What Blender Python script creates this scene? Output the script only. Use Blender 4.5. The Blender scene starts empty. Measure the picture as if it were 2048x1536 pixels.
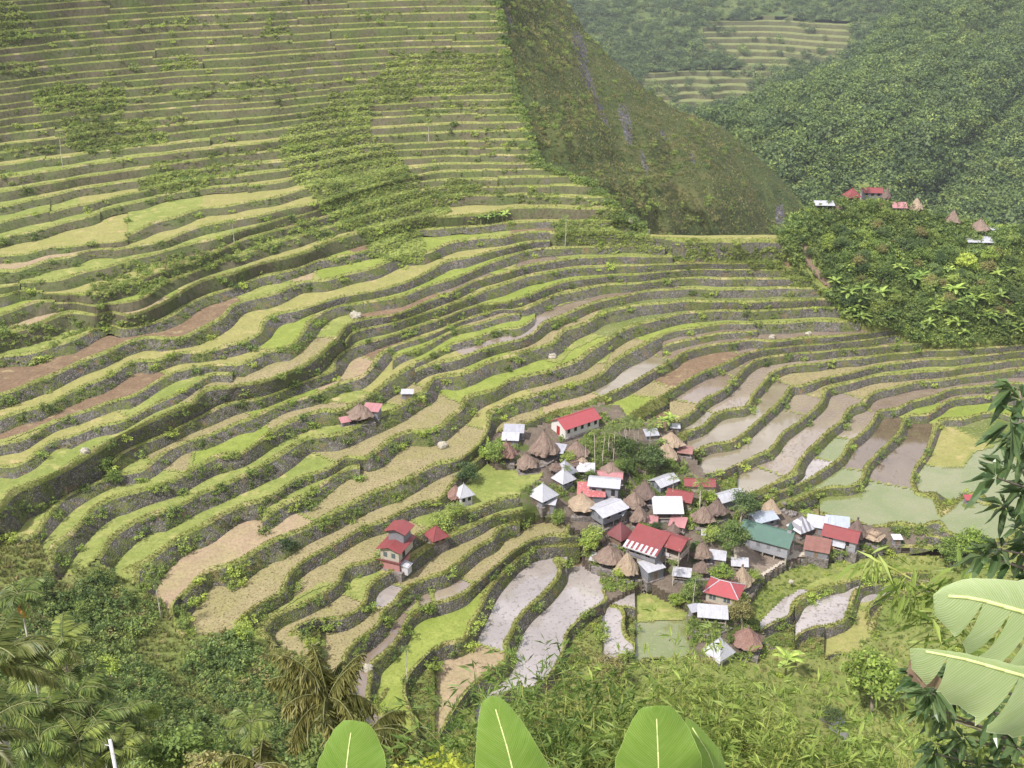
import bpy, bmesh, math, random
import numpy as np
from mathutils import Vector, Matrix

# ------------------------------------------------------------------ camera, world, sun, exposure
SC = bpy.context.scene
COL = SC.collection
F = 2196.0; PITCH = math.radians(24.0)
CP, SP = math.cos(PITCH), math.sin(PITCH)
cam_d = bpy.data.cameras.new('camera'); cam = bpy.data.objects.new('camera', cam_d); COL.objects.link(cam)
cam_d.sensor_width = 36.0; cam_d.lens = 36.0 * F / 2048.0
cam_d.clip_start = 0.1; cam_d.clip_end = 6000
cam.rotation_euler = (math.radians(90) - PITCH, 0, 0)
SC.camera = cam
SC.render.resolution_x = 1024; SC.render.resolution_y = 768

SUN_EL = math.radians(54); SUN_AZ = math.atan2(-0.62, -0.55)      # azimuth measured from +Y towards +X
world = bpy.data.worlds.new('World'); SC.world = world; world.use_nodes = True
wn = world.node_tree.nodes; wl = world.node_tree.links
for n in list(wn): wn.remove(n)
wo = wn.new('ShaderNodeOutputWorld'); wb = wn.new('ShaderNodeBackground'); ws = wn.new('ShaderNodeTexSky')
ws.sky_type = 'NISHITA'; ws.sun_disc = False; ws.sun_elevation = SUN_EL; ws.sun_rotation = SUN_AZ
ws.altitude = 1100; ws.air_density = 1.2; ws.dust_density = 6.0; ws.ozone_density = 1.0
wb.inputs['Strength'].default_value = 0.13
# broken bright cloud cover over the whole sky
wt = wn.new('ShaderNodeTexCoord'); wm = wn.new('ShaderNodeMapping'); wm.inputs['Scale'].default_value = (1, 1, 2.2); wl.new(wt.outputs['Generated'], wm.inputs[0])
wc = wn.new('ShaderNodeTexNoise'); wc.inputs['Scale'].default_value = 2.6; wc.inputs['Detail'].default_value = 6; wc.inputs['Roughness'].default_value = 0.6; wl.new(wm.outputs[0], wc.inputs['Vector'])
wr = wn.new('ShaderNodeValToRGB'); wr.color_ramp.elements[0].position = 0.36; wr.color_ramp.elements[1].position = 0.56; wl.new(wc.outputs['Fac'], wr.inputs[0])
wx = wn.new('ShaderNodeMix'); wx.data_type = 'RGBA'; wl.new(wr.outputs[0], wx.inputs[0]); wl.new(ws.outputs[0], wx.inputs[6]); wx.inputs[7].default_value = (6.3, 6.1, 6.3, 1)
wl.new(wx.outputs[2], wb.inputs[0]); wl.new(wb.outputs[0], wo.inputs[0])
sun_d = bpy.data.lights.new('sun', 'SUN'); sun_d.energy = 4.1; sun_d.angle = math.radians(2.5); sun_d.color = (1.0, 0.965, 0.91)
sun = bpy.data.objects.new('sun', sun_d); COL.objects.link(sun); sun.location = (-60, -20, 90)
sdir = Vector((math.sin(SUN_AZ) * math.cos(SUN_EL), math.cos(SUN_AZ) * math.cos(SUN_EL), math.sin(SUN_EL)))
sun.rotation_euler = sdir.to_track_quat('Z', 'Y').to_euler()
SC.view_settings.view_transform = 'Standard'; SC.view_settings.look = 'None'
SC.view_settings.exposure = 0.54; SC.view_settings.gamma = 1.0
SC.view_settings.use_curve_mapping = False

RNG = np.random.default_rng(7); random.seed(7)

# ------------------------------------------------------------------ helpers
def ray(u, v):
    dx = (u - 1024.0) / F; dy = (v - 768.0) / F
    return np.array([dx, CP - dy * SP, -SP - dy * CP])
def at_z(u, v, z):
    r = ray(u, v); return r * (z / r[2])
def at_y(u, v, y):
    r = ray(u, v); return r * (y / r[1])
def z_of(u, v, y):
    return float(at_y(u, v, y)[2])

def tag(o, label=None, cat=None, group=None, kind=None):
    if label: o['label'] = label
    if cat: o['category'] = cat
    if group: o['group'] = group
    if kind: o['kind'] = kind
    return o

def mesh_np(name, verts, faces_flat, nper, mats=None, mat_idx=None, smooth=False, uvs=None, attrs=None):
    """verts (N,3); faces_flat flat index array; nper = corners per face (int or array)."""
    me = bpy.data.meshes.new(name)
    verts = np.asarray(verts, dtype=np.float32); ff = np.asarray(faces_flat, dtype=np.int32).ravel()
    if np.isscalar(nper):
        nf = len(ff) // nper; tot = np.full(nf, nper, dtype=np.int32)
    else:
        tot = np.asarray(nper, dtype=np.int32); nf = len(tot)
    start = np.zeros(nf, dtype=np.int32); start[1:] = np.cumsum(tot)[:-1]
    me.vertices.add(len(verts)); me.vertices.foreach_set('co', verts.ravel())
    me.loops.add(len(ff)); me.loops.foreach_set('vertex_index', ff)
    me.polygons.add(nf); me.polygons.foreach_set('loop_start', start)
    if mat_idx is not None: me.polygons.foreach_set('material_index', np.asarray(mat_idx, dtype=np.int32))
    me.polygons.foreach_set('use_smooth', np.full(nf, smooth, dtype=bool))
    if mats:
        for m in mats: me.materials.append(m)
    if attrs:
        for an, (dt, arr) in attrs.items():
            a = me.attributes.new(an, dt, 'POINT')
            if dt == 'FLOAT': a.data.foreach_set('value', np.asarray(arr, dtype=np.float32).ravel())
            else: a.data.foreach_set('vector', np.asarray(arr, dtype=np.float32).ravel())
    me.update(calc_edges=True)
    return me

def link(name, me, parent=None):
    o = bpy.data.objects.new(name, me); COL.objects.link(o)
    if parent is not None: o.parent = parent
    return o

def empty(name, loc, rz=0.0):
    o = bpy.data.objects.new(name, None); COL.objects.link(o)
    o.location = loc; o.rotation_euler = (0, 0, rz); o.empty_display_size = 0.5
    return o

# ------------------------------------------------------------------ materials
MATS = {}
def new_mat(name):
    m = bpy.data.materials.new(name); m.use_nodes = True
    nt = m.node_tree; b = nt.nodes['Principled BSDF']
    MATS[name] = m
    return m, nt, b
def coords(nt, scale=1.0, obj=False):
    g = nt.nodes.new('ShaderNodeTexCoord'); mp = nt.nodes.new('ShaderNodeMapping')
    if obj: nt.links.new(g.outputs['Object'], mp.inputs[0])
    else:
        ge = nt.nodes.new('ShaderNodeNewGeometry'); nt.links.new(ge.outputs['Position'], mp.inputs[0])
    if not isinstance(scale, (tuple, list)): scale = (scale,) * 3
    mp.inputs['Scale'].default_value = scale
    return mp.outputs[0]
def noise(nt, vec, scale, detail=4, rough=0.6, dist=0.0):
    n = nt.nodes.new('ShaderNodeTexNoise'); n.inputs['Scale'].default_value = scale
    n.inputs['Detail'].default_value = detail; n.inputs['Roughness'].default_value = rough
    n.inputs['Distortion'].default_value = dist
    nt.links.new(vec, n.inputs['Vector']); return n.outputs['Fac']
def ramp(nt, fac, stops):
    r = nt.nodes.new('ShaderNodeValToRGB'); e = r.color_ramp.elements
    while len(e) < len(stops): e.new(0.5)
    for el, (p, c) in zip(e, stops):
        el.position = p; el.color = (c[0], c[1], c[2], 1) if not np.isscalar(c) else (c, c, c, 1)
    nt.links.new(fac, r.inputs[0]); return r.outputs[0]
def mix(nt, fac, a, b, mode='MIX'):
    m = nt.nodes.new('ShaderNodeMix'); m.data_type = 'RGBA'; m.blend_type = mode
    for inp, val in ((m.inputs[0], fac), (m.inputs[6], a), (m.inputs[7], b)):
        if hasattr(val, 'is_linked'): nt.links.new(val, inp)
        elif np.isscalar(val): inp.default_value = val
        else: inp.default_value = (val[0], val[1], val[2], 1)
    return m.outputs[2]
def bump(nt, b, h, strength=0.5, dist=0.1):
    n = nt.nodes.new('ShaderNodeBump'); n.inputs['Strength'].default_value = strength; n.inputs['Distance'].default_value = dist
    nt.links.new(h, n.inputs['Height']); nt.links.new(n.outputs[0], b.inputs['Normal'])
def rnd(nt):
    n = nt.nodes.new('ShaderNodeObjectInfo'); return n.outputs['Random']
def ground_mat(name, c1, c2, c3, big=0.12, fine=2.2, rough=0.95, bs=0.7, bd=0.25, spot=None):
    """three-tone natural surface: broad patches, fine grain, optional spots"""
    m, nt, b = new_mat(name); p = coords(nt)
    n1 = noise(nt, p, big, 5, 0.65, 0.6); n2 = noise(nt, p, fine, 3, 0.7)
    a = mix(nt, ramp(nt, n1, [(0.38, 0.0), (0.62, 1.0)]), c1, c2)
    a = mix(nt, ramp(nt, n2, [(0.45, 0.0), (0.70, 1.0)]), a, c3)
    n4 = noise(nt, p, 0.45, 4, 0.65, 0.4); a = mix(nt, ramp(nt, n4, [(0.35, 0.0), (0.65, 0.45)]), a, tuple(0.62 * x for x in c1))
    if spot:
        sc, lo, hi, col = spot
        n3 = noise(nt, p, sc, 2, 0.5)
        a = mix(nt, ramp(nt, n3, [(lo, 0.0), (hi, 1.0)]), a, col)
    nt.links.new(a, b.inputs['Base Color']); b.inputs['Roughness'].default_value = rough
    b.inputs['Specular IOR Level'].default_value = 0.13
    bump(nt, b, n2, bs, bd)
    return m
def plain(name, col, rough=0.8, var=0.25, sc=3.0, spec=0.3, metal=0.0, obj=True, bs=0.0):
    m, nt, b = new_mat(name); p = coords(nt, 1.0, obj)
    n = noise(nt, p, sc, 5, 0.65)
    d = tuple(c * (1 - var) for c in col); l = tuple(min(1, c * (1 + var)) for c in col)
    nt.links.new(ramp(nt, n, [(0.3, d), (0.7, l)]), b.inputs['Base Color'])
    b.inputs['Roughness'].default_value = rough; b.inputs['Metallic'].default_value = metal
    b.inputs['Specular IOR Level'].default_value = spec
    if bs: bump(nt, b, n, bs, 0.05)
    return m
def leaf_mat(name, c1, c2, trans=0.35, rough=0.55, big=0.06):
    """foliage: per-leaf colour from random-per-island plus position noise, some translucency"""
    m, nt, b = new_mat(name)
    ge = nt.nodes.new('ShaderNodeNewGeometry'); p = coords(nt)
    n = noise(nt, p, 0.9, 3, 0.6)
    ad = nt.nodes.new('ShaderNodeMath'); ad.operation = 'MULTIPLY_ADD'
    nt.links.new(ge.outputs['Random Per Island'], ad.inputs[0]); ad.inputs[1].default_value = 0.6
    mm = nt.nodes.new('ShaderNodeMath'); mm.operation = 'MULTIPLY'; mm.inputs[1].default_value = 0.5
    nt.links.new(n, mm.inputs[0]); nt.links.new(mm.outputs[0], ad.inputs[2])
    c = ramp(nt, ad.outputs[0], [(0.2, c1), (0.8, c2)])
    hs = nt.nodes.new('ShaderNodeHueSaturation')
    oi = nt.nodes.new('ShaderNodeObjectInfo'); mr = nt.nodes.new('ShaderNodeMapRange')
    nt.links.new(oi.outputs['Random'], mr.inputs[0]); mr.inputs[3].default_value = 0.72; mr.inputs[4].default_value = 1.3
    nb = noise(nt, coords(nt), big, 3, 0.6); mb = nt.nodes.new('ShaderNodeMapRange'); nt.links.new(nb, mb.inputs[0])
    mb.inputs[1].default_value = 0.3; mb.inputs[2].default_value = 0.7; mb.inputs[3].default_value = 0.72; mb.inputs[4].default_value = 1.34
    mv = nt.nodes.new('ShaderNodeMath'); mv.operation = 'MULTIPLY'; nt.links.new(mr.outputs[0], mv.inputs[0]); nt.links.new(mb.outputs[0], mv.inputs[1])
    nt.links.new(mv.outputs[0], hs.inputs['Value']); nt.links.new(c, hs.inputs['Color'])
    mr2 = nt.nodes.new('ShaderNodeMapRange'); nt.links.new(oi.outputs['Random'], mr2.inputs[0])
    mr2.inputs[3].default_value = 0.515; mr2.inputs[4].default_value = 0.485; nt.links.new(mr2.outputs[0], hs.inputs['Hue'])
    nt.links.new(hs.outputs[0], b.inputs['Base Color']); b.inputs['Roughness'].default_value = rough
    b.inputs['Specular IOR Level'].default_value = 0.3
    tr = nt.nodes.new('ShaderNodeBsdfTranslucent'); nt.links.new(hs.outputs[0], tr.inputs[0])
    ms = nt.nodes.new('ShaderNodeMixShader'); ms.inputs[0].default_value = trans
    out = nt.nodes['Material Output']
    nt.links.new(b.outputs[0], ms.inputs[1]); nt.links.new(tr.outputs[0], ms.inputs[2]); nt.links.new(ms.outputs[0], out.inputs['Surface'])
    return m
# ------------------------------------------------------------------ terrain: traced terrace rims (pixel polylines at one height each)
GX0, GX1, GY0, GY1, GS = -300, 2350, -60, 1560, 5
NU = (GX1 - GX0) // GS + 1; NV = (GY1 - GY0) // GS + 1

LINES = []            # (z, pts, active u-range or None)
def L(z, pts, rng=None, rim=True): LINES.append((z, pts, rng, rim))

def upper_z(y):       # height of the upper slope read at column x = 1000
    
    t = np.interp(y, [340, 357, 374, 392, 415, 446, 466], [306.6, 301.8, 297.7, 294, 289, 283.8, 278.8]) if y > 340 else 306.6 + (340 - y) * 0.28
    return z_of(1000, y, float(t))

# lower bowl, right to left
L(-81.8, [(1230,452),(1300,470),(1330,477),(1560,481)], (1290,1600))
L(-82.6, [(1046,490),(966,507),(898,522),(856,547),(776,576),(717,588),(656,605),(586,621),(540,628),(520,647),(520,664),(502,676),(473,690),(424,705),(361,706),(325,716),(270,721),(232,743),(156,781),(110,805),(32,825),(-100,862),(-300,930)], (-300,1100))
L(-84.0, [(1300,493),(1142,494),(1044,505),(985,524),(937,546),(885,566),(835,581),(761,600),(686,612),(644,627),(612,642),(600,668),(575,690),(537,702),(470,730),(424,735),(390,736),(366,741),(317,761),(244,795),(176,820),(98,856),(0,890),(-120,930),(-300,1000)], (-300,1330))
L(-84.8, [(470,748),(427,754),(390,773),(340,800),(286,824),(232,842),(151,873),(98,890),(56,912),(0,937),(-120,990),(-300,1060)], (-300,465))
L(-85.5, [(1350,515),(1300,515),(1210,513),(1130,520),(1044,537),(959,559),(920,579),(861,603),(800,627),(727,641),(695,652),(675,678),(644,708),(603,737),(546,756),(498,768),(415,780),(390,807),(354,820),(293,846),(217,885),(151,927),(98,951),(61,968),(24,983),(5,1010),(-30,1050),(-150,1110),(-300,1150)], (-300,1345))
L(-87.1, [(1600,528),(1490,528),(1410,528),(1300,531),(1183,533),(1105,544),(1044,556),(978,576),(946,596),(885,616),(824,635),(760,652),(705,668),(692,690)], (690,1560))
L(-88.7, [(1640,543),(1549,541),(1395,539),(1300,548),(1239,551),(1166,558),(1105,574),(1064,588),(1030,600),(1000,610),(976,607),(930,622),(900,634),(850,648),(800,666),(722,690),(686,705),(665,730),(671,742),(620,761),(560,785),(515,798),(452,807),(403,834),(342,866),(276,890),(229,912)], (225,1600))
L(-90.3, [(1680,562),(1600,560),(1390,556),(1300,566),(1215,568),(1142,585),(1093,598),(1064,610),(1037,622),(1000,618),(946,637),(873,666),(800,688),(761,702),(747,717),(730,744),(705,759),(673,771),(620,795),(537,820),(500,834),(415,871),(342,900),(312,912),(281,939),(254,949),(205,964),(137,990),(110,1010),(83,1047),(71,1066),(30,1074),(-40,1086)], (-60,1620))
L(-90.85, [(1040,624),(1003,634),(922,661),(859,688),(800,710),(785,715)], (785,1040))
L(-91.4, [(1072,634),(1020,654),(946,678),(898,700),(859,717),(827,729),(800,746),(781,759),(754,780),(717,800),(671,822),(644,822),(607,832),(585,844),(546,864),(485,903),(459,907),(390,937),(354,954),(325,968),(268,983),(195,1015),(171,1034),(146,1061),(132,1072),(105,1090),(100,1105),(105,1132)], (20,1070))
L(-91.9, [(1720,580),(1620,577),(1500,578),(1376,579),(1300,582),(1239,593),(1190,607),(1154,620),(1117,637),(1093,644),(1078,656),(1066,668),(1044,678),(1007,686),(946,708),(893,727),(832,739)], (832,1640))
L(-93.5, [(1740,604),(1656,601),(1542,603),(1400,604),(1334,606),(1249,612),(1200,628),(1180,644),(1156,654),(1130,659),(1115,673),(1107,688),(1093,692),(1044,703),(995,715),(951,737),(939,744),(873,756),(863,766),(856,785),(839,792),(790,818),(717,850),(649,874),(607,881),(546,915),(485,953),(400,990),(376,1002),(317,1022),(244,1059),(220,1080),(205,1108)], (100,1665))
L(-95.5, [(1760,622),(1678,615),(1542,620),(1420,622),(1322,636),(1249,656),(1220,676),(1178,703),(1154,725),(1093,744),(1020,761),(995,776),(946,788),(925,800),(925,815),(898,834),(873,859),(790,873),(742,903),(725,920),(693,915),(664,939),(595,959),(546,988),(449,1029),(400,1053),(349,1080),(293,1112),(264,1129),(244,1144)], (180,1690))
L(-96.5, [(725,926),(690,945),(644,971),(571,1005),(537,1027),(525,1042)], (525,720))
L(-97.5, [(1790,648),(1700,642),(1566,645),(1468,647),(1395,657),(1322,671),(1278,690),(1215,729),(1203,746),(1142,771),(1056,795),(995,815),(973,825),(976,842),(978,860),(960,890),(917,920),(873,932),(807,957),(766,976),(705,1007),(644,1044),(607,1057),(580,1062),(498,1105),(437,1137),(415,1146),(374,1186),(347,1212),(349,1232),(364,1254)], (240,1720))
L(-98.5, [(1322,697),(1371,683),(1420,673),(1468,664),(1517,662)], (1325,1515))
L(-99.5, [(1797,662),(1700,672),(1620,677),(1544,684),(1500,679),(1420,693),(1368,706),(1346,726),(1298,750),(1200,795),(1142,812),(1056,848),(1007,860),(990,870),(965,905),(930,938),(905,970),(880,998),(815,1016),(754,1046),(669,1090),(595,1139),(578,1164),(571,1188),(522,1205),(481,1234)], (365,1790))
L(-101.1, [(1797,669),(1700,683),(1627,691),(1542,698),(1495,707),(1444,727),(1371,765),(1322,796),(1261,836),(1215,860)], (1215,1800))
L(-101.1, [(1095,945),(1060,985),(1000,1000),(950,1022),(900,1042),(850,1062),(766,1110),(695,1134),(681,1161),(654,1186),(595,1215),(534,1247),(512,1271)], (440,1090))
L(-102.6, [(1840,689),(1700,698),(1615,707),(1548,712),(1517,718),(1490,736),(1481,748),(1449,777),(1407,796),(1386,823),(1346,852)], (1340,1845))
L(-102.6, [(1050,1022),(985,1035),(930,1062),(900,1078),(850,1102),(800,1136),(740,1167),(732,1193),(725,1213),(669,1237),(607,1252),(576,1271)], (490,1050))
L(-104.2, [(2350,680),(2048,692),(1950,697),(1841,704),(1694,718),(1600,732),(1571,737),(1542,748),(1530,765),(1508,789),(1493,816),(1432,826),(1407,848),(1355,870)], (1350,2350))
L(-104.2, [(1040,1040),(1003,1052),(993,1065),(983,1082),(956,1094),(900,1138),(893,1146),(856,1161),(812,1178),(793,1203),(766,1222),(759,1246),(722,1276)], (640,1040))
L(-105.6, [(2350,690),(2048,704),(1914,716),(1841,722),(1755,733),(1694,748),(1633,762),(1600,772),(1583,774),(1576,789),(1554,816),(1505,857),(1468,879),(1420,889),(1383,904)], (1375,2350))
L(-106.2, [(1165,1058),(1150,1085),(1110,1072),(1066,1084),(1022,1109),(961,1160),(920,1192),(869,1207),(820,1239),(812,1261),(790,1288),(746,1322),(732,1334)], (650,1165))
L(-107.0, [(2350,705),(2048,720),(1895,740),(1853,745),(1743,755),(1653,774),(1646,789),(1643,804),(1603,840),(1566,867),(1554,889),(1537,906),(1493,923),(1420,948),(1410,955)], (1400,2350))
L(-107.8, [(1160,1088),(1120,1092),(1075,1096),(1030,1122),(975,1175),(953,1222),(934,1248),(934,1268),(922,1281),(869,1307),(815,1344),(776,1378),(756,1405)], (700,1160))
L(-108.4, [(2350,728),(2048,742),(1897,757),(1817,770),(1751,788),(1729,811),(1698,818),(1683,843),(1654,858),(1634,880),(1615,904),(1600,935),(1598,950),(1566,965),(1505,984),(1480,994)], (1475,2350))
L(-109.8, [(1112,1113),(1129,1140),(1095,1187),(1059,1216),(1032,1245),(1022,1265),(1002,1290),(1010,1317),(978,1344),(942,1386),(915,1425),(880,1480)], (870,1133))
L(-109.8, [(2350,755),(2048,768),(2007,770),(1914,777),(1878,787),(1821,806),(1800,820),(1758,823),(1753,836),(1734,862),(1697,890),(1680,917),(1635,950),(1600,970),(1545,992)], (1545,2350))
L(-111.8, [(1193,1140),(1198,1167),(1212,1194),(1214,1204),(1181,1221),(1144,1255),(1134,1275),(1139,1306),(1120,1338),(1095,1362),(1046,1375),(998,1397),(960,1450)], (950,1216))
L(-111.1, [(2350,790),(2048,800),(1985,793),(1900,800),(1862,826),(1816,832),(1803,869),(1775,900),(1727,934),(1718,962),(1656,978),(1587,1002),(1545,1018)], (1545,2350))
L(-113.0, [(1222,1208),(1266,1226),(1251,1252),(1262,1290),(1274,1312)], (1205,1272))
L(-113.9, [(1278,1318),(1330,1330),(1395,1328)], (1272,1395))
L(-112.4, [(2350,845),(2048,832),(1920,834),(1876,842),(1864,862),(1857,903),(1846,926),(1833,955),(1846,976),(1881,988),(1926,1000),(1990,1020),(2048,1030),(2350,1040)], (1828,2350))
L(-112.4, [(1640,1028),(1708,1045),(1770,1053),(1850,1061),(1935,1074),(2048,1090),(2350,1110)], (1640,2350))
L(-113.0, [(2350,1000),(2200,990),(2120,984)], (1828,2350))
G0 = [(1900,870,-112.75),(1950,900,-112.8),(1950,945,-112.8),(1895,965,-112.7),(1880,900,-112.7),(2048,880,-112.85),(2048,950,-112.85),(2200,930,-112.9)]
G1 = [(1640,1008,-111.9),(1690,1010,-112.0),(1750,1020,-112.1),(1790,985,-111.95),(1800,940,-111.8),(1815,900,-111.75),(1835,860,-111.8)]
G2 = [(1780,1030,-112.2),(1840,1035,-112.25),(1890,1040,-112.25),(1950,1045,-112.25),(2048,1060,-112.3)]
L(-114.2, [(1500,1190),(1525,1155),(1571,1127),(1620,1112),(1693,1107),(1803,1093),(1900,1104),(2048,1118),(2350,1140)], (1500,2350))
L(-116.5, [(1900,1140),(1754,1157),(1693,1162),(1644,1174),(1595,1196),(1581,1216),(1581,1233),(1546,1253),(1522,1267)], (1520,1900))
L(-117.5, [(1860,1165),(1760,1170),(1715,1182),(1705,1216),(1690,1243),(1644,1246),(1607,1270),(1595,1289)], (1590,1870))
L(-118.7, [(1840,1185),(1761,1199),(1737,1226),(1737,1265),(1703,1297),(1656,1314)], (1650,1850))
# left flank and upper slope
U = {}
U[1] = (466, [(1142,466),(1044,466),(1003,477),(956,474),(893,489),(860,505),(776,522),(669,558),(595,568),(537,588),(468,612),(449,634),(400,659),(366,676),(303,673),(244,690),(195,715),(122,742),(56,769),(0,786),(-300,870)])
U[2] = (446, [(1103,444),(1029,446),(934,452),(837,460),(780,485),(725,503),(644,520),(603,537),(527,550),(485,568),(437,587),(366,612),(305,648),(256,658),(220,652),(171,668),(85,698),(0,716),(-300,800)])
U[3] = (415, [(1205,417),(1044,415),(971,427),(824,442),(800,447),(720,463),(669,478),(620,503),(522,527),(473,544),(391,568),(325,607),(259,632),(200,632),(140,622),(73,646),(0,673),(-300,760)])
U[4] = (392, [(1200,391),(1000,392),(920,395),(830,408),(750,428),(669,449),(595,471),(522,493),(473,506),(415,532),(349,554),(305,571),(293,588),(244,603),(195,611),(150,606),(85,602),(49,615),(0,634),(-300,715)])
U[5] = (374, [(1195,373),(900,376),(760,402),(656,432),(581,454),(498,471),(461,490),(391,522),(342,537),(281,556),(244,574),(203,586),(132,590),(44,583),(0,596),(-300,675)])
U[6] = (357, [(1180,357),(850,362),(700,395),(620,425),(500,458),(456,472),(366,497),(317,508),(244,527),(159,556),(71,567),(0,573),(-300,640)])
U[7] = (340, [(1150,340),(900,343),(760,372),(656,405),(500,437),(422,451),(366,473),(310,490),(188,505),(146,520),(32,546),(0,552),(-300,612)])
U[8] = (326, [(1100,326),(850,330),(720,358),(620,385),(520,405),(427,422),(361,442),(268,471),(195,487),(54,499),(0,507),(-300,570)])
U[9] = (312, [(1060,312),(800,316),(650,345),(560,362),(465,375),(348,390),(225,418),(122,451),(0,476),(-300,540)])
U[10] = (294, [(1060,294),(800,300),(700,318),(560,340),(454,355),(300,375),(198,399),(0,444),(-300,505)])
U[11] = (280, [(1060,280),(760,290),(600,318),(480,330),(369,345),(191,370),(0,408),(-300,465)])
U[12] = (260, [(1060,260),(760,272),(560,298),(407,317),(200,348),(0,380),(-300,435)])
U[13] = (243, [(1050,243),(760,255),(500,290),(330,308),(120,337),(0,355),(-300,405)])
U[14] = (228, [(1050,228),(760,238),(500,268),(300,288),(90,314),(0,330),(-300,375)])
U[15] = (215, [(1050,215),(760,224),(500,252),(300,272),(70,299),(0,311),(-300,352)])
U[16] = (199, [(1050,199),(760,210),(500,237),(300,256),(0,291),(-300,330)])
ys = [186 - 13.4 * q for q in range(20)]
for j, y in enumerate(ys):
    t = (j + 1) / len(ys)
    o0 = 90 * (1 - t) + 38 * t; o5 = 37 * (1 - t) + 10 * t
    U[17 + j] = (y, [(1050, y), (760, y + o5 * 0.3), (500, y + o5), (300, y + o5 * 0.55 + o0 * 0.35), (0, y + o0), (-300, y + o0 * 1.7)])
for k in sorted(U):
    yref, pts = U[k]; z = upper_z(yref)
    if k <= 3: L(z, [(1310, pts[0][1] + 2)] + pts, (-300, 1300))
    else:      # the rims of the upper slope break and step along their length
        L(z, [(1330, pts[0][1] - 3)] + pts, None, False)
        step = 1.0
        u = -300; rr = random.Random(100 + k)
        brk = [-300]
        while u < 1330:
            u += rr.uniform(150, 420); brk.append(min(u, 1330))
        dz = abs(upper_z(yref + 8) - upper_z(yref - 8))
        for a, b_ in zip(brk[:-1], brk[1:]):
            
            LINES.append((z + rr.uniform(-0.2, 0.2) * dz, None, (a, b_), True))
# supports that only shape the ground (no rim)
def G(pts): LINES.append((None, pts, None, False))
G(G0); G(G1); G(G2)
def GY(pts): G([(u, v, z_of(u, v, y)) for u, v, y in pts])
G([(1570,478,-81.8)]); LINES.pop()
GY([(1575,474,277),(1600,440,284),(1640,416,290),(1700,402,294),(1800,414,294),(1900,448,290),(2048,462,288),(2350,440,288)])
GY([(1700,560,269),(1850,600,265),(2048,600,266),(2350,590,266)])
G([(1480,994,-108.6),(1440,1010,-108.9),(1380,1010,-107.6),(1330,950,-105.8),(1280,900,-103.6),(1215,865,-101.6)])
G([(1090,880,-100.4),(1150,930,-102.6),(1200,990,-105.0),(1250,1040,-107.2),(1330,1075,-109.3),(1400,1120,-110.9),(1460,1190,-112.6),(1440,1290,-113.6)])
G([(1050,1030,-103.8),(1120,1035,-105.4),(1165,1060,-107.2),(1200,1120,-110.3)])
G([(1480,1040,-110.8),(1530,1090,-113.6),(1500,1140,-114.0),(1470,1230,-113.4)])
G([(1520,1165,-114.6)]) if False else None
G([(1516,1262,-115.9),(1540,1222,-115.8),(1565,1200,-115.8),(1600,1178,-115.8),(1650,1155,-115.8),(1720,1140,-115.9)])
GY([(-300,1210,124),(0,1210,128),(150,1250,128),(300,1330,121),(450,1400,116)])
GY([(-300,1540,68),(0,1540,74),(300,1540,82),(600,1540,100),(900,1540,117),(1200,1540,121),(1500,1540,125),(1690,1450,139.5),(1720,1540,131),(2048,1540,125),(2350,1540,118)])
GY([(1400,1420,137),(1560,1380,143),(1650,1360,147),(1800,1320,151),(2048,1250,157),(2350,1200,156)])

def catmull(pts, n=10):
    P = np.array(pts, float); out = []
    for i in range(len(P) - 1):
        p0 = P[max(i - 1, 0)]; p1 = P[i]; p2 = P[i + 1]; p3 = P[min(i + 2, len(P) - 1)]
        m = max(2, int(np.hypot(*(p2 - p1)[:2]) / 2.0))
        t = np.linspace(0, 1, m, endpoint=False)[:, None]
        out.append(0.5 * ((2 * p1) + (-p0 + p2) * t + (2 * p0 - 5 * p1 + 4 * p2 - p3) * t ** 2 + (-p0 + 3 * p1 - 3 * p2 + p3) * t ** 3))
    out.append(P[-1:]); return np.vstack(out)

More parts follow.
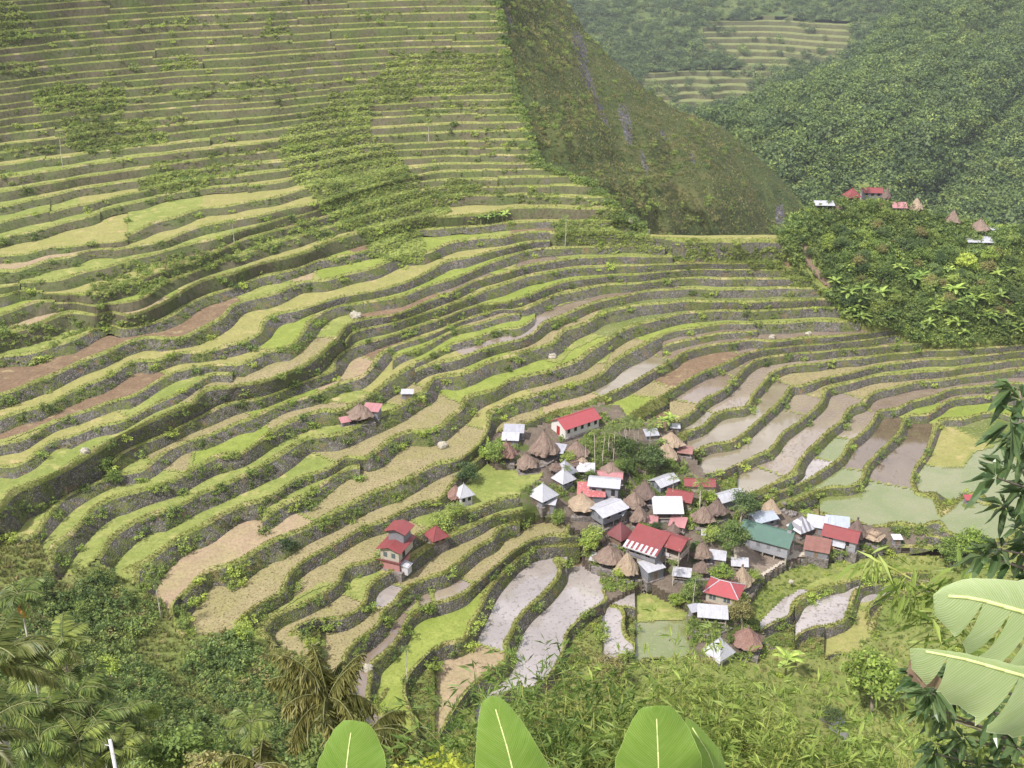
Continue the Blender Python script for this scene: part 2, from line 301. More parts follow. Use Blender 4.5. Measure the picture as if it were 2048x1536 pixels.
def solve_field():
    PT = []
    for z, pts, rg, rim in LINES:
        if pts is None: continue
        c = catmull(pts)
        if z is not None: c = np.column_stack([c, np.full(len(c), z)])
        PT.append(c)
    PT = np.vstack(PT)
    fu = (PT[:, 0] - GX0) / GS; fv = (PT[:, 1] - GY0) / GS
    iu = np.rint(fu).astype(int); iv = np.rint(fv).astype(int)
    ok = (iu >= 0) & (iu < NU) & (iv >= 0) & (iv < NV)
    iu, iv, fu, fv, zz = iu[ok], iv[ok], fu[ok], fv[ok], PT[ok, 2]
    cnt = np.zeros((NV, NU)); np.add.at(cnt, (iv, iu), 1.0); fixed = cnt > 0
    def relax(Z, fx, vv, n):
        for _ in range(n):
            P = np.pad(Z, 1, mode='edge')
            Z = (P[:-2, 1:-1] + P[2:, 1:-1] + 1.6 * (P[1:-1, :-2] + P[1:-1, 2:])) / 5.2
            Z[fx] = vv[fx]
        return Z
    acc = np.zeros((NV, NU)); np.add.at(acc, (iv, iu), zz); val = np.where(fixed, acc / np.maximum(cnt, 1), 0)
    Z = None
    for lev in (16, 8, 4, 2, 1):          # coarse to fine
        h = (NV + lev - 1) // lev; w = (NU + lev - 1) // lev
        a = np.zeros((h, w)); c = np.zeros((h, w)); qi, qj = np.nonzero(fixed)
        np.add.at(a, (qi // lev, qj // lev), val[qi, qj]); np.add.at(c, (qi // lev, qj // lev), 1.0)
        fx = c > 0; vv = np.where(fx, a / np.maximum(c, 1), 0)
        if Z is None: Z = np.full((h, w), vv[fx].mean())
        else:
            Z = np.repeat(np.repeat(Z, 2, 0), 2, 1)[:h, :w]
            if Z.shape != (h, w): Z = np.pad(Z, ((0, h - Z.shape[0]), (0, w - Z.shape[1])), mode='edge')
        Z = relax(Z, fx, vv, 260 if lev > 1 else 120)
    for it in range(4):                   # carry each rim to its exact pixel: node value = rim height + slope x offset
        S = Z.copy()
        for _ in range(6):
            P = np.pad(S, 1, mode='edge'); S = (P[:-2, 1:-1] + P[2:, 1:-1] + P[1:-1, :-2] + P[1:-1, 2:] + S) / 5
        gv, gu = np.gradient(S)
        acc = np.zeros((NV, NU)); np.add.at(acc, (iv, iu), zz + gv[iv, iu] * (iv - fv) + gu[iv, iu] * (iu - fu))
        val = np.where(fixed, acc / np.maximum(cnt, 1), 0)
        Z = relax(Z, fixed, val, 40)
    for _ in range(2):
        P = np.pad(Z, 1, mode='edge')
        Z = 0.4 * Z + 0.6 * (P[:-2, 1:-1] + P[2:, 1:-1] + 2 * P[1:-1, :-2] + 2 * P[1:-1, 2:]) / 6
    return Z
ZB = solve_field()
uu = GX0 + GS * np.arange(NU); vv_ = GY0 + GS * np.arange(NV)
UU, VV = np.meshgrid(uu, vv_)
def wob(u, v):        # small natural wobble of every rim
    return 0.09 * np.sin(u * 0.027 + 1.3 * np.sin(v * 0.017)) + 0.05 * np.sin(u * 0.071 + v * 0.033)
ZB = ZB + wob(UU, VV) * np.clip(0.35 + VV / 900.0, 0.3, 1.0)
DX = (UU - 1024.0) / F; DY = (VV - 768.0) / F
RY = CP - DY * SP; RZ = -SP - DY * CP
def positions(Z):
    t = Z / RZ
    return t * DX, t * RY
# keep the depth rising up the picture (no overhang)
for i in range(NV - 2, -1, -1):
    ylow = ZB[i + 1] / RZ[i + 1] * RY[i + 1]
    ymin = ylow + 0.08
    zmax = ymin / RY[i] * RZ[i]
    ZB[i] = np.minimum(ZB[i], zmax)
XB, YB = positions(ZB)
# metric slope of the base surface
def grads(A): return np.gradient(A)
Zv, Zu = grads(ZB); Xv, Xu = grads(XB); Yv, Yu = grads(YB)
det = Xu * Yv - Xv * Yu; det = np.where(np.abs(det) < 1e-6, 1e-6, det)
gx = (Zu * Yv - Zv * Yu) / det; gy = (Zv * Xu - Zu * Xv) / det
SLOPE = np.clip(np.hypot(gx, gy), 0.05, 1.6)
for _ in range(2):
    P = np.pad(SLOPE, 1, mode='edge'); SLOPE = (P[:-2, 1:-1] + P[2:, 1:-1] + P[1:-1, :-2] + P[1:-1, 2:] + SLOPE) / 5

def bil(A, u, v):
    x = np.clip((np.asarray(u, float) - GX0) / GS, 0, NU - 1.001); y = np.clip((np.asarray(v, float) - GY0) / GS, 0, NV - 1.001)
    i = y.astype(int); j = x.astype(int); a = x - j; b = y - i
    return (A[i, j] * (1 - a) * (1 - b) + A[i, j + 1] * a * (1 - b) + A[i + 1, j] * (1 - a) * b + A[i + 1, j + 1] * a * b)

def poly_mask(poly, u, v):
    u = np.asarray(u, float); v = np.asarray(v, float); inside = np.zeros(u.shape, bool)
    P = poly; j = len(P) - 1
    for i in range(len(P)):
        xi, yi = P[i]; xj, yj = P[j]
        c = ((yi > v) != (yj > v)) & (u < (xj - xi) * (v - yi) / (yj - yi + 1e-9) + xi)
        inside ^= c; j = i
    return inside

# what lies behind the ridge, the saddle and the knoll crest is not part of this sheet
RIDGE = [(996,-90),(1000,0),(1020,100),(1035,180),(1060,250),(1082,325),(1130,345),(1190,368),(1232,408),(1265,438),(1300,460),(1340,461),(1450,462),(1562,462),(1585,446),(1620,420),(1700,400),(1800,412),(1900,446),(2048,460),(2350,438)]
OUTSIDE = RIDGE + [(2400,438),(2400,-200),(996,-200)]
VILLAGE = [(985,868),(1030,862),(1066,856),(1098,842),(1142,824),(1200,806),(1238,812),(1262,840),(1345,858),(1385,905),(1412,955),(1480,996),(1545,1018),(1640,1030),(1708,1047),(1770,1056),(1850,1064),(1850,1088),(1803,1092),(1693,1107),(1620,1112),(1571,1127),(1525,1157),(1505,1200),(1515,1262),(1560,1290),(1500,1330),(1380,1310),(1372,1205),(1290,1160),(1216,1204),(1198,1150),(1168,1112),(1162,1062),(1100,1035),(1045,1022),(1040,985),(1090,950),(1060,932),(990,930),(975,905)]
LEFTSLOPE = [(-310,1200),(-100,1130),(0,1092),(78,1082),(112,1165),(196,1120),(245,1158),(330,1206),(350,1262),(372,1276),(478,1256),(510,1290),(570,1296),(640,1330),(700,1400),(760,1480),(760,1600),(-310,1600)]
KNOLL = [(1562,455),(1562,484),(1620,560),(1660,596),(1690,640),(1800,660),(1840,686),(1900,690),(2048,684),(2400,672),(2400,380),(1562,380)]
LOWVALLEY = [(1500,1325),(1560,1292),(1660,1320),(1710,1300),(1745,1270),(1770,1200),(1860,1185),(1860,1140),(1990,1112),(2050,1060),(2400,960),(2400,1600),(1250,1600),(1250,1330),(1380,1310)]
BANK = [(1500,1200),(1525,1160),(1571,1131),(1620,1116),(1693,1111),(1803,1096),(1900,1104),(1900,1118),(1800,1122),(1690,1128),(1640,1146),(1560,1195),(1530,1225),(1505,1255)]

RIMS = [(z, rg) for z, pts, rg, rim in LINES if rim and z is not None]

# ---- triangles of the grid with their fields
ii, jj = np.meshgrid(np.arange(NV - 1), np.arange(NU - 1), indexing='ij')
cu = (UU[ii, jj] + UU[ii, jj + 1]) / 2; cv = (VV[ii, jj] + VV[ii + 1, jj]) / 2
keep = ~poly_mask(OUTSIDE, cu, cv)
zone = np.zeros(cu.shape, int)
for zi, pl in ((1, VILLAGE), (2, LEFTSLOPE), (3, KNOLL), (4, LOWVALLEY), (5, BANK)):
    zone[poly_mask(pl, cu, cv)] = zi
FLD = np.stack([XB, YB, ZB, SLOPE, UU, VV], -1)
def cell_tris(sel):
    i, j = np.nonzero(sel)
    a = FLD[i, j]; b = FLD[i, j + 1]; c = FLD[i + 1, j + 1]; d = FLD[i + 1, j]
    # upper row is farther: keep counter-clockwise seen from above
    return np.concatenate([np.stack([d, c, b], 1), np.stack([d, b, a], 1)])
def clip(T, S):
    """keep the part of triangles T (N,3,A) where S (N,3) >= 0"""
    ins = S >= 0; n = ins.sum(1)
    out = [T[n == 3]]
    m = n == 1
    if m.any():
        t = T[m]; s = S[m]; k = ins[m].argmax(1); r = np.arange(len(t))
        a, b, c = t[r, k], t[r, (k + 1) % 3], t[r, (k + 2) % 3]
        sa, sb, sc = s[r, k], s[r, (k + 1) % 3], s[r, (k + 2) % 3]
        ab = a + (b - a) * (sa / (sa - sb))[:, None]; ac = a + (c - a) * (sa / (sa - sc))[:, None]
        out.append(np.stack([a, ab, ac], 1))
    m = n == 2
    if m.any():
        t = T[m]; s = S[m]; k = (~ins[m]).argmax(1); r = np.arange(len(t))
        a, b, c = t[r, k], t[r, (k + 1) % 3], t[r, (k + 2) % 3]
        sa, sb, sc = s[r, k], s[r, (k + 1) % 3], s[r, (k + 2) % 3]
        ab = a + (b - a) * (sa / (sa - sb))[:, None]; ac = a + (c - a) * (sa / (sa - sc))[:, None]
        out.append(np.stack([ab, b, c], 1)); out.append(np.stack([ab, c, ac], 1))
    return np.concatenate(out)
LIP = 0.28
def wall_w(H): return 0.25 + 0.30 * H

PIECES = []        # (kind, rim height, tris with final xyz in columns 0..2 and u,v in 4,5)
def terrace(T, levels, out, lip=LIP, bw=0.30, wk=1.0, cap=2.7):
    """cut sloping triangles into level treads, grassy bunds and battered walls"""
    zs = [-130.0] + list(levels) + [900.0]
    zmin = T[:, :, 2].min(1); zmax = T[:, :, 2].max(1)
    for k in range(len(zs) - 1):
        za, zb = zs[k], zs[k + 1]
        m = (zmax >= za) & (zmin <= zb)
        if not m.any(): continue
        t = T[m]; t = clip(t, t[:, :, 2] - za)
        if len(t) == 0: continue
        t = clip(t, zb - t[:, :, 2] - 1e-5)
        if len(t) == 0: continue
        if k == 0:        # ground below the lowest rim follows the base surface
            w = wall_w(1.3) * wk; g = (t[:, :, 2] - zb) / t[:, :, 3]
            wl_ = clip(t, g + w); rest = clip(t, -(g + w))
            if len(wl_):
                gg = np.clip(1 + (wl_[:, :, 2] - zb) / wl_[:, :, 3] / w, 0, 1); o = wl_.copy()
                o[:, :, 2] = o[:, :, 2] - 1.3 + (1.3 + lip) * gg; out.append(('wall', zb, o))
            if len(rest): o = rest.copy(); o[:, :, 2] -= 1.3; out.append(('bank', zb, o))
            continue
        H = zb - za; rest = t
        def wid(q):      # banks lean back more where the step is wide; narrow ledges keep a tread
            run = H / q[:, :, 3]; return np.minimum(np.maximum(wall_w(H) * wk, np.minimum(0.40 * run, cap if zb > -99 else cap * 0.45)), 0.66 * run)
        if k < len(zs) - 2:
            f = lambda q: 1 + (q[:, :, 2] - zb) / q[:, :, 3] / wid(q)
            wl_ = clip(t, f(t)); rest = clip(t, -f(t))
            if len(wl_):
                for q, kd in ((clip(wl_, 0.80 - f(wl_)), 'wall'), (clip(wl_, f(wl_) - 0.80), 'bund')):
                    if len(q):
                        o = q.copy(); o[:, :, 2] = za + (H + lip) * np.clip(f(q), 0, 1) ** 0.85; out.append((kd, zb, o))
        if len(rest) == 0: continue
        def bf(q): return (q[:, :, 2] - za) / q[:, :, 3] / np.minimum(bw, 0.13 * H / q[:, :, 3])
        bu = clip(rest, 1.8 - bf(rest)); tr = clip(rest, bf(rest) - 1.8)
        if len(bu):
            for q, f_ in ((clip(bu, 1.0 - bf(bu)), 0), (clip(bu, bf(bu) - 1.0), 1)):
                if len(q):
                    o = q.copy(); o[:, :, 2] = za + (lip if f_ == 0 else lip * np.clip(1 - (bf(q) - 1.0) / 0.8, 0, 1)); out.append(('bund', za, o))
        if len(tr):
            o = tr.copy(); o[:, :, 2] = za; out.append(('tread', za, o))
active_cols = []
for j in range(NU - 1):
    uc = GX0 + GS * (j + 0.5)
    active_cols.append(tuple(sorted(z for z, rg in RIMS if rg[0] <= uc <= rg[1])))
terr = keep & (zone == 0)
PROFILE_BREAKS = []; j0 = 0
while j0 < NU - 1:
    j1 = j0
    while j1 < NU - 1 and active_cols[j1] == active_cols[j0]: j1 += 1
    sel = np.zeros_like(terr); sel[:, j0:j1] = terr[:, j0:j1]
    if j1 < NU - 1: PROFILE_BREAKS.append(j1)
    T = cell_tris(sel)
    if len(T): terrace(T, active_cols[j0], PIECES)
    j0 = j1

def tread_z(u, v):
    """height of the terraced ground at a pixel (tread or natural ground)"""
    z = float(bil(ZB, u, v))
    i = int((v - GY0) // GS); j = int((u - GX0) // GS)
    i = min(max(i, 0), NV - 2); j = min(max(j, 0), NU - 2)
    if zone[i, j] != 0: return z
    lv = [q for q in active_cols[j] if q <= z]
    return max(lv) if lv else z
def ground_at(u, v):
    """point on the ground seen at a pixel; the position comes from the base surface"""
    z = float(bil(ZB, u, v)); p = at_z(u, v, z)
    return np.array([p[0], p[1], tread_z(u, v)])
def px_m(p): return float(np.linalg.norm(p)) / F      # metres per photo pixel at a point
# ------------------------------------------------------------------ ground materials
ground_mat('rice_green', (0.20,0.24,0.06), (0.30,0.31,0.10), (0.155,0.195,0.05), 0.10, 1.6, spot=(0.35, 0.60, 0.72, (0.33,0.30,0.12)))
ground_mat('rice_bright', (0.21,0.26,0.05), (0.28,0.31,0.08), (0.165,0.21,0.045), 0.12, 1.8)
ground_mat('rice_yellow', (0.32,0.295,0.115), (0.26,0.265,0.085), (0.215,0.20,0.07), 0.11, 1.6, spot=(0.3, 0.62, 0.75, (0.38,0.30,0.15)))
ground_mat('stubble', (0.33,0.275,0.155), (0.27,0.25,0.105), (0.18,0.15,0.075), 0.13, 2.4, spot=(2.9, 0.60, 0.66, (0.12,0.095,0.05)))
ground_mat('mud_dry', (0.20,0.135,0.085), (0.245,0.175,0.11), (0.13,0.085,0.055), 0.2, 2.0, spot=(0.5, 0.6, 0.75, (0.30,0.24,0.13)))
ground_mat('pale_earth', (0.36,0.27,0.18), (0.33,0.28,0.15), (0.24,0.18,0.11), 0.15, 1.6)
ground_mat('bund_grass', (0.215,0.25,0.06), (0.335,0.32,0.125), (0.13,0.17,0.042), 0.35, 3.0, spot=(0.25, 0.6, 0.7, (0.36,0.31,0.15)))
ground_mat('hill_grass', (0.16,0.20,0.05), (0.25,0.25,0.085), (0.11,0.14,0.04), 0.08, 1.2)
ground_mat('village_earth', (0.15,0.118,0.092), (0.20,0.162,0.13), (0.10,0.08,0.062), 0.25, 2.2, spot=(0.22, 0.56, 0.66, (0.085,0.11,0.03)))
ground_mat('yard_earth', (0.24,0.19,0.155), (0.29,0.235,0.19), (0.19,0.15,0.12), 0.2, 2.2)
ground_mat('path_earth', (0.20,0.14,0.10), (0.24,0.175,0.125), (0.15,0.105,0.075), 0.5, 3)

def water_mat(name, c1, c2, c3, spots=0.0):
    m, nt, b = new_mat(name); p = coords(nt)
    n1 = noise(nt, p, 0.10, 5, 0.6, 0.8); n2 = noise(nt, p, 1.7, 3, 0.6)
    a = mix(nt, ramp(nt, n1, [(0.40, 0.0), (0.62, 1.0)]), c1, c2)
    if spots:
        a = mix(nt, ramp(nt, n2, [(0.66 - spots * 0.1, 0.0), (0.72 - spots * 0.1, 1.0)]), a, c3)
        nt.links.new(ramp(nt, n2, [(0.66 - spots * 0.1, 0.05), (0.72 - spots * 0.1, 0.8)]), b.inputs['Roughness'])
    else: b.inputs['Roughness'].default_value = 0.04
    nt.links.new(a, b.inputs['Base Color'])
    b.inputs['IOR'].default_value = 2.0; b.inputs['Specular IOR Level'].default_value = 0.6
    bump(nt, b, noise(nt, p, 3.0, 2, 0.5), 0.03, 0.02)
    return m
water_mat('water_mud', (0.20,0.165,0.11), (0.26,0.225,0.165), (0.20,0.15,0.085))
water_mat('water_grey', (0.29,0.255,0.24), (0.38,0.34,0.325), (0.15,0.125,0.105), 0.9)
water_mat('water_green', (0.13,0.165,0.04), (0.185,0.195,0.08), (0.17,0.23,0.05), 0.6)
water_mat('wet_mud', (0.19,0.14,0.105), (0.24,0.19,0.15), (0.15,0.105,0.07), 0.6)
water_mat('wet_dark', (0.115,0.082,0.055), (0.15,0.11,0.075), (0.08,0.06,0.04), 0.5)
water_mat('wet_stubble', (0.25,0.20,0.165), (0.29,0.24,0.17), (0.17,0.13,0.09), 1.2)
water_mat('water_stream', (0.10,0.10,0.085), (0.13,0.125,0.10), (0.2,0.2,0.1))

def wall_material():
    m, nt, b = new_mat('terrace_stone'); p = coords(nt)
    vo = nt.nodes.new('ShaderNodeTexVoronoi'); vo.inputs['Scale'].default_value = 2.4; nt.links.new(p, vo.inputs['Vector'])
    vd = nt.nodes.new('ShaderNodeTexVoronoi'); vd.feature = 'DISTANCE_TO_EDGE'; vd.inputs['Scale'].default_value = 2.4; nt.links.new(p, vd.inputs['Vector'])
    st = ramp(nt, vo.outputs['Color'], [(0.1, (0.078,0.072,0.06)), (0.5, (0.125,0.116,0.098)), (0.95, (0.20,0.185,0.165))])
    st = mix(nt, ramp(nt, vd.outputs['Distance'], [(0.0, 1.0), (0.09, 0.0)]), st, (0.04,0.035,0.034))
    n1 = noise(nt, p, 0.16, 5, 0.7, 0.7); n2 = noise(nt, p, 1.4, 4, 0.7)
    sepz = nt.nodes.new('ShaderNodeMath'); sepz.operation = 'ADD'
    m2 = nt.nodes.new('ShaderNodeMath'); m2.operation = 'MULTIPLY'; m2.inputs[1].default_value = 0.55; nt.links.new(n2, m2.inputs[0])
    nt.links.new(n1, sepz.inputs[0]); nt.links.new(m2.outputs[0], sepz.inputs[1])
    gr = ramp(nt, n2, [(0.3, (0.05,0.07,0.022)), (0.55, (0.105,0.12,0.04)), (0.75, (0.18,0.155,0.075))])
    c = mix(nt, ramp(nt, sepz.outputs[0], [(0.75, 0.0), (0.86, 1.0)]), st, gr)
    c = mix(nt, ramp(nt, noise(nt, p, 0.5, 3, 0.6), [(0.60, 0.0), (0.70, 0.8)]), c, (0.17,0.115,0.06))
    nt.links.new(c, b.inputs['Base Color']); b.inputs['Roughness'].default_value = 0.95; b.inputs['Specular IOR Level'].default_value = 0.1
    bump(nt, b, vd.outputs['Distance'], 0.9, 0.25)
    return m
wall_material()
def grassy_bank():
    m, nt, b = new_mat('terrace_bank'); p = coords(nt); ps = coords(nt, (1, 1, 0.35))
    n1 = noise(nt, p, 0.09, 5, 0.65, 0.6); n2 = noise(nt, ps, 1.3, 4, 0.7); n3 = noise(nt, p, 0.25, 4, 0.6)
    a = mix(nt, ramp(nt, n1, [(0.38, 0.0), (0.60, 1.0)]), (0.095,0.12,0.04), (0.12,0.105,0.066))
    a = mix(nt, ramp(nt, n2, [(0.45, 0.0), (0.70, 0.8)]), a, (0.055,0.058,0.032))
    a = mix(nt, ramp(nt, n3, [(0.60, 0.0), (0.72, 0.7)]), a, (0.13,0.115,0.11))
    nt.links.new(a, b.inputs['Base Color']); b.inputs['Roughness'].default_value = 0.95; b.inputs['Specular IOR Level'].default_value = 0.1
    bump(nt, b, n2, 0.7, 0.3)
grassy_bank()

# ------------------------------------------------------------------ which crop stands in which paddy (photo pixel -> kind)
SEEDS = [
 ('rice_bright', [(40,607),(540,662),(1000,700),(890,690),(890,672),(940,770),(1060,740),(1150,700),(1290,810),(1900,825),(1840,822),(880,1275),(480,870),(560,800),(420,905),(1350,655),(1010,600),(1100,570),(1000,545),(880,545),(750,515),(640,540),(470,560),(350,590),(250,575),(1490,1020)]),
 ('rice_green', [(230,1075),(60,1025),(330,1045),(470,985),(560,975),(300,965),(420,930),(200,880),(330,800),(350,750),(300,870),(250,900),(130,960),(640,790),(720,830),(560,580),(380,560),(260,640),(150,640),(100,690),(720,1150),(790,1140),(620,1190),(1000,955),(1010,1015),(760,660),(660,650),(860,640),(1130,690),(1200,690),(1500,545),(1500,560),(1530,575),(1190,515),(1300,1200),(1180,1300),(860,1390),(1460,640),(1560,612),(1700,760),(1780,740),(1700,1130)]),
 ('rice_yellow', [(470,715),(450,640),(340,690),(160,855),(60,870),(20,930),(840,750),(1000,780),(850,660),(930,590),(1000,520),(700,565),(820,560),(770,745),(900,610),(640,490),(340,470),(300,520),(60,490),(820,1110),(1890,905),(1890,880),(1640,1290),(1690,1260),(1800,1200),(1110,1075),(1450,470)]),
 ('stubble', [(600,700),(520,735),(640,690),(440,790),(380,830),(350,905),(430,840),(590,830),(640,800),(840,830),(760,860),(850,900),(820,920),(640,1095),(700,1040),(500,1170),(560,1130),(640,1130),(600,1170),(700,970),(840,985),(760,1040),(540,1250),(650,1210),(930,1110),(870,1130),(830,1135),(1010,1085),(960,1130),(1120,770),(1180,740),(1240,710),(1060,800),(1300,770),(1370,825),(1330,830),(850,800),(810,760),(1030,690),(1130,590),(980,640),(860,625),(1650,745),(1620,735),(1700,735),(1730,770),(1790,750),(1640,765),(640,1290),(740,1220)]),
 ('pale_earth', [(690,720),(700,750),(620,540),(320,590),(380,560),(40,520),(560,445),(540,455),(1100,805),(1150,790),(910,1330),(870,1420),(450,1110),(490,1080)]),
 ('mud_dry', [(60,745),(190,690),(240,680),(150,800),(40,855),(230,800),(390,640),(420,620),(770,625),(430,478),(1340,750),(1380,740),(760,690)]),
 ('wet_mud', [(1060,530),(980,550),(1150,605),(1230,590),(1110,620),(1400,690),(1480,680),(1350,695),(1600,680),(1680,675),(1500,715),(1450,755),(1400,780),(1560,705),(1640,700),(1800,785),(1850,775),(1960,765),(1780,800),(800,1250),(780,1290),(850,1190),(1420,672),(1340,688),(1930,790)]),
 ('wet_dark', [(1740,870),(1770,840),(1700,905),(1830,860),(1815,910),(1800,935)]),
 ('wet_stubble', [(1600,800),(1680,800),(1660,830),(1610,880),(1570,930),(1720,840),(1690,850),(1480,780),(1450,800),(880,1190),(900,1170),(1500,770),(820,1180)]),
 ('water_mud', [(1540,790),(1530,820),(1460,855),(1420,870),(1400,835),(1580,840),(1540,880),(1480,910),(1430,930),(1530,955),(1460,975),(1270,740),(1290,720),(1230,770),(1480,745)]),
 ('water_grey', [(1060,1170),(1000,1230),(1110,1240),(1150,1180),(1080,1330),(1240,1240),(770,1195),(1620,1210),(1640,1200),(1540,1225),(1600,1260),(1780,1180),(1650,930),(1640,920)]),
 ('water_green', [(1290,640),(1260,640),(1350,620),(1500,612),(1680,890),(1650,905),(1700,960),(1600,985),(1780,1000),(1700,1020),(1880,960),(1930,960),(1980,850),(1980,930),(1320,1260),(1560,600),(1620,598),(1450,598)]),
]
SEED = []
for kind, pts in SEEDS:
    for u, v in pts: SEED.append((kind, u, v, tread_z(u, v)))
SZ = np.array([s[3] for s in SEED]); SXY = np.array([ground_at(s[1], s[2])[:2] for s in SEED]); SX = SXY[:, 0]; SY = SXY[:, 1]
DEFAULTS = ['rice_green', 'rice_yellow', 'stubble', 'rice_green', 'rice_yellow', 'rice_bright', 'mud_dry']

# ------------------------------------------------------------------ collect pieces into paddies and walls
def heights(zb, sl, zs):
    zs = np.array([-130.0] + list(zs) + [60.0])
    k = np.clip(np.searchsorted(zs, zb, side='right') - 1, 0, len(zs) - 2)
    za = zs[k]; zn = zs[k + 1]; H = zn - za; run = H / sl; w = np.minimum(np.maximum(0.25 + 0.30 * H, np.minimum(0.40 * run, np.where(zn > -99, 2.7, 1.2))), 0.66 * run)
    g = (zb - zn) / sl; h = za.copy()
    inw = (g > -w) & (zn < 59)
    h = np.where(inw, za + H * np.clip(1 + g / w, 0, 1), h)
    return np.where(k == 0, zb, h)

paddy = {}; walls = {}; banks = []
for kind, z, t in PIECES:
    if kind == 'bank': banks.append(t); continue
    if kind == 'wall': walls.setdefault(round(z, 2), []).append(t); continue
    cu_ = t[:, :, 4].mean(1); cc = t[:, :, :2].mean(1)
    ids = np.nonzero(np.abs(SZ - z) < 0.03)[0]; dike = np.zeros(len(t), bool)
    if len(ids):
        d = np.hypot(cc[:, 0:1] - SX[ids][None, :], cc[:, 1:2] - SY[ids][None, :]); b_ = d.argmin(1); dm = d[np.arange(len(d)), b_]
        key = np.where(dm < 34, ids[b_], -1 - (cu_ // 170).astype(int) % 50)
        if len(ids) > 1:
            o2 = np.argsort(d, 1)[:, :2]; r_ = np.arange(len(d)); kk_ = np.array([hash(SEED[q][0]) for q in ids])
            if kind == 'tread': dike = (d[r_, o2[:, 1]] - d[r_, o2[:, 0]] < 0.5) & (dm < 34) & (kk_[o2[:, 0]] != kk_[o2[:, 1]])
    else: key = -1 - ((cu_ + 37 * abs(z)) // 330).astype(int) % 50
    for kk in np.unique(key):
        g_ = paddy.setdefault((round(z, 2), int(kk)), {'tread': [], 'bund': []})
        g_[kind].append(t[(key == kk) & ~dike])
        q = (key == kk) & dike
        if q.any(): tq = t[q].copy(); tq[:, :, 2] += 0.10; g_['bund'].append(tq)      # low dike between two paddies of one terrace

# side walls where a rim ends
for j in PROFILE_BREAKS:
    u = GX0 + GS * j
    vf = np.arange(GY0 + 2, GY1 - 2, 1.25); zb = bil(ZB, np.full(len(vf), u), vf); sl = bil(SLOPE, np.full(len(vf), u), vf)
    hl = heights(zb, sl, active_cols[j - 1]); hr = heights(zb, sl, active_cols[j])
    iv = np.clip(((vf - GY0) // GS).astype(int), 0, NV - 2)
    ok = terr[iv, j] & terr[iv, j - 1] & (np.abs(hl - hr) > 0.06)
    rz = -SP - (vf - 768) / F * CP; ry = CP - (vf - 768) / F * SP; t = zb / rz
    x = t * (u - 1024) / F; y = t * ry
    for i in np.nonzero(ok[:-1] & ok[1:])[0]:
        lo0, hi0 = sorted((hl[i], hr[i])); lo1, hi1 = sorted((hl[i + 1], hr[i + 1]))
        A = [x[i], y[i], lo0 - 0.1, 0, u, vf[i]]; B = [x[i + 1], y[i + 1], lo1 - 0.1, 0, u, vf[i + 1]]
        C = [x[i + 1], y[i + 1], hi1 + 0.05, 0, u, vf[i + 1]]; D = [x[i], y[i], hi0 + 0.05, 0, u, vf[i]]
        k = min(walls, key=lambda q: abs(q - hi0))
        walls[k].append(np.array([[A, B, C], [A, C, D]]))

def soup(name, tris, mat, parent=None, weld=True):
    T = np.concatenate(tris); P = T[:, :, :3].reshape(-1, 3)
    q = np.round(P * 200).astype(np.int64)
    _, first, inv = np.unique(q, axis=0, return_index=True, return_inverse=True)
    inv = inv.ravel().reshape(-1, 3)
    good = (inv[:, 0] != inv[:, 1]) & (inv[:, 1] != inv[:, 2]) & (inv[:, 0] != inv[:, 2])
    if not good.any(): return None
    me = mesh_np(name, P[first], inv[good].ravel(), 3, [mat], smooth=weld == 'smooth')
    return link(name, me, parent)

LBL = {'rice_bright': 'paddy of bright green young rice', 'rice_green': 'paddy of soft green rice', 'rice_yellow': 'paddy of yellowing rice',
       'stubble': 'harvested paddy of dry tan stubble', 'pale_earth': 'bare paddy of pale dry earth', 'mud_dry': 'drained paddy of brown soil',
       'wet_mud': 'wet paddy of smooth brown mud', 'wet_dark': 'flooded paddy of dark brown mud', 'wet_stubble': 'wet paddy with stubble on pinkish mud',
       'water_mud': 'flooded paddy of brown water mirroring the sky', 'water_grey': 'flooded paddy of grey water with stubble specks', 'water_green': 'flooded paddy of greenish water'}
rr = random.Random(5)
for (z, kk), g in sorted(paddy.items()):
    g = {q: [x for x in w if len(x)] for q, w in g.items()}
    if not g['tread'] and not g['bund']: continue
    kind = SEED[kk][0] if kk >= 0 else (DEFAULTS if z < -76 else ['rice_green', 'rice_yellow', 'rice_green'])[rr.randrange(7 if z < -76 else 3)]
    src = g['tread'] if g['tread'] else g['bund']
    o = soup('rice_paddy', src, MATS[kind] if g['tread'] else MATS['bund_grass'])
    if o is None: continue
    tag(o, LBL[kind] + ' on a hillside terrace', None, 'rice paddies of the terraces, ' + kind.replace('_', ' '), 'structure')
    if g['tread'] and g['bund']: soup('bund', g['bund'], MATS['bund_grass'], o)
wall_pts = []
for z, ts in sorted(walls.items()):
    hi = z > -79.0
    o = soup('terrace_wall', ts, MATS['terrace_bank'] if hi else MATS['terrace_stone'])
    if o is None: continue
    if hi: tag(o, 'grassy brown terrace wall on the upper mountain slope', 'terrace wall', 'grassy walls of the upper terraces')
    else: tag(o, 'rough grey stone terrace wall overgrown with grass in the lower bowl', 'terrace wall', 'stone walls of the lower terraces')
    wall_pts.append(np.concatenate(ts))
if banks:
    tag(soup('lower_bank', banks, MATS['hill_grass']), 'grassy ground at the foot of the lowest terraces', None, None, 'structure')

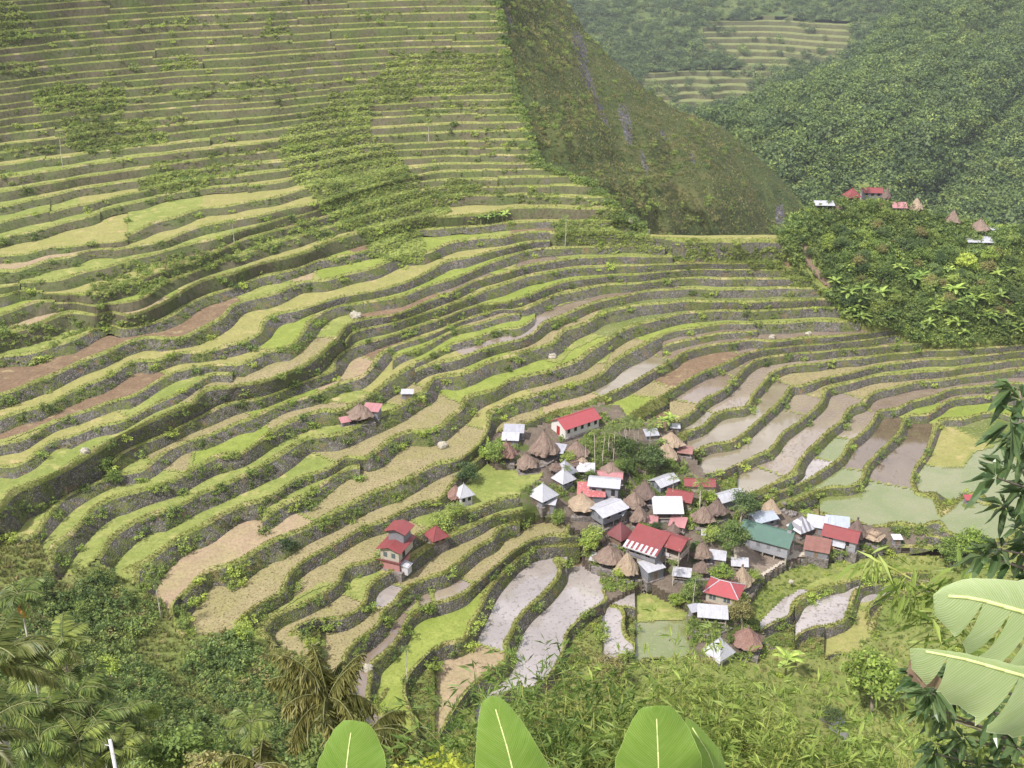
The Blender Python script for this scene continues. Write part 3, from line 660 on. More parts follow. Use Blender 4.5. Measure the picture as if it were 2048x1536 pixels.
# the earth inside the terraces
ub = FLD[..., :3].copy(); ub[..., 2] -= 2.8
iu_, ju_ = np.nonzero(terr); gi = np.arange(NV * NU).reshape(NV, NU)
fq = np.stack([gi[iu_ + 1, ju_], gi[iu_ + 1, ju_ + 1], gi[iu_, ju_ + 1], gi[iu_, ju_]], -1)
used = np.unique(fq); remap = np.full(NV * NU, -1); remap[used] = np.arange(len(used))
tag(link('terrace_earth', mesh_np('terrace_earth', ub.reshape(-1, 3)[used], remap[fq].ravel(), 4, [MATS['mud_dry']], smooth=True)), 'earth core of the terraced slope', None, None, 'structure')
# natural ground: village, left slope, knoll, valley, bank (with skirts down to the terraces)
def natural(name, zi, mat, label, drop=0.0, skirt=3.2):
    sel = keep & (zone == zi)
    S = FLD.copy(); S[..., 2] -= drop
    T = cell_tris(sel); T[:, :, 2] -= drop; i, j = np.nonzero(sel); sk = []
    for di, dj, a, b_ in ((-1, 0, (0, 0), (0, 1)), (1, 0, (1, 1), (1, 0)), (0, -1, (1, 0), (0, 0)), (0, 1, (0, 1), (1, 1))):
        ni, nj = i + di, j + dj
        ok = (ni >= 0) & (ni < sel.shape[0]) & (nj >= 0) & (nj < sel.shape[1])
        edge = np.ones(len(i), bool); edge[ok] = ~sel[ni[ok], nj[ok]]
        A = S[i[edge] + a[0], j[edge] + a[1]]; B = S[i[edge] + b_[0], j[edge] + b_[1]]
        A2 = A.copy(); B2 = B.copy(); A2[:, 2] -= skirt; B2[:, 2] -= skirt
        sk += [np.stack([A2, B2, B], 1), np.stack([A2, B, A], 1)]
    o = soup(name, [T] + sk, mat)
    tag(o, label, None, None, 'structure')
    return T
T_village = natural('village_ground', 1, MATS['village_earth'], 'trodden brown earth of the village between the houses')
T_left = natural('left_hillside', 2, MATS['hill_grass'], 'steep scrubby hillside left of the terraces')
T_knoll = natural('knoll_ground', 3, MATS['hill_grass'], 'wooded knoll at the end of the saddle')
T_low = natural('valley_ground', 4, MATS['hill_grass'], 'grassy valley floor below the village')
T_bank = natural('village_bank', 5, MATS['hill_grass'], 'green bank below the stone wall of the yard', 1.3)

# steep slope between the bottom of the picture and the viewpoint
def near_slope():
    us = np.arange(-700, 2800, 50.0); rows = []
    vs = np.array([1555, 1620, 1720, 1850, 2050, 2350, 2900, 3800])
    fr = np.array([1.0, 0.80, 0.58, 0.40, 0.24, 0.12, 0.05, 0.022])
    for v, f_ in zip(vs, fr):
        y0 = bil(YB, np.clip(us, GX0, GX1), np.full(len(us), 1555.0))
        rx = (us - 1024) / F; dy = (v - 768) / F
        Y = y0 * f_
        if v > 1600: Y = Y * (1 + 0.05 * np.sin(us * 0.02 + v))
        # sides fan out more gently close to the viewer
        t = Y / (CP - dy * SP); rows.append(np.stack([t * rx, Y, t * (-SP - dy * CP)], 1))
    back = rows[-1].copy(); back[:, 1] = -6; back[:, 0] = np.linspace(-14, 14, len(us)); back[:, 2] = -1.6; rows.append(back)
    back = back.copy(); back[:, 1] = -30; back[:, 2] = 6; back[:, 0] *= 3; rows.append(back)
    V = np.concatenate(rows); n = len(us); fc = []
    for i in range(len(rows) - 1):
        for j in range(n - 1): fc += [(i + 1) * n + j, (i + 1) * n + j + 1, i * n + j + 1, i * n + j]
    o = link('near_hillside', mesh_np('near_hillside', V, fc, 4, [MATS['hill_grass']], smooth=True))
    tag(o, 'steep overgrown hillside below the viewpoint', None, None, 'structure'); return V.reshape(len(rows), n, 3)
NEAR = near_slope()
def near_z(x, y):
    """height of the near hillside under a point (nearest vertex search, then plane)"""
    P = NEAR[:-2].reshape(-1, 3); d = (P[:, 0] - x) ** 2 + (P[:, 1] - y) ** 2
    k = np.argsort(d)[:4]; w = 1 / (d[k] + 0.05); return float((P[k, 2] * w).sum() / w.sum())
# ------------------------------------------------------------------ numpy value noise for displacement
_tab = np.random.default_rng(3).random((256, 256))
def vnoise(x, y):
    x = np.asarray(x, float); y = np.asarray(y, float)
    i = np.floor(x).astype(int); j = np.floor(y).astype(int); a = x - i; b = y - j
    a = a * a * (3 - 2 * a); b = b * b * (3 - 2 * b)
    g = lambda p, q: _tab[p % 256, q % 256]
    return g(i, j) * (1 - a) * (1 - b) + g(i + 1, j) * a * (1 - b) + g(i, j + 1) * (1 - a) * b + g(i + 1, j + 1) * a * b
def fbm(x, y, n=4):
    s = 0; a = 0.5
    for k in range(n): s = s + a * vnoise(x * 2 ** k + 17 * k, y * 2 ** k + 31 * k); a *= 0.5
    return s

def pix_pos(Ug, Vg, Yg):
    dx = (Ug - 1024) / F; dy = (Vg - 768) / F
    t = Yg / (CP - dy * SP)
    return np.stack([t * dx, Yg, t * (-SP - dy * CP)], -1)
def grid_obj(name, P, mat, smooth=True):
    n, m = P.shape[:2]; idx = np.arange(n * m).reshape(n, m)
    f_ = np.stack([idx[1:, :-1], idx[1:, 1:], idx[:-1, 1:], idx[:-1, :-1]], -1).reshape(-1, 4)
    return link(name, mesh_np(name, P.reshape(-1, 3), f_.ravel(), 4, [mat], smooth=smooth))

def spur_material():
    m, nt, b = new_mat('spur_grass'); p = coords(nt)
    ps = coords(nt, (1.0, 1.0, 0.25))
    n1 = noise(nt, ps, 0.06, 6, 0.7, 0.5); n2 = noise(nt, p, 0.7, 4, 0.7); n3 = noise(nt, ps, 0.035, 5, 0.65, 1.0)
    a = ramp(nt, n1, [(0.30, (0.05,0.075,0.028)), (0.5, (0.085,0.105,0.038)), (0.68, (0.145,0.135,0.058))])
    a = mix(nt, ramp(nt, n2, [(0.5, 0.0), (0.68, 0.7)]), a, (0.075,0.095,0.035))
    a = mix(nt, ramp(nt, n3, [(0.66, 0.0), (0.72, 0.7)]), a, (0.15,0.135,0.12))
    at = nt.nodes.new('ShaderNodeAttribute'); at.attribute_name = 'rock'; n4 = noise(nt, p, 0.5, 5, 0.75)
    rk = ramp(nt, n4, [(0.3, (0.04,0.038,0.045)), (0.5, (0.11,0.105,0.115)), (0.7, (0.30,0.285,0.295))])
    ad = nt.nodes.new('ShaderNodeMath'); ad.operation = 'ADD'; nt.links.new(at.outputs['Fac'], ad.inputs[0]); nt.links.new(n4, ad.inputs[1])
    a = mix(nt, ramp(nt, ad.outputs[0], [(0.82, 0.0), (0.92, 1.0)]), a, rk)
    nt.links.new(a, b.inputs['Base Color']); b.inputs['Roughness'].default_value = 0.95; b.inputs['Specular IOR Level'].default_value = 0.1
    bump(nt, b, n4, 1.0, 1.6)
spur_material()
ground_mat('far_scrub', (0.085,0.125,0.04), (0.155,0.18,0.06), (0.06,0.085,0.03), 0.012, 0.35, bs=0.8, bd=1.0)
ground_mat('far_tread', (0.19,0.215,0.08), (0.25,0.25,0.10), (0.14,0.165,0.06), 0.05, 0.4)
ground_mat('far_wall', (0.12,0.125,0.06), (0.15,0.14,0.08), (0.085,0.09,0.04), 0.05, 0.4)

# the steep spur right of the terraces
vsp = np.arange(-60, 531, 4.0)
rl = np.interp(vsp, [-60, 0, 100, 180, 250, 325, 345, 368, 408, 438, 460, 530], [990, 996, 1016, 1031, 1056, 1078, 1126, 1186, 1226, 1258, 1290, 1300])
rr_ = np.interp(vsp, [-60, 0, 60, 130, 180, 219, 255, 294, 337, 375, 415, 440, 530], [1098, 1132, 1168, 1236, 1296, 1350, 1447, 1497, 1542, 1578, 1608, 1622, 1650])
yl = bil(YB, rl, vsp) + np.interp(vsp, [200, 300, 360, 460, 530], [1.0, 5, 12, 40, 55])
rl = rl - np.interp(vsp, [-60, 250, 320, 460], [2, 4, 14, 22])
yr = np.interp(vsp, [-60, 0, 200, 415, 530], [560, 545, 505, 455, 440])
SS = np.linspace(0, 1, 130)
Us = rl[:, None] * (1 - SS) + rr_[:, None] * SS; Vs = np.repeat(vsp[:, None], len(SS), 1)
prof = SS ** 1.35
Ys = yl[:, None] * (1 - prof) + yr[:, None] * prof
edge = np.minimum(1, SS * 6) * np.minimum(1, (1 - SS) * 8)
Ys = Ys + edge * (52 * (fbm(Us / 80.0 - Vs / 200.0, Vs / 420.0) - 0.45) + 14 * (fbm(Us / 30.0 - Vs / 80.0, Vs / 90.0 + 9, 3) - 0.45))
Us = Us + (1 - np.minimum(1, (1 - SS) * 10)) * 10 * (fbm(Vs / 22.0, Us * 0 + 3.3, 3) - 0.45)
ROCK = np.zeros_like(Us)
for ru, rv, a_, b_, sl_ in ((1160,92,12,34,0.35),(1172,150,9,42,0.4),(1200,215,6,40,0.4),(1250,238,11,30,0.2),(1256,268,8,22,0.2),(1325,270,5,10,0.3),(1560,430,10,22,0.0),(1020,40,4,30,0.3),(1290,330,5,30,0.3),(1385,320,4,18,0.3)):
    w = (Us - ru) - sl_ * (Vs - rv); ROCK = np.maximum(ROCK, 0.95 * np.exp(-(w / a_) ** 2 - ((Vs - rv) / b_) ** 2))
Ys = Ys + ROCK * (6 * (fbm(Us / 9.0, Vs / 12.0, 3) - 0.3))
PS = pix_pos(Us, Vs, Ys)
back = [PS[:, -1:] + np.array([d * 0.5, d * 1.6, -d * 0.9]) for d in (6, 25, 80, 200)]
PSX = np.concatenate([PS] + back, 1)
spur = grid_obj('spur_hillside', PSX, MATS['spur_grass'])
_ra = spur.data.attributes.new('rock', 'FLOAT', 'POINT'); _ra.data.foreach_set('value', np.concatenate([ROCK] + [ROCK[:, -1:] * 0] * 4, 1).astype(np.float32).ravel())
spur = tag(spur, 'steep grassy mountain spur with rocky streaks beside the terraces', None, None, 'structure')

# hill on the far right and the farther slope with its own terraces
def far_rows(v, tab): return np.interp(v, [t[0] for t in tab], [t[1] for t in tab])
vr = np.arange(-60, 541, 6.0)
ul = far_rows(vr, [(-60,1862),(20,1792),(100,1722),(140,1690),(180,1562),(215,1482),(245,1402),(262,1300),(300,1240),(540,1240)])
yb_ = far_rows(vr, [(-60,1120),(0,990),(140,790),(245,700),(350,640),(480,575),(540,545)])
SR = np.linspace(0, 1, 120)
Ur = ul[:, None] * (1 - SR) + 2560 * SR; Vr = np.repeat(vr[:, None], len(SR), 1)
side = np.exp(-SR * 9)
Yr = yb_[:, None] * (1 + 0.10 * side) + (np.minimum(1, SR * 10) * (0.25 + 0.75 * np.clip((Ur - 1600) / 250.0, 0, 1))) * (190 * (fbm(Ur / 230.0 + Vr / 300.0, Vr / 300.0 + 5) - 0.45) + 40 * (fbm(Ur / 70.0, Vr / 80.0 + 5, 3) - 0.45))
Yr = np.minimum.accumulate(Yr[::-1] * 1.0, 0)[::-1] if False else Yr
PR = pix_pos(Ur, Vr, Yr)
tag(grid_obj('right_hill', PR, MATS['far_scrub']), 'scrub-covered mountain slope behind the knoll', None, None, 'structure')
vf = np.arange(-66, 301, 3.0); uf = np.arange(1040, 1941, 6.0)
Uf, Vf = np.meshgrid(uf, vf)
Yf = far_rows(vf, [(-66,1560),(0,1400),(130,1180),(215,1060),(300,960)])[:, None] + 40 * (fbm(Uf / 150.0, Vf / 120.0) - 0.45) + 60 * np.sin((Uf - 1040) / 260.0)
PF = pix_pos(Uf, Vf, Yf)
TERR1 = [(1275,150),(1300,142),(1500,132),(1512,150),(1508,200),(1380,216),(1300,215)]
TERR2 = [(1405,45),(1440,36),(1500,40),(1530,30),(1712,44),(1690,110),(1640,130),(1560,136),(1520,175),(1505,130),(1400,100)]
cuf = (Uf[:-1, :-1] + Uf[1:, 1:]) / 2; cvf = (Vf[:-1, :-1] + Vf[1:, 1:]) / 2
mt = poly_mask(TERR1, cuf, cvf) | poly_mask(TERR2, cuf, cvf)
idx = np.arange(Uf.size).reshape(Uf.shape)
q = np.stack([idx[1:, :-1], idx[1:, 1:], idx[:-1, 1:], idx[:-1, :-1]], -1)
tag(link('far_hill', mesh_np('far_hill', PF.reshape(-1, 3), q[~mt].ravel(), 4, [MATS['far_scrub']], smooth=True)), 'distant forested mountain slope with terraces', None, None, 'structure')
zv, zu = np.gradient(PF[..., 2]); yv, yu = np.gradient(PF[..., 1]); xv, xu = np.gradient(PF[..., 0])
dt = xu * yv - xv * yu
slf = np.clip(np.hypot((zu * yv - zv * yu) / dt, (zv * xu - zu * xv) / dt), 0.1, 2.0)
FF = np.concatenate([PF, slf[..., None], Uf[..., None], Vf[..., None]], -1)
a_ = FF[:-1, :-1][mt]; b_ = FF[:-1, 1:][mt]; c_ = FF[1:, 1:][mt]; d_ = FF[1:, :-1][mt]
TF = np.concatenate([np.stack([d_, c_, b_], 1), np.stack([d_, b_, a_], 1)])
far_out = []
z0 = TF[:, :, 2].min(); z1 = TF[:, :, 2].max()
terrace(TF, np.arange(z0 - 1, z1 + 4, 4.4), far_out, lip=0.6, bw=0.9, wk=0.7, cap=0.5)
fw = [t for k, z, t in far_out if k == 'wall']; ft = [t for k, z, t in far_out if k != 'wall']
o_ft = soup('far_terraces', ft, MATS['far_tread']); tag(o_ft, 'distant rice terraces on the mountain slope', None, None, 'structure')
soup('far_terrace_walls', fw, MATS['far_wall'], o_ft)
far_base = PF.copy()

fb = PF.copy(); fb[..., 2] -= 4.7
tag(link('far_terrace_earth', mesh_np('far_terrace_earth', fb.reshape(-1, 3), q.ravel(), 4, [MATS['far_scrub']], smooth=True)), 'earth core of the distant terraces', None, None, 'structure')
# ------------------------------------------------------------------ foliage building blocks
leaf_mat('leaf_bush', (0.091,0.151,0.040), (0.302,0.383,0.091))
leaf_mat('leaf_bright', (0.175,0.263,0.044), (0.420,0.507,0.105))
leaf_mat('leaf_fresh', (0.19,0.26,0.055), (0.38,0.44,0.13))
leaf_mat('leaf_dark', (0.041,0.080,0.031), (0.141,0.199,0.066))
leaf_mat('leaf_mid', (0.070,0.124,0.037), (0.231,0.302,0.081))
leaf_mat('leaf_olive', (0.131,0.140,0.049), (0.333,0.306,0.114))
leaf_mat('leaf_far', (0.035,0.07,0.026), (0.13,0.175,0.055), 0.25, 0.55, 0.012)
leaf_mat('grass_dark', (0.07,0.105,0.028), (0.22,0.24,0.07), 0.3)
leaf_mat('grass_yellow', (0.155,0.185,0.045), (0.310,0.300,0.100), 0.3)  # yellow green grass, the blades' own colour
leaf_mat('grass_dry', (0.220,0.187,0.083), (0.396,0.330,0.165), 0.3)
leaf_mat('banana_leaf', (0.175,0.280,0.052), (0.403,0.525,0.131), 0.4, 0.4)
leaf_mat('palm_leaf', (0.079,0.131,0.035), (0.245,0.306,0.079), 0.3, 0.45)
plain('bark', (0.20,0.165,0.13), 0.95, 0.35, 6, 0.1, bs=0.4)
plain('bark_pale', (0.36,0.33,0.27), 0.9, 0.25, 5, 0.1, bs=0.3)
plain('banana_stem', (0.17,0.18,0.07), 0.7, 0.35, 4)

def rand_unit(r, n):
    v = r.normal(size=(n, 3)); return v / np.linalg.norm(v, axis=1, keepdims=True)
def leaf_quads(r, C, size, up=0.5, outward=None, aspect=0.5):
    """diamond leaves at centres C; normals lean up and outward"""
    n = len(C); N = rand_unit(r, n) + np.array([0, 0, up])
    if outward is not None: N = N + outward * 0.7
    N /= np.linalg.norm(N, axis=1, keepdims=True)
    D = np.cross(N, rand_unit(r, n)); D /= np.linalg.norm(D, axis=1, keepdims=True) + 1e-9
    S = np.cross(N, D); L_ = (size * r.uniform(0.6, 1.3, n))[:, None]
    V = np.stack([C - D * L_ * 0.5, C + S * L_ * aspect * 0.5 - N * L_ * 0.08, C + D * L_ * 0.5 - N * L_ * 0.12, C - S * L_ * aspect * 0.5 - N * L_ * 0.08], 1)
    return V.reshape(-1, 3)
def crown_verts(seed, clumps, per, rx, rz, leaf, clump_r=0.34, hollow=0.45, zc=0.0, aspect=0.55):
    r = np.random.default_rng(seed)
    d = rand_unit(r, clumps); rad = (hollow + (1 - hollow) * r.random(clumps) ** 0.6)
    lump = 1 + 0.28 * np.sin(d[:, 0] * 3.1 + seed) * np.cos(d[:, 1] * 2.7 + seed * 1.7)
    cc = d * (rad * lump)[:, None] * np.array([rx, rx, rz])
    k = r.uniform(0.6, 1.25, clumps) * clump_r * rx
    C = np.repeat(cc, per, 0) + r.normal(size=(clumps * per, 3)) * np.repeat(k, per)[:, None] * np.array([0.6, 0.6, 0.42])
    C[:, 2] += zc
    out = C - np.array([0, 0, zc]); out /= np.linalg.norm(out, axis=1, keepdims=True) + 1e-6
    return leaf_quads(r, C, leaf, 0.6, out, aspect)
def quads_mesh(name, V, mats, mi=None):
    return mesh_np(name, V, np.arange(len(V)), 4, mats, mi)
def blades_mesh(name, seed, n, h, spread, w, mat, droop=0.35):
    r = np.random.default_rng(seed); V = []; Fc = []
    for i in range(n):
        a = r.uniform(0, 6.283); b0 = np.array([math.cos(a), math.sin(a), 0]) * r.uniform(0, 0.25) * spread
        d = np.array([math.cos(a), math.sin(a), 0]) * spread * r.uniform(0.3, 1.0); hh = h * r.uniform(0.6, 1.1)
        s = np.array([-math.sin(a), math.cos(a), 0]) * w * 0.5
        m = b0 + d * 0.4 + np.array([0, 0, hh * 0.75]); t = b0 + d + np.array([0, 0, hh * (1 - droop * r.random())])
        k = len(V); V += [b0 - s, b0 + s, m + s * 0.8, m - s * 0.8, t]; Fc += [(k, k + 1, k + 2, k + 3), (k + 3, k + 2, k + 4)]
    flat = [i for f_ in Fc for i in f_]; tot = [len(f_) for f_ in Fc]
    return mesh_np(name, np.array(V), flat, tot, [mat])

def tmpl(name, me):
    return bpy.data.objects.new(name, me)
_gn = {}
def gn_group(t):
    if t.name in _gn: return _gn[t.name]
    ng = bpy.data.node_groups.new('scatter_' + t.name, 'GeometryNodeTree')
    ng.interface.new_socket('Geometry', in_out='INPUT', socket_type='NodeSocketGeometry')
    ng.interface.new_socket('Geometry', in_out='OUTPUT', socket_type='NodeSocketGeometry')
    gi = ng.nodes.new('NodeGroupInput'); go = ng.nodes.new('NodeGroupOutput')
    iop = ng.nodes.new('GeometryNodeInstanceOnPoints'); oi = ng.nodes.new('GeometryNodeObjectInfo'); oi.inputs[0].default_value = t
    ar = ng.nodes.new('GeometryNodeInputNamedAttribute'); ar.data_type = 'FLOAT_VECTOR'; ar.inputs[0].default_value = 'rot'
    asc = ng.nodes.new('GeometryNodeInputNamedAttribute'); asc.data_type = 'FLOAT_VECTOR'; asc.inputs[0].default_value = 'scl'
    e2r = ng.nodes.new('FunctionNodeEulerToRotation'); lk = ng.links
    lk.new(ar.outputs[0], e2r.inputs[0]); lk.new(e2r.outputs[0], iop.inputs['Rotation'])
    lk.new(asc.outputs[0], iop.inputs['Scale'])
    lk.new(gi.outputs[0], iop.inputs['Points']); lk.new(oi.outputs['Geometry'], iop.inputs['Instance']); lk.new(iop.outputs[0], go.inputs[0])
    _gn[t.name] = ng; return ng
def scatter(name, t, P, scl, label, rot=None, cat=None, seed=0, zs=None):
    P = np.asarray(P); n = len(P)
    if n == 0: return None
    r = np.random.default_rng(seed + n)
    if rot is None: rot = np.stack([r.normal(0, 0.12, n), r.normal(0, 0.12, n), r.uniform(0, 6.283, n)], 1)
    scl = np.asarray(scl); S = np.stack([scl * r.uniform(0.85, 1.2, n), scl * r.uniform(0.85, 1.2, n), scl * (r.uniform(0.75, 1.15, n) if zs is None else zs)], 1)
    me = mesh_np(name, P, [], 3, None, None, attrs={'rot': ('FLOAT_VECTOR', rot), 'scl': ('FLOAT_VECTOR', S)}) if False else None
    me = bpy.data.meshes.new(name); me.vertices.add(n); me.vertices.foreach_set('co', P.astype(np.float32).ravel())
    for an, arr in (('rot', rot), ('scl', S)):
        a = me.attributes.new(an, 'FLOAT_VECTOR', 'POINT'); a.data.foreach_set('vector', arr.astype(np.float32).ravel())
    me.update()
    o = link(name, me); md = o.modifiers.new('scatter', 'NODES'); md.node_group = gn_group(t)
    tag(o, label, cat, None, 'stuff'); return o

def to_px(P):
    dn = P[:, 1] * CP - P[:, 2] * SP; return 1024 + F * P[:, 0] / dn, 768 + F * (-P[:, 2] * CP - P[:, 1] * SP) / dn
PATH_PX = [(1594,486),(1618,490),(1634,528),(1660,554),(1684,582),(1666,596),(1632,566),(1606,536),(1598,512)]
def sample_tris(T, n, seed, persp=True, up_only=False):
    r = np.random.default_rng(seed); A = T[:, 0, :3]; B = T[:, 1, :3]; C = T[:, 2, :3]
    ar = 0.5 * np.linalg.norm(np.cross(B - A, C - A), axis=1)
    if persp: ar = ar / np.maximum(A[:, 1], 30.0) ** 2
    p = ar / ar.sum(); k = r.choice(len(T), n, p=p)
    a = r.random(n); b = r.random(n); f_ = a + b > 1; a[f_] = 1 - a[f_]; b[f_] = 1 - b[f_]
    return A[k] + (B[k] - A[k]) * a[:, None] + (C[k] - A[k]) * b[:, None], T[k, 0, 4], T[k, 0, 5]

t_bush = [tmpl('bush_a', quads_mesh('bush_a', crown_verts(11, 16, 20, 0.9, 0.75, 0.26, zc=0.55), [MATS['leaf_bush']])),
          tmpl('bush_b', quads_mesh('bush_b', crown_verts(12, 14, 20, 0.9, 0.65, 0.28, zc=0.5), [MATS['leaf_bright']])),
          tmpl('bush_c', quads_mesh('bush_c', crown_verts(13, 16, 18, 0.9, 0.8, 0.26, zc=0.55), [MATS['leaf_mid']])),
          tmpl('bush_d', quads_mesh('bush_d', crown_verts(14, 12, 18, 0.9, 0.7, 0.24, zc=0.5), [MATS['leaf_olive']]))]
t_fresh = tmpl('bush_e', quads_mesh('bush_e', crown_verts(15, 14, 20, 0.95, 0.5, 0.28, zc=0.35), [MATS['leaf_fresh']])); t_fgrass = tmpl('tuft_d', blades_mesh('tuft_d', 34, 14, 0.8, 0.9, 0.14, MATS['leaf_fresh'], 0.6))
t_far = [tmpl('far_crown_a', quads_mesh('far_crown_a', crown_verts(21, 22, 16, 0.95, 0.75, 0.24, zc=0.5), [MATS['leaf_far']])),
         tmpl('far_crown_b', quads_mesh('far_crown_b', crown_verts(22, 22, 16, 0.95, 0.9, 0.24, zc=0.6), [MATS['leaf_mid']])),
         tmpl('far_crown_c', quads_mesh('far_crown_c', crown_verts(23, 22, 16, 0.95, 0.7, 0.24, zc=0.5), [MATS['leaf_dark']]))]
t_grass = [tmpl('tuft_a', blades_mesh('tuft_a', 31, 12, 1.0, 0.7, 0.12, MATS['grass_dark'])),
           tmpl('tuft_b', blades_mesh('tuft_b', 32, 12, 1.0, 0.7, 0.12, MATS['grass_yellow'])),
           tmpl('tuft_c', blades_mesh('tuft_c', 33, 12, 1.0, 0.6, 0.10, MATS['grass_dry']))]

# grass on walls and rims
WT = np.concatenate(wall_pts)
def clumpy(P, s, lo): return fbm(P[:, 0] * s + 40, P[:, 1] * s + P[:, 2] * 0.4 + 40, 3) > lo
P, pu, pv = sample_tris(WT, 46000, 1); k = clumpy(P, 0.16, 0.47) & ((P[:, 2] > -99) | (np.random.default_rng(8).random(len(P)) < 0.5))
scatter('wall_grass', t_grass[0], P[k], np.random.default_rng(1).uniform(0.2, 0.45, k.sum()), 'dark green grass growing from the terrace walls', cat='grass')
P, pu, pv = sample_tris(WT, 18000, 2); k = clumpy(P + 90, 0.10, 0.53) & ((P[:, 2] > -99) | (np.random.default_rng(8).random(len(P)) < 0.35))
scatter('wall_shrubs', t_bush[1] if False else t_bush[0], P[k], np.random.default_rng(2).uniform(0.2, 0.45, k.sum()), 'low leafy weeds clinging to the terrace walls', cat='weeds')
BT = np.concatenate([t for k_, z, t in PIECES if k_ == 'bund'])
P, pu, pv = sample_tris(BT, 42000, 3)
scatter('rim_grass', t_grass[1], P, np.random.default_rng(3).uniform(0.18, 0.42, len(P)), 'yellow green grass fringing the terrace rims', cat='grass')
P, pu, pv = sample_tris(BT, 12000, 4); k = clumpy(P + 31, 0.07, 0.50)
scatter('dry_rim_grass', t_grass[2], P[k], np.random.default_rng(4).uniform(0.18, 0.4, k.sum()), 'dry straw coloured grass on the terrace rims', cat='grass')

# abandoned, overgrown parts of the upper slope
OVER = [[(545,300),(600,240),(660,195),(720,170),(800,112),(880,95),(1000,105),(1030,175),(930,185),(820,195),(745,205),(735,255),(785,300),(830,345),(830,395),(920,350),(960,365),(900,405),(860,440),(820,450),(740,475),(680,450),(640,400),(590,360)],
        [(70,180),(150,165),(245,180),(250,225),(160,235),(90,220)], [(110,250),(200,240),(310,250),(330,285),(230,310),(140,300)], [(270,350),(330,335),(420,345),(420,370),(330,385),(280,380)],
        [(-80,0),(25,10),(60,60),(40,90),(-80,100)], [(330,110),(400,108),(400,135),(330,135)], [(520,55),(580,50),(585,75),(525,80)], [(720,460),(830,440),(850,500),(800,520),(730,500)], [(1125,430),(1230,420),(1300,462),(1330,500),(1200,490),(1120,470)],
        [(1330,490),(1560,488),(1620,540),(1660,590),(1560,555),(1480,520),(1380,505)]]
allT = np.concatenate([t for k_, z, t in PIECES if k_ in ('tread', 'bund', 'wall')])
cu_ = allT[:, :, 4].mean(1); cv_ = allT[:, :, 5].mean(1)
mo = np.zeros(len(allT), bool)
jx = 26 * (fbm(cu_ / 30.0, cv_ / 30.0, 3) - 0.45); jy = 22 * (fbm(cu_ / 30.0 + 50, cv_ / 30.0, 3) - 0.45)
for pl in OVER: mo |= poly_mask(pl, cu_ + jx * 2, cv_ + jy * 2)
rgn = np.random.default_rng(9)
for i, (n, lo, hi) in enumerate(((900, 0.3, 0.9), (4200, 0.3, 0.8), (120, 0.5, 1.2), (1800, 0.25, 0.7))):
    P, pu, pv = sample_tris(allT[mo], n, 10 + i); P = P[clumpy(P, 0.05, 0.36)]; n = len(P)
    scatter('overgrown_scrub', t_fresh if i in (1, 3) else t_bush[i], P, rgn.uniform(lo, hi, n), 'scrub and weeds overgrowing the abandoned upper terraces', cat='scrub')
P, pu, pv = sample_tris(allT[mo], 20000, 15); scatter('overgrown_grass', t_fgrass, P, rgn.uniform(0.4, 0.9, len(P)), 'tall grass over the abandoned upper terraces', cat='grass')
UT = np.concatenate([t for k_, z, t in PIECES if z > -80 and k_ in ('tread', 'bund', 'wall')])
for i, n, lo, hi in ((1, 12000, 0.3, 0.9), (0, 5000, 0.3, 0.9), (3, 1500, 0.3, 0.8)):
    P, pu, pv = sample_tris(UT, n, 16 + i); P = P[clumpy(P + 21, 0.035, 0.535)]
    scatter('creeping_scrub', t_fresh if i == 1 else t_bush[i], P, rgn.uniform(lo, hi, len(P)), 'low scrub creeping over the upper terraces', cat='scrub')
# scattered bushes on all walls of the bowl
for i, n in ((0, 420), (2, 220), (1, 420)):
    P, pu, pv = sample_tris(WT, n, 20 + i)
    scatter('wall_bushes', t_bush[i], P, rgn.uniform(0.5, 1.3, n), 'small bushes rooted in the terrace walls', cat='bushes')

# undergrowth on the natural slopes
for nm, TT, spec, lab in (
    ('left_scrub', T_left, ((0, 2600, 0.5, 1.4), (2, 2400, 0.6, 1.9), (3, 1500, 0.5, 1.3), (1, 1100, 0.4, 1.0)), 'mixed scrub covering the steep hillside left of the terraces'),
    ('knoll_undergrowth', T_knoll, ((0, 1500, 0.8, 2.0), (2, 1700, 0.8, 2.2), (1, 900, 0.7, 1.6)), 'dense green undergrowth on the wooded knoll'),
    ('valley_weeds', T_low, ((0, 500, 0.3, 0.8), (3, 400, 0.3, 0.7), (1, 400, 0.3, 0.7)), 'weeds and low bushes in the valley below the village'),
    ('bank_weeds', T_bank, ((1, 160, 0.15, 0.4), (0, 90, 0.15, 0.4)), 'leafy weeds on the bank below the yard wall')):
    for i, n, lo, hi in spec:
        P, pu, pv = sample_tris(TT, n, 30 + i); pu_, pv_ = to_px(P); P = P[~poly_mask(PATH_PX, pu_, pv_) & ((nm != 'left_scrub') | (poly_mask(LEFTSLOPE, pu_, pv_ - 30) & clumpy(P + 200, 0.05, 0.41 if i != 1 else 0.5)))]; n = len(P)
        scatter(nm, t_bush[i], P, rgn.uniform(lo, hi, n), lab, cat='undergrowth')
P, pu, pv = sample_tris(T_left, 9000, 41)
scatter('left_grass', t_grass[0], P, rgn.uniform(0.4, 1.0, len(P)), 'rough grass on the steep hillside left of the terraces', cat='grass')
P, pu, pv = sample_tris(T_low, 5000, 42)
scatter('valley_grass', t_grass[1], P, rgn.uniform(0.25, 0.6, len(P)), 'grass on the valley floor below the village', cat='grass')
YARD_PX = [(1455,1094),(1500,1080),(1606,1084),(1640,1112),(1572,1130),(1524,1160),(1490,1160),(1468,1134)]
vp, pu, pv = sample_tris(T_village, 2600, 43); qu, qv = to_px(vp); k = clumpy(vp + 12, 0.10, 0.47) & ~poly_mask(YARD_PX, qu, qv)
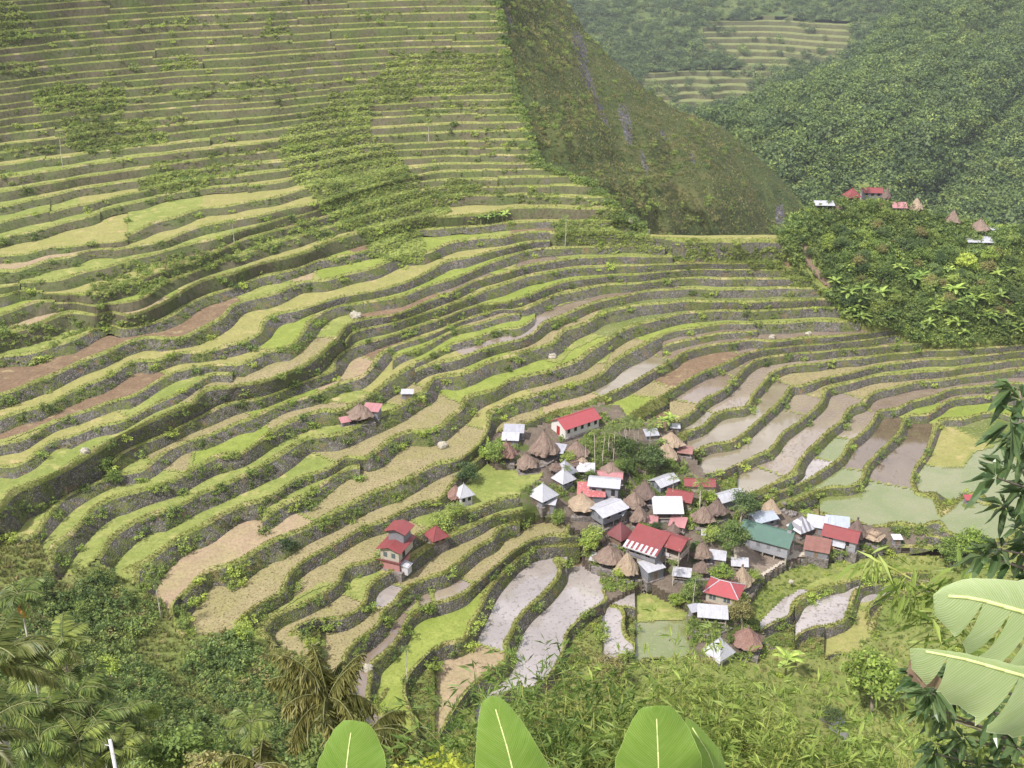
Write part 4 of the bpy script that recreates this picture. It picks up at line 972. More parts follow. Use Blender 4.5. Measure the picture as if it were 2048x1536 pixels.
scatter('village_weeds', t_bush[0], vp[k], rgn.uniform(0.35, 1.0, k.sum()), 'weeds and low shrubs between the village houses', cat='undergrowth')

# spur, right hill and far hill
def grid_tris(P_):
    a = P_[:-1, :-1]; b = P_[:-1, 1:]; c = P_[1:, 1:]; d = P_[1:, :-1]
    T = np.concatenate([np.stack([d, c, b], 2), np.stack([d, b, a], 2)]).reshape(-1, 3, 3)
    return np.concatenate([T, np.zeros((len(T), 3, 3))], 2)
for i, (tt, n, lo, hi) in enumerate(((t_grass[0], 9000, 0.5, 1.1), (t_bush[3], 1200, 0.5, 1.3), (t_bush[0], 1200, 0.5, 1.5), (t_grass[2], 3000, 0.5, 1.0))):
    P, _, _ = sample_tris(grid_tris(PS), n, 50 + i)
    rk_ = ROCK.ravel()[((P[:, None, :] - PS.reshape(-1, 3)[None, ::7]) ** 2).sum(2).argmin(1) * 7] if len(P) < 3000 else 0
    P = P[rk_ < 0.4] if len(P) < 3000 else P
    if i in (1, 2): P = P[clumpy(P, 0.03, 0.44)]
    scatter('spur_scrub', tt, P, rgn.uniform(lo, hi, len(P)), 'grass and low scrub on the steep spur', cat='scrub')
TR = grid_tris(PR)
for i, (tt, n, lo, hi) in enumerate(((t_far[0], 5200, 1.6, 4.4), (t_far[1], 3800, 2.2, 8.5), (t_far[2], 3600, 3.0, 10.0), (t_bush[1], 2600, 1.4, 3.0))):
    P, _, _ = sample_tris(TR, n, 60 + i)
    if i == 2: P = P[(P[:, 2] < 20) | clumpy(P, 0.008, 0.5)]
    if i == 3: P = P[clumpy(P, 0.01, 0.42)]
    fade = np.clip(1.15 - (P[:, 1] - 450) / 1400.0, 0.6, 1.15)
    scatter('hill_forest', tt, P, rgn.uniform(lo, hi, len(P)) * fade, 'trees and scrub covering the mountain slope behind the knoll', cat='forest')
T_f = grid_tris(PF)
for i, (tt, n, lo, hi) in enumerate(((t_far[0], 3000, 3.0, 6.5), (t_far[2], 1800, 3.0, 7.5), (t_far[1], 1500, 3, 6.5))):
    P, _, _ = sample_tris(T_f, n, 70 + i)
    # leave the far terraces open
    vv2 = 768 + F * ((-P[:, 2] * CP - P[:, 1] * SP) / (P[:, 1] * CP - P[:, 2] * SP)); uu2 = 1024 + F * P[:, 0] / (P[:, 1] * CP - P[:, 2] * SP)
    op = poly_mask(TERR1, uu2, vv2) | poly_mask(TERR2, uu2, vv2)
    P = P[~op | (rgn.random(len(P)) < 0.10)]
    scatter('far_forest', tt, P, rgn.uniform(lo, hi, len(P)), 'distant forest on the far mountain slope', cat='forest')

bk = np.concatenate(banks)
for i, n, lo, hi in ((0, 600, 0.25, 0.7), (1, 700, 0.2, 0.6), (3, 500, 0.25, 0.7)):
    P, pu, pv = sample_tris(bk, n, 90 + i); P = P[clumpy(P + 5, 0.09, 0.42)]
    scatter('bank_scrub', t_bush[i], P, rgn.uniform(lo, hi, len(P)), 'weeds and bushes on the banks at the terrace ends', cat='undergrowth')
P, pu, pv = sample_tris(bk, 4000, 95); scatter('bank_grass', t_grass[1], P, rgn.uniform(0.25, 0.6, len(P)), 'grass on the banks at the terrace ends', cat='grass')
P, pu, pv = sample_tris(T_left, 14000, 96); P = P[clumpy(P + 70, 0.05, 0.43)]; scatter('left_yellow_grass', t_grass[1], P, rgn.uniform(0.4, 0.9, len(P)), 'yellow green grass patches on the left hillside', cat='grass')
P, pu, pv = sample_tris(T_left, 4000, 97); P = P[clumpy(P + 170, 0.05, 0.47)]; scatter('left_dry_grass', t_grass[2], P, rgn.uniform(0.5, 1.1, len(P)), 'dry grey brown brush on the left hillside', cat='grass')

# ragged scrub along the ridge between the terraces and the spur
rp = catmull([(996,-50),(1002,0),(1020,100),(1036,180),(1062,250),(1084,325),(1130,345),(1190,368),(1232,408),(1266,438),(1298,460)]); rq = np.random.default_rng(77)
for i, n, lo, hi in ((0, 330, 0.5, 1.5), (2, 260, 0.5, 1.7), (1, 240, 0.4, 1.2)):
    k = rq.integers(0, len(rp), n); ju = rq.normal(0, 9, n); P = np.array([ground_at(min(rp[a][0] - 4 - abs(b) * (1.0 if b < 0 else 0.25), 1295), max(rp[a][1], -50)) for a, b in zip(k, ju)])
    scatter('ridge_scrub', t_bush[i], P, rq.uniform(lo, hi, n), 'ragged bushes along the ridge beside the spur', cat='scrub')
# ------------------------------------------------------------------ building blocks for houses
class MB:
    def __init__(s): s.v = []; s.f = []
    def quad(s, a, b, c, d): k = len(s.v); s.v += [tuple(a), tuple(b), tuple(c), tuple(d)]; s.f.append((k, k + 1, k + 2, k + 3)); return s
    def poly(s, pts): k = len(s.v); s.v += [tuple(p) for p in pts]; s.f.append(tuple(range(k, k + len(pts)))); return s
    def box(s, x0, x1, y0, y1, z0, z1):
        k = len(s.v); s.v += [(x0,y0,z0),(x1,y0,z0),(x1,y1,z0),(x0,y1,z0),(x0,y0,z1),(x1,y0,z1),(x1,y1,z1),(x0,y1,z1)]
        s.f += [(k,k+3,k+2,k+1),(k+4,k+5,k+6,k+7),(k,k+1,k+5,k+4),(k+1,k+2,k+6,k+5),(k+2,k+3,k+7,k+6),(k+3,k,k+4,k+7)]; return s
    def slab(s, a, b, c, d, t):
        """a thick sheet: upper face a b c d (counter-clockwise from above), thickness t downwards"""
        lo = [(p[0], p[1], p[2] - t) for p in (a, b, c, d)]
        s.quad(a, b, c, d); s.quad(lo[3], lo[2], lo[1], lo[0]); P = [a, b, c, d]
        for i in range(4): j = (i + 1) % 4; s.quad(lo[i], lo[j], P[j], P[i])
        return s
    def tube(s, p0, p1, r0, r1=None, n=6):
        r1 = r0 if r1 is None else r1
        p0 = np.array(p0, float); p1 = np.array(p1, float); d = p1 - p0; d /= np.linalg.norm(d) + 1e-9
        u = np.cross(d, [0, 0, 1.0]) if abs(d[2]) < 0.95 else np.cross(d, [1.0, 0, 0]); u /= np.linalg.norm(u); w = np.cross(d, u); k = len(s.v)
        for p, r in ((p0, r0), (p1, r1)):
            for i in range(n): a = 2 * math.pi * i / n; s.v.append(tuple(p + (u * math.cos(a) + w * math.sin(a)) * r))
        for i in range(n): j = (i + 1) % n; s.f.append((k + i, k + j, k + n + j, k + n + i))
        s.f.append(tuple(k + n + i for i in range(n))); return s
    def mesh(s, name, mat, smooth=False):
        fl = [i for f_ in s.f for i in f_]; return mesh_np(name, np.array(s.v), fl, [len(f_) for f_ in s.f], [mat], smooth=smooth)
    def build(s, name, mat, parent, smooth=False): return link(name, s.mesh(name, mat, smooth), parent)

def sheet_mat(name, col, rust=0.0, var=0.10, stripe=None, rough=0.45, rcol=(0.22,0.085,0.045)):
    """painted or bare corrugated sheet: ribs in relief, fading and rust"""
    m, nt, b = new_mat(name); p = coords(nt, 1, True)
    wv = nt.nodes.new('ShaderNodeTexWave'); wv.inputs['Scale'].default_value = 2.2; wv.bands_direction = 'X'; nt.links.new(p, wv.inputs['Vector'])
    n1 = noise(nt, p, 0.7, 5, 0.65); n2 = noise(nt, p, 2.5, 4, 0.7)
    c = ramp(nt, n1, [(0.3, tuple(x * (1 - var) for x in col)), (0.7, tuple(min(1, x * (1 + var)) for x in col))])
    if stripe:
        sx = nt.nodes.new('ShaderNodeSeparateXYZ'); nt.links.new(p, sx.inputs[0])
        mm = nt.nodes.new('ShaderNodeMath'); mm.operation = 'MULTIPLY'; mm.inputs[1].default_value = stripe[0]; nt.links.new(sx.outputs[0], mm.inputs[0])
        fr = nt.nodes.new('ShaderNodeMath'); fr.operation = 'FRACT'; nt.links.new(mm.outputs[0], fr.inputs[0])
        c = mix(nt, ramp(nt, fr.outputs[0], [(0.48, 0.0), (0.52, 1.0)]), c, stripe[1])
    ng = noise(nt, coords(nt, (3.0, 0.5, 0.5), True), 1.3, 5, 0.7); c = mix(nt, ramp(nt, ng, [(0.40, 0.0), (0.72, 0.55)]), c, tuple(0.45 * x + 0.06 for x in col))
    n5 = noise(nt, p, 4.0, 3, 0.6); c = mix(nt, ramp(nt, n5, [(0.62, 0.0), (0.70, 0.35)]), c, (0.20,0.13,0.10))
    if rust: c = mix(nt, ramp(nt, n2, [(0.72 - rust * 0.3, 0.0), (0.78 - rust * 0.2, 0.9)]), c, rcol)
    nt.links.new(c, b.inputs['Base Color']); b.inputs['Roughness'].default_value = rough; b.inputs['Specular IOR Level'].default_value = 0.4
    bump(nt, b, wv.outputs['Fac'], 0.5, 0.04)
    return m
sheet_mat('tin_white', (0.45,0.45,0.495)); sheet_mat('tin_grey', (0.36,0.36,0.41), 0.15); sheet_mat('tin_blue', (0.38,0.42,0.49), 0.1)
sheet_mat('tin_red', (0.235,0.048,0.05), 0.05, 0.12); sheet_mat('tin_bright_red', (0.36,0.065,0.075), 0.0, 0.06); sheet_mat('tin_dark_red', (0.17,0.045,0.05), 0.1)
sheet_mat('tin_pink', (0.42,0.19,0.20), 0.25); sheet_mat('tin_green', (0.07,0.145,0.115), 0.0, 0.12)
sheet_mat('tin_rust', (0.24,0.11,0.09), 0.5, 0.2); sheet_mat('tin_patch_red', (0.42,0.12,0.12), 0.55, 0.1, rcol=(0.66,0.52,0.54))
sheet_mat('tin_patch_white', (0.50,0.49,0.53), 0.35, 0.08, rcol=(0.50,0.16,0.12)); sheet_mat('tin_striped', (0.55,0.55,0.6), 0, 0.05, stripe=(0.9, (0.22,0.21,0.25)))
sheet_mat('tin_skirt', (0.52,0.51,0.54), 0, 0.05); sheet_mat('tin_brown', (0.30,0.15,0.13), 0.4, 0.2)
plain('white_wall', (0.60,0.57,0.54), 0.8, 0.06); plain('cream_wall', (0.42,0.38,0.32), 0.85, 0.12); plain('grey_boards', (0.20,0.20,0.225), 0.8, 0.18)
plain('pale_boards', (0.31,0.31,0.345), 0.8, 0.15); plain('timber', (0.20,0.14,0.10), 0.9, 0.3); plain('timber_pale', (0.40,0.34,0.29), 0.9, 0.2)
plain('dark_opening', (0.022,0.02,0.02), 0.7, 0.2); plain('red_paint', (0.36,0.03,0.03), 0.6, 0.1); plain('pink_wall', (0.40,0.19,0.185), 0.85, 0.12)
plain('orange_cloth', (0.62,0.33,0.18), 0.9, 0.1); plain('white_cloth', (0.52,0.50,0.53), 0.9, 0.05); plain('window_glass', (0.10,0.12,0.13), 0.15, 0.2, spec=0.6)
plain('concrete', (0.42,0.37,0.31), 0.9, 0.12); plain('yellow_flower', (0.62,0.60,0.04), 0.8, 0.2)
def stone_mat():
    m, nt, b = new_mat('platform_stone'); p = coords(nt)
    vo = nt.nodes.new('ShaderNodeTexVoronoi'); vo.inputs['Scale'].default_value = 3.0; nt.links.new(p, vo.inputs['Vector'])
    c = ramp(nt, vo.outputs['Color'], [(0.1, (0.10,0.085,0.08)), (0.9, (0.26,0.23,0.215))])
    nt.links.new(c, b.inputs['Base Color']); b.inputs['Roughness'].default_value = 0.95; bump(nt, b, vo.outputs['Distance'], 0.6, 0.1)
stone_mat()
def thatch(name, c1, c2, c3):
    m, nt, b = new_mat(name); p = coords(nt, 1, True); ps = coords(nt, (5.0, 5.0, 0.7), True)
    n1 = noise(nt, ps, 1.6, 4, 0.7); n2 = noise(nt, p, 0.8, 4, 0.6)
    c = mix(nt, ramp(nt, n2, [(0.38, 0.0), (0.62, 1.0)]), c1, c2); c = mix(nt, ramp(nt, n1, [(0.42, 0.0), (0.68, 1.0)]), c, c3)
    nt.links.new(c, b.inputs['Base Color']); b.inputs['Roughness'].default_value = 1.0; b.inputs['Specular IOR Level'].default_value = 0.05
    bump(nt, b, n1, 0.9, 0.12)
thatch('thatch_brown', (0.225,0.165,0.135), (0.30,0.225,0.18), (0.14,0.10,0.085))
thatch('thatch_red', (0.25,0.145,0.12), (0.31,0.20,0.165), (0.15,0.09,0.08))
thatch('thatch_pale', (0.36,0.275,0.20), (0.43,0.34,0.245), (0.23,0.17,0.13))
thatch('thatch_dark', (0.17,0.125,0.11), (0.225,0.165,0.14), (0.105,0.078,0.07))

def platform(root, lx, ly, depth=1.8):
    m = MB(); m.box(-lx / 2, lx / 2, -ly / 2, ly / 2, -depth, 0.04); return m.build('stone_platform', MATS['platform_stone'], root)

def pyramid_base(ua, va, ve, w, eave_m):
    """ground pixel under a pyramid roof from its apex, front eave and width in the picture"""
    hr = max(6.0, ((ve - va) - 0.235 * w) / 0.86)
    vb = ve - 0.235 * w; p = ground_at(ua, vb)
    for _ in range(3):
        k = px_m(p); p = ground_at(ua, vb + eave_m * 0.86 / k)
    return p, w * px_m(p), hr * px_m(p)

def hut(ua, va, ve, w, label, mat='thatch_brown', az=None, eave=1.35, ridge=0.0, seed=None, group=None, squash=1.0):
    p, W, H = pyramid_base(ua, va, ve, w, eave); seed = int(ua * 7 + va) if seed is None else seed
    r = np.random.default_rng(seed); az = r.uniform(0, 1.5) if az is None else az
    root = empty('thatched_hut', tuple(p), az); tag(root, label, 'hut', group)
    R = W / 2 * 1.04; n = 28; rings = []
    lev = [(0.0, 0.80, -0.10), (0.0, 1.0, 0.0), (0.16, 0.86, 0), (0.34, 0.68, 0), (0.52, 0.49, 0), (0.70, 0.31, 0), (0.86, 0.15, 0), (0.97, 0.05, 0), (1.06, 0.02, 0)]
    for t, q, dz in lev:
        ring = []
        for i in range(n):
            a = 2 * math.pi * i / n; c, s = math.cos(a), math.sin(a)
            sq = 1.0 / max(abs(c), abs(s)) ** 0.55 * 0.92
            rad = R * q * sq * (1 + (0.07 if t < 0.05 else 0.04) * r.normal()) * (1 + 0.05 * math.sin(a * 2 + seed))
            ring.append((rad * c * (1 + ridge) + 0.0, rad * s * squash, eave + H * t + dz + (0.13 * r.normal() if t < 0.05 else 0.05 * r.normal())))
        rings.append(ring)
    V = np.array([q for g in rings for q in g]); fc = []
    for k in range(len(rings) - 1):
        for i in range(n): j = (i + 1) % n; fc.append((k * n + i, k * n + j, (k + 1) * n + j, (k + 1) * n + i))
    fc.append(tuple((len(rings) - 1) * n + i for i in range(n))); fc.append(tuple(reversed(range(n))))
    ro = link('thatched_roof', mesh_np('thatched_roof', V, [i for f_ in fc for i in f_], [len(f_) for f_ in fc], [MATS[mat]], smooth=False), root)
    MB().box(-0.16 - ridge * R * 0.1, 0.16 + ridge * R * 0.1, -0.14, 0.14, eave + H * 0.98, eave + H * 1.10).build('ridge_cap', MATS['thatch_dark'], ro)
    bw = R * 0.55
    MB().box(-bw, bw, -bw, bw, eave - 0.25, eave + 0.7).build('wooden_body', MATS['timber'], root)
    for sx in (-1, 1):
        for sy in (-1, 1): MB().tube((sx * bw * 0.8, sy * bw * 0.8, -0.5), (sx * bw * 0.8, sy * bw * 0.8, eave), 0.14, 0.12, 6).build('post', MATS['timber'], root)
    platform(root, R * 1.7, R * 1.7)
    return root

def tin_pyramid(ua, va, ve, w, label, mat='tin_white', az=0.6, eave=1.5, wall='grey_boards', body=0.72, cat='house', name='pyramid_roofed_house', flare=0.0):
    p, W, H = pyramid_base(ua, va, ve, w, eave); root = empty(name, tuple(p), az); tag(root, label, cat)
    R = W / 2 * 0.80
    if flare: R *= 1.05
    A = (0, 0, eave + H); C = [(-R, -R, eave), (R, -R, eave), (R, R, eave), (-R, R, eave)]
    m = MB()
    for i in range(4):
        j = (i + 1) % 4; k = 5; a0, a1 = C[i], C[j]
        for s in range(k):    # each face as standing sheets between eave and apex
            q0 = tuple(a0[x] + (a1[x] - a0[x]) * s / k for x in range(3)); q1 = tuple(a0[x] + (a1[x] - a0[x]) * (s + 1) / k for x in range(3))
            m.poly([q0, q1, A])
    m.poly([C[3], C[2], C[1], C[0]])
    ro = m.build('roof', MATS[mat], root)
    for c in C: MB().tube((c[0], c[1], c[2] + 0.02), (0, 0, eave + H + 0.03), 0.07, 0.05, 5).build('hip_ridge', MATS[mat], ro)
    MB().tube((0, 0, eave + H - 0.05), (0, 0, eave + H + 0.35), 0.07, 0.03, 6).build('finial', MATS[mat], ro)
    bw = R * body; MB().box(-bw, bw, -bw, bw, 0.0, eave + 0.02).build('wall', MATS[wall], root)
    for s in (-1, 1): MB().box(s * bw * 0.5 - 0.3, s * bw * 0.5 + 0.3, -bw - 0.02, -bw + 0.02, eave * 0.45, eave * 0.8).build('window', MATS['dark_opening'], root)
    MB().box(-bw - 0.02, -bw + 0.02, -0.35, 0.35, 0.05, eave * 0.85).build('door', MATS['timber'], root)
    platform(root, R * 1.8, R * 1.8); return root

def gable_house(u, v, L_, W, az, label, wall_h=2.2, rise=0.9, roof='tin_white', wall='grey_boards', over=0.45, stilt=0.0, name='gabled_house', cat='house',
                windows=0, win_side='front', door=None, doorm='timber', open_walls=False, p=None, plat=True, sheets=None, gable='', endwin=0):
    """local x = ridge; front is -y; az in degrees. Roof of two slopes built sheet by sheet."""
    p = ground_at(u, v) if p is None else p; root = empty(name, tuple(p), math.radians(az)); tag(root, label, cat)
    x, y = L_ / 2, W / 2; z0, z1 = stilt, stilt + wall_h; zr = z1 + rise
    if not open_walls:
        m = MB(); m.box(-x, x, -y, y, z0, z1)
        for s in (-1, 1): m.poly([(s * x, -y * s, z1), (s * x, y * s, z1), (s * x, 0, zr - 0.06)])
        wl_o = m.build('wall', MATS[wall], root)
    ex, ey = x + over, y + over; ze = z1 - rise * over / y
    ro = None
    for s, nm in ((-1, 'roof'), (1, 'rear_roof')):
        m = MB()
        a = (-ex, s * ey, ze + 0.05); b = (ex, s * ey, ze + 0.05); c = (ex, 0, zr + 0.05); d = (-ex, 0, zr + 0.05)
        if s == -1: m.slab(a, b, c, d, 0.05)
        else: m.slab(b, a, d, c, 0.05)
        o = m.build(nm, MATS[roof if (s == -1 or not sheets) else sheets], root if ro is None else ro)
        if ro is None: ro = o
    MB().box(-ex, ex, -0.10, 0.10, zr + 0.03, zr + 0.09).build('ridge_cap', MATS[roof], ro)
    if stilt or open_walls:
        nx = max(2, int(L_ / 2.2) + 1)
        for i in range(nx):
            for s in (-1, 1):
                px_ = -x + 0.12 + (L_ - 0.24) * i / (nx - 1)
                MB().tube((px_, s * (y - 0.12), -1.2), (px_, s * (y - 0.12), z1 if open_walls else z0), 0.11, 0.11, 6).build('post', MATS['timber_pale'], root)
        if open_walls: MB().box(-x, x, -y, y, stilt - 0.15, stilt).build('floor', MATS['timber'], root)
    for i in range(windows):
        xx = -x + L_ * (i + 0.5) / windows; s = -1
        w_ = MB().box(xx - 0.36, xx + 0.36, -y - 0.02, -y + 0.03, z0 + wall_h * 0.45, z0 + wall_h * 0.82).build('window', MATS['dark_opening'], root)
        MB().box(xx - 0.44, xx + 0.44, -y - 0.05, -y - 0.021, z0 + wall_h * 0.40, z0 + wall_h * 0.45).build('sill', MATS['timber_pale'], w_)
    for e in gable:   # openings on the end walls: l / r
        s = -1 if e == 'l' else 1
        if door == e: MB().box(s * x - 0.03, s * x + 0.03, -0.5, 0.5, z0 + 0.03, z0 + min(1.95, wall_h * 0.88)).build('door', MATS[doorm], root)
        else:
            for q in (-0.45, 0.45): MB().box(s * x - 0.03, s * x + 0.03, q * y - 0.28, q * y + 0.28, z0 + wall_h * 0.45, z0 + wall_h * 0.85).build('window', MATS['window_glass'], root)
    if plat: platform(root, L_ + 0.8, W + 0.8, 2.2)
    return root

def shed(u, v, L_, W, az, label, hf=1.7, hb=2.3, roof='tin_white', wall='grey_boards', name='lean_to_shed', cat='shed', open_walls=False, over=0.3, p=None, tarp=None):
    """single slope roof, lower at the front (-y)"""
    p = ground_at(u, v) if p is None else p; root = empty(name, tuple(p), math.radians(az)); tag(root, label, cat)
    x, y = L_ / 2, W / 2
    zf = lambda yy: hf + (hb - hf) * (yy + y) / (2 * y)
    ex, ey = x + over, y + over; n = max(2, int(round(2 * ex / 0.95)))
    m = MB().slab((-ex, -ey, zf(-ey) + 0.04), (ex, -ey, zf(-ey) + 0.04), (ex, ey, zf(ey) + 0.04), (-ex, ey, zf(ey) + 0.04), 0.04)
    ro = m.build('roof', MATS[roof], root)
    for i in range(1, n):
        xx = -ex + 2 * ex * i / n
        MB().slab((xx - 0.05, -ey, zf(-ey) + 0.07), (xx + 0.05, -ey, zf(-ey) + 0.07), (xx + 0.05, ey, zf(ey) + 0.07), (xx - 0.05, ey, zf(ey) + 0.07), 0.025).build('roof_seam', MATS[roof], ro)
    if open_walls:
        for sx in (-1, 1):
            for sy in (-1, 1): MB().tube((sx * (x - 0.1), sy * (y - 0.1), -1.0), (sx * (x - 0.1), sy * (y - 0.1), zf(sy * (y - 0.1))), 0.09, 0.09, 6).build('post', MATS['timber_pale'], root)
        MB().box(-x, x, y - 0.15, y - 0.05, 0.0, hb * 0.85).build('back_wall', MATS[wall], root)
        MB().box(-x, x, -y + 0.05, -y + 0.12, 0.55, 0.68).build('rail', MATS['timber_pale'], root)
    else:
        m = MB(); m.quad((-x, -y, -0.3), (x, -y, -0.3), (x, -y, hf), (-x, -y, hf)); m.quad((x, y, -0.3), (-x, y, -0.3), (-x, y, hb), (x, y, hb))
        m.quad((x, -y, -0.3), (x, y, -0.3), (x, y, hb), (x, -y, hf)); m.quad((-x, y, -0.3), (-x, -y, -0.3), (-x, -y, hf), (-x, y, hb))
        m.build('wall', MATS[wall], root)
        MB().box(-0.35, 0.35, -y - 0.02, -y + 0.03, 0.0, min(1.7, hf * 0.9)).build('door', MATS['timber'], root)
    if tarp: MB().box(-x * 0.9, x * 0.1, -y - 0.06, -y - 0.02, hf * 0.35, hf * 0.9).build('hanging_cloth', MATS[tarp], root)
    platform(root, L_ + 0.5, W + 0.5); return root

# ------------------------------------------------------------------ the huts
for a in (
  (721,803,836,52,'thatched hut standing alone among the upper rice paddies beside a pink tin shed','thatch_brown'),
  (911,960,989,34,'small thatched hut tucked behind the white pyramid house on the terraces','thatch_red'),
  (1012.5,883,918,42,'reddish thatched hut at the village edge below two white tin sheds','thatch_red'),
  (1088,863,915,56,'large thatched hut right below the white building with the red roof','thatch_brown'),
  (1053,904,935,45,'thatched hut at the edge of the round green paddy','thatch_brown'),
  (1153,883,918,50,'broad thatched hut under the areca palms below the white building','thatch_brown'),
  (1146,917,934,28,'small thatched hut behind the grey tin pyramid','thatch_dark'),
  (1164,914,934,28,'small pale thatched hut beside the patched tin shelter','thatch_pale'),
  (1222,924,954,46,'thatched hut rising behind a long faded red tin roof','thatch_brown'),
  (1163,986,1023,56,'low wide thatched hut in front of the patchy red tin roof','thatch_pale'),
  (1341,865,897,47,'thatched hut next to the flooded paddies, rear one of a pair','thatch_pale'),
  (1331,887,923,49,'pale thatched hut next to the flooded paddies, front one of a pair','thatch_pale'),
  (1288,962,1000,46,'thatched hut beside the grey house with the white gabled roof','thatch_dark'),
  (1267,983,1016,45,'thatched hut left of the white roofed open porch','thatch_brown'),
  (1277,1010,1045,37,'narrow thatched hut in front of two other thatched huts','thatch_brown'),
  (1405,1012,1047,43,'thatched hut with slim palm trunks in front, below the coconut palm','thatch_brown'),
  (1432,999,1032,42,'tall dark thatched hut next to the dense dark village tree','thatch_dark'),
  (1217,1090,1128,60,'wide thatched hut beside the flooded grey paddy','thatch_brown'),
  (1253,1104,1149,46,'thatched hut with a pale ridge in front of the big red roofed inn','thatch_pale'),
  (1401,1084,1118,41,'steep thatched hut right of the big red roofed inn','thatch_brown'),
  (1403,1121,1147,34,'small thatched hut half hidden by shrubs below the steep hut','thatch_dark'),
  (1540,998,1029,37,'thatched hut beside the rubble pile above the blue grey house','thatch_pale'),
  (1710,1040,1077,38,'dark thatched hut behind the red gabled house by the large pond','thatch_dark'),
  (1746,1062,1081,39,'low round yellowish thatched hut at the end of the village','thatch_pale'),
  (1481,1133,1174,45,'tall thatched hut behind the red hipped house','thatch_pale'),
  (1493,1255,1296,60,'thatched hut beside the white tent shaped roof at the foot of the village','thatch_red'),
  (1112,925,944,30,'small thatched hut behind the pale tin pyramid house','thatch_dark'),
  (1345,1046,1070,30,'small thatched hut behind the inn','thatch_dark'),
  (1195,1060,1084,30,'small thatched hut beside the dark red pyramid house','thatch_brown'),
  (1771,379,401,17,'narrow thatched cone roof beside the red house on the wooded knoll','thatch_dark'),
  (1830,401,425,26,'round thatched hut beside the pink shed on the wooded knoll','thatch_pale'),
  (1903,426,450,28,'pointed thatched roof showing above the trees of the knoll','thatch_brown'),
  (1957,443,467,36,'thatched hut above the long white roof on the wooded knoll','thatch_brown'),
  (1675,412,422,15,'tiny thatched shelter next to the white open shed on the knoll','thatch_dark')):
    hut(*a)

# ------------------------------------------------------------------ tin pyramids
tin_pyramid(928,963,991,42,'house with a bright white tin pyramid roof standing among the paddies','tin_white',0.5,2.0,'white_cloth')
tin_pyramid(1085,968,1003,58,'pale tin pyramid house with a small annex at the village edge','tin_white',0.75,1.5)
tin_pyramid(1129,922,954,48,'grey tin pyramid roof, rear one of two side by side','tin_grey',0.75,1.3)
tin_pyramid(1127,938,968,45,'white tin pyramid roof with a young palm in front','tin_white',0.7,1.3)
tin_pyramid(1240,1045,1080,51,'dark red tin pyramid house left of the big inn','tin_dark_red',0.75,1.6,'timber')
tin_pyramid(1600,1034,1066,48,'tin pyramid roof with grey and white vertical stripes','tin_striped',0.55,1.2,'timber')
tin_pyramid(1437,1275,1316,56,'plain white tent shaped pyramid roof at the bamboo edge','tin_white',0.7,0.7,'white_wall',0.9)
tin_pyramid(873,1048,1078,48,'red tin pyramid roof beside the tiered red house','tin_red',0.6,1.2,'timber')
tin_pyramid(1702,381,402,33,'red tin hipped house on top of the wooded knoll','tin_red',0.3,1.6,'timber')

# ------------------------------------------------------------------ gabled houses
K = lambda u, v: px_m(ground_at(u, v))
gable_house(1150,858,8.8,4.6,36,'long white building with a bright red gabled roof and red door',2.3,1.25,'tin_bright_red','white_wall',0.4,0.0,windows=5,gable='l',door='l',doorm='red_paint',name='white_schoolhouse')
gable_house(1214,1042,5.4,3.9,36,'grey board house on stilts under a white gabled roof',2.0,0.55,'tin_white','grey_boards',0.55,1.0,windows=2,gable='l')
gable_house(1208,996,5.4,3.6,-10,'tall grey two storey house under a white roof in mid village',3.6,0.7,'tin_white','grey_boards',0.4,windows=3,gable='r')
gable_house(1212,962,6.0,2.6,-8,'low building with a long faded red tin roof in front of a thatched hut',1.5,0.5,'tin_pink','timber',0.3)
gable_house(1327,976,4.4,3.0,36,'small grey house with a white gabled roof below the flooded paddies',1.8,0.7,'tin_white','grey_boards',0.4,windows=2,gable='l')
gable_house(1360,1004,4.4,3.4,-20,'house with a deep red tin roof behind the slim palm trunk',1.5,1.0,'tin_red','timber',0.4)
gable_house(1398,977,5.4,2.6,-4,'red tin roof half hidden behind the coconut palm',1.5,0.7,'tin_red','timber_pale',0.4)
gable_house(1455,1006,5.0,3.0,28,'white tin roof behind the dense dark village tree',1.8,0.8,'tin_white','grey_boards',0.4)
gable_house(1523,1048,4.4,3.4,24,'blue grey house with a pale tin roof above the church',1.8,0.6,'tin_blue','grey_boards',0.35,windows=2,gable='r')
gable_house(1680,1088,6.2,3.8,-27,'house with a red gabled roof, orange cloth and green windows beside the pond',2.4,1.2,'tin_red','pale_boards',0.35,windows=2,gable='r')
gable_house(1742,396,4.9,2.6,-4,'red roofed house beside the coconut palm on top of the knoll',2.0,0.9,'tin_red','grey_boards',0.35,windows=3)
c = ground_at(1680,1088)
shed(1668,1098,3.4,1.8,-27,'white tin lean-to with orange cloth before the red gabled house',1.4,1.9,'tin_white','timber_pale',open_walls=True,tarp='orange_cloth')
shed(1700,1097,2.0,1.6,30,'small reddish brown lean-to at the end of the red gabled house',1.3,1.8,'tin_brown','timber',open_walls=True)

# big inn: grey two storey block with a striped roof edge and an open gabled wing
pi = ground_at(1292,1122); root = empty('village_inn', tuple(pi), math.radians(-33)); tag(root, 'large two storey inn with red roofs, white striped eave and open balcony wing', 'house')
MB().box(-2.7,2.7,-2.3,2.3,-1.5,1.9).build('lower_wall', MATS['cream_wall'], root)
up_ = MB().box(-2.9,2.9,-2.5,2.4,1.9,3.9).build('upper_wall', MATS['grey_boards'], root)
ro = MB().slab((-3.3,-3.0,3.7),(3.3,-3.0,3.7),(3.3,2.8,5.5),(-3.3,2.8,5.5),0.06).build('roof', MATS['tin_red'], root)
for i in range(7): MB().slab((-3.3+i*0.95,-3.05,3.72),(-2.8+i*0.95,-3.05,3.72),(-2.8+i*0.95,-1.4,4.235),(-3.3+i*0.95,-1.4,4.235),0.02).build('roof_sheet', MATS['tin_skirt'], ro)
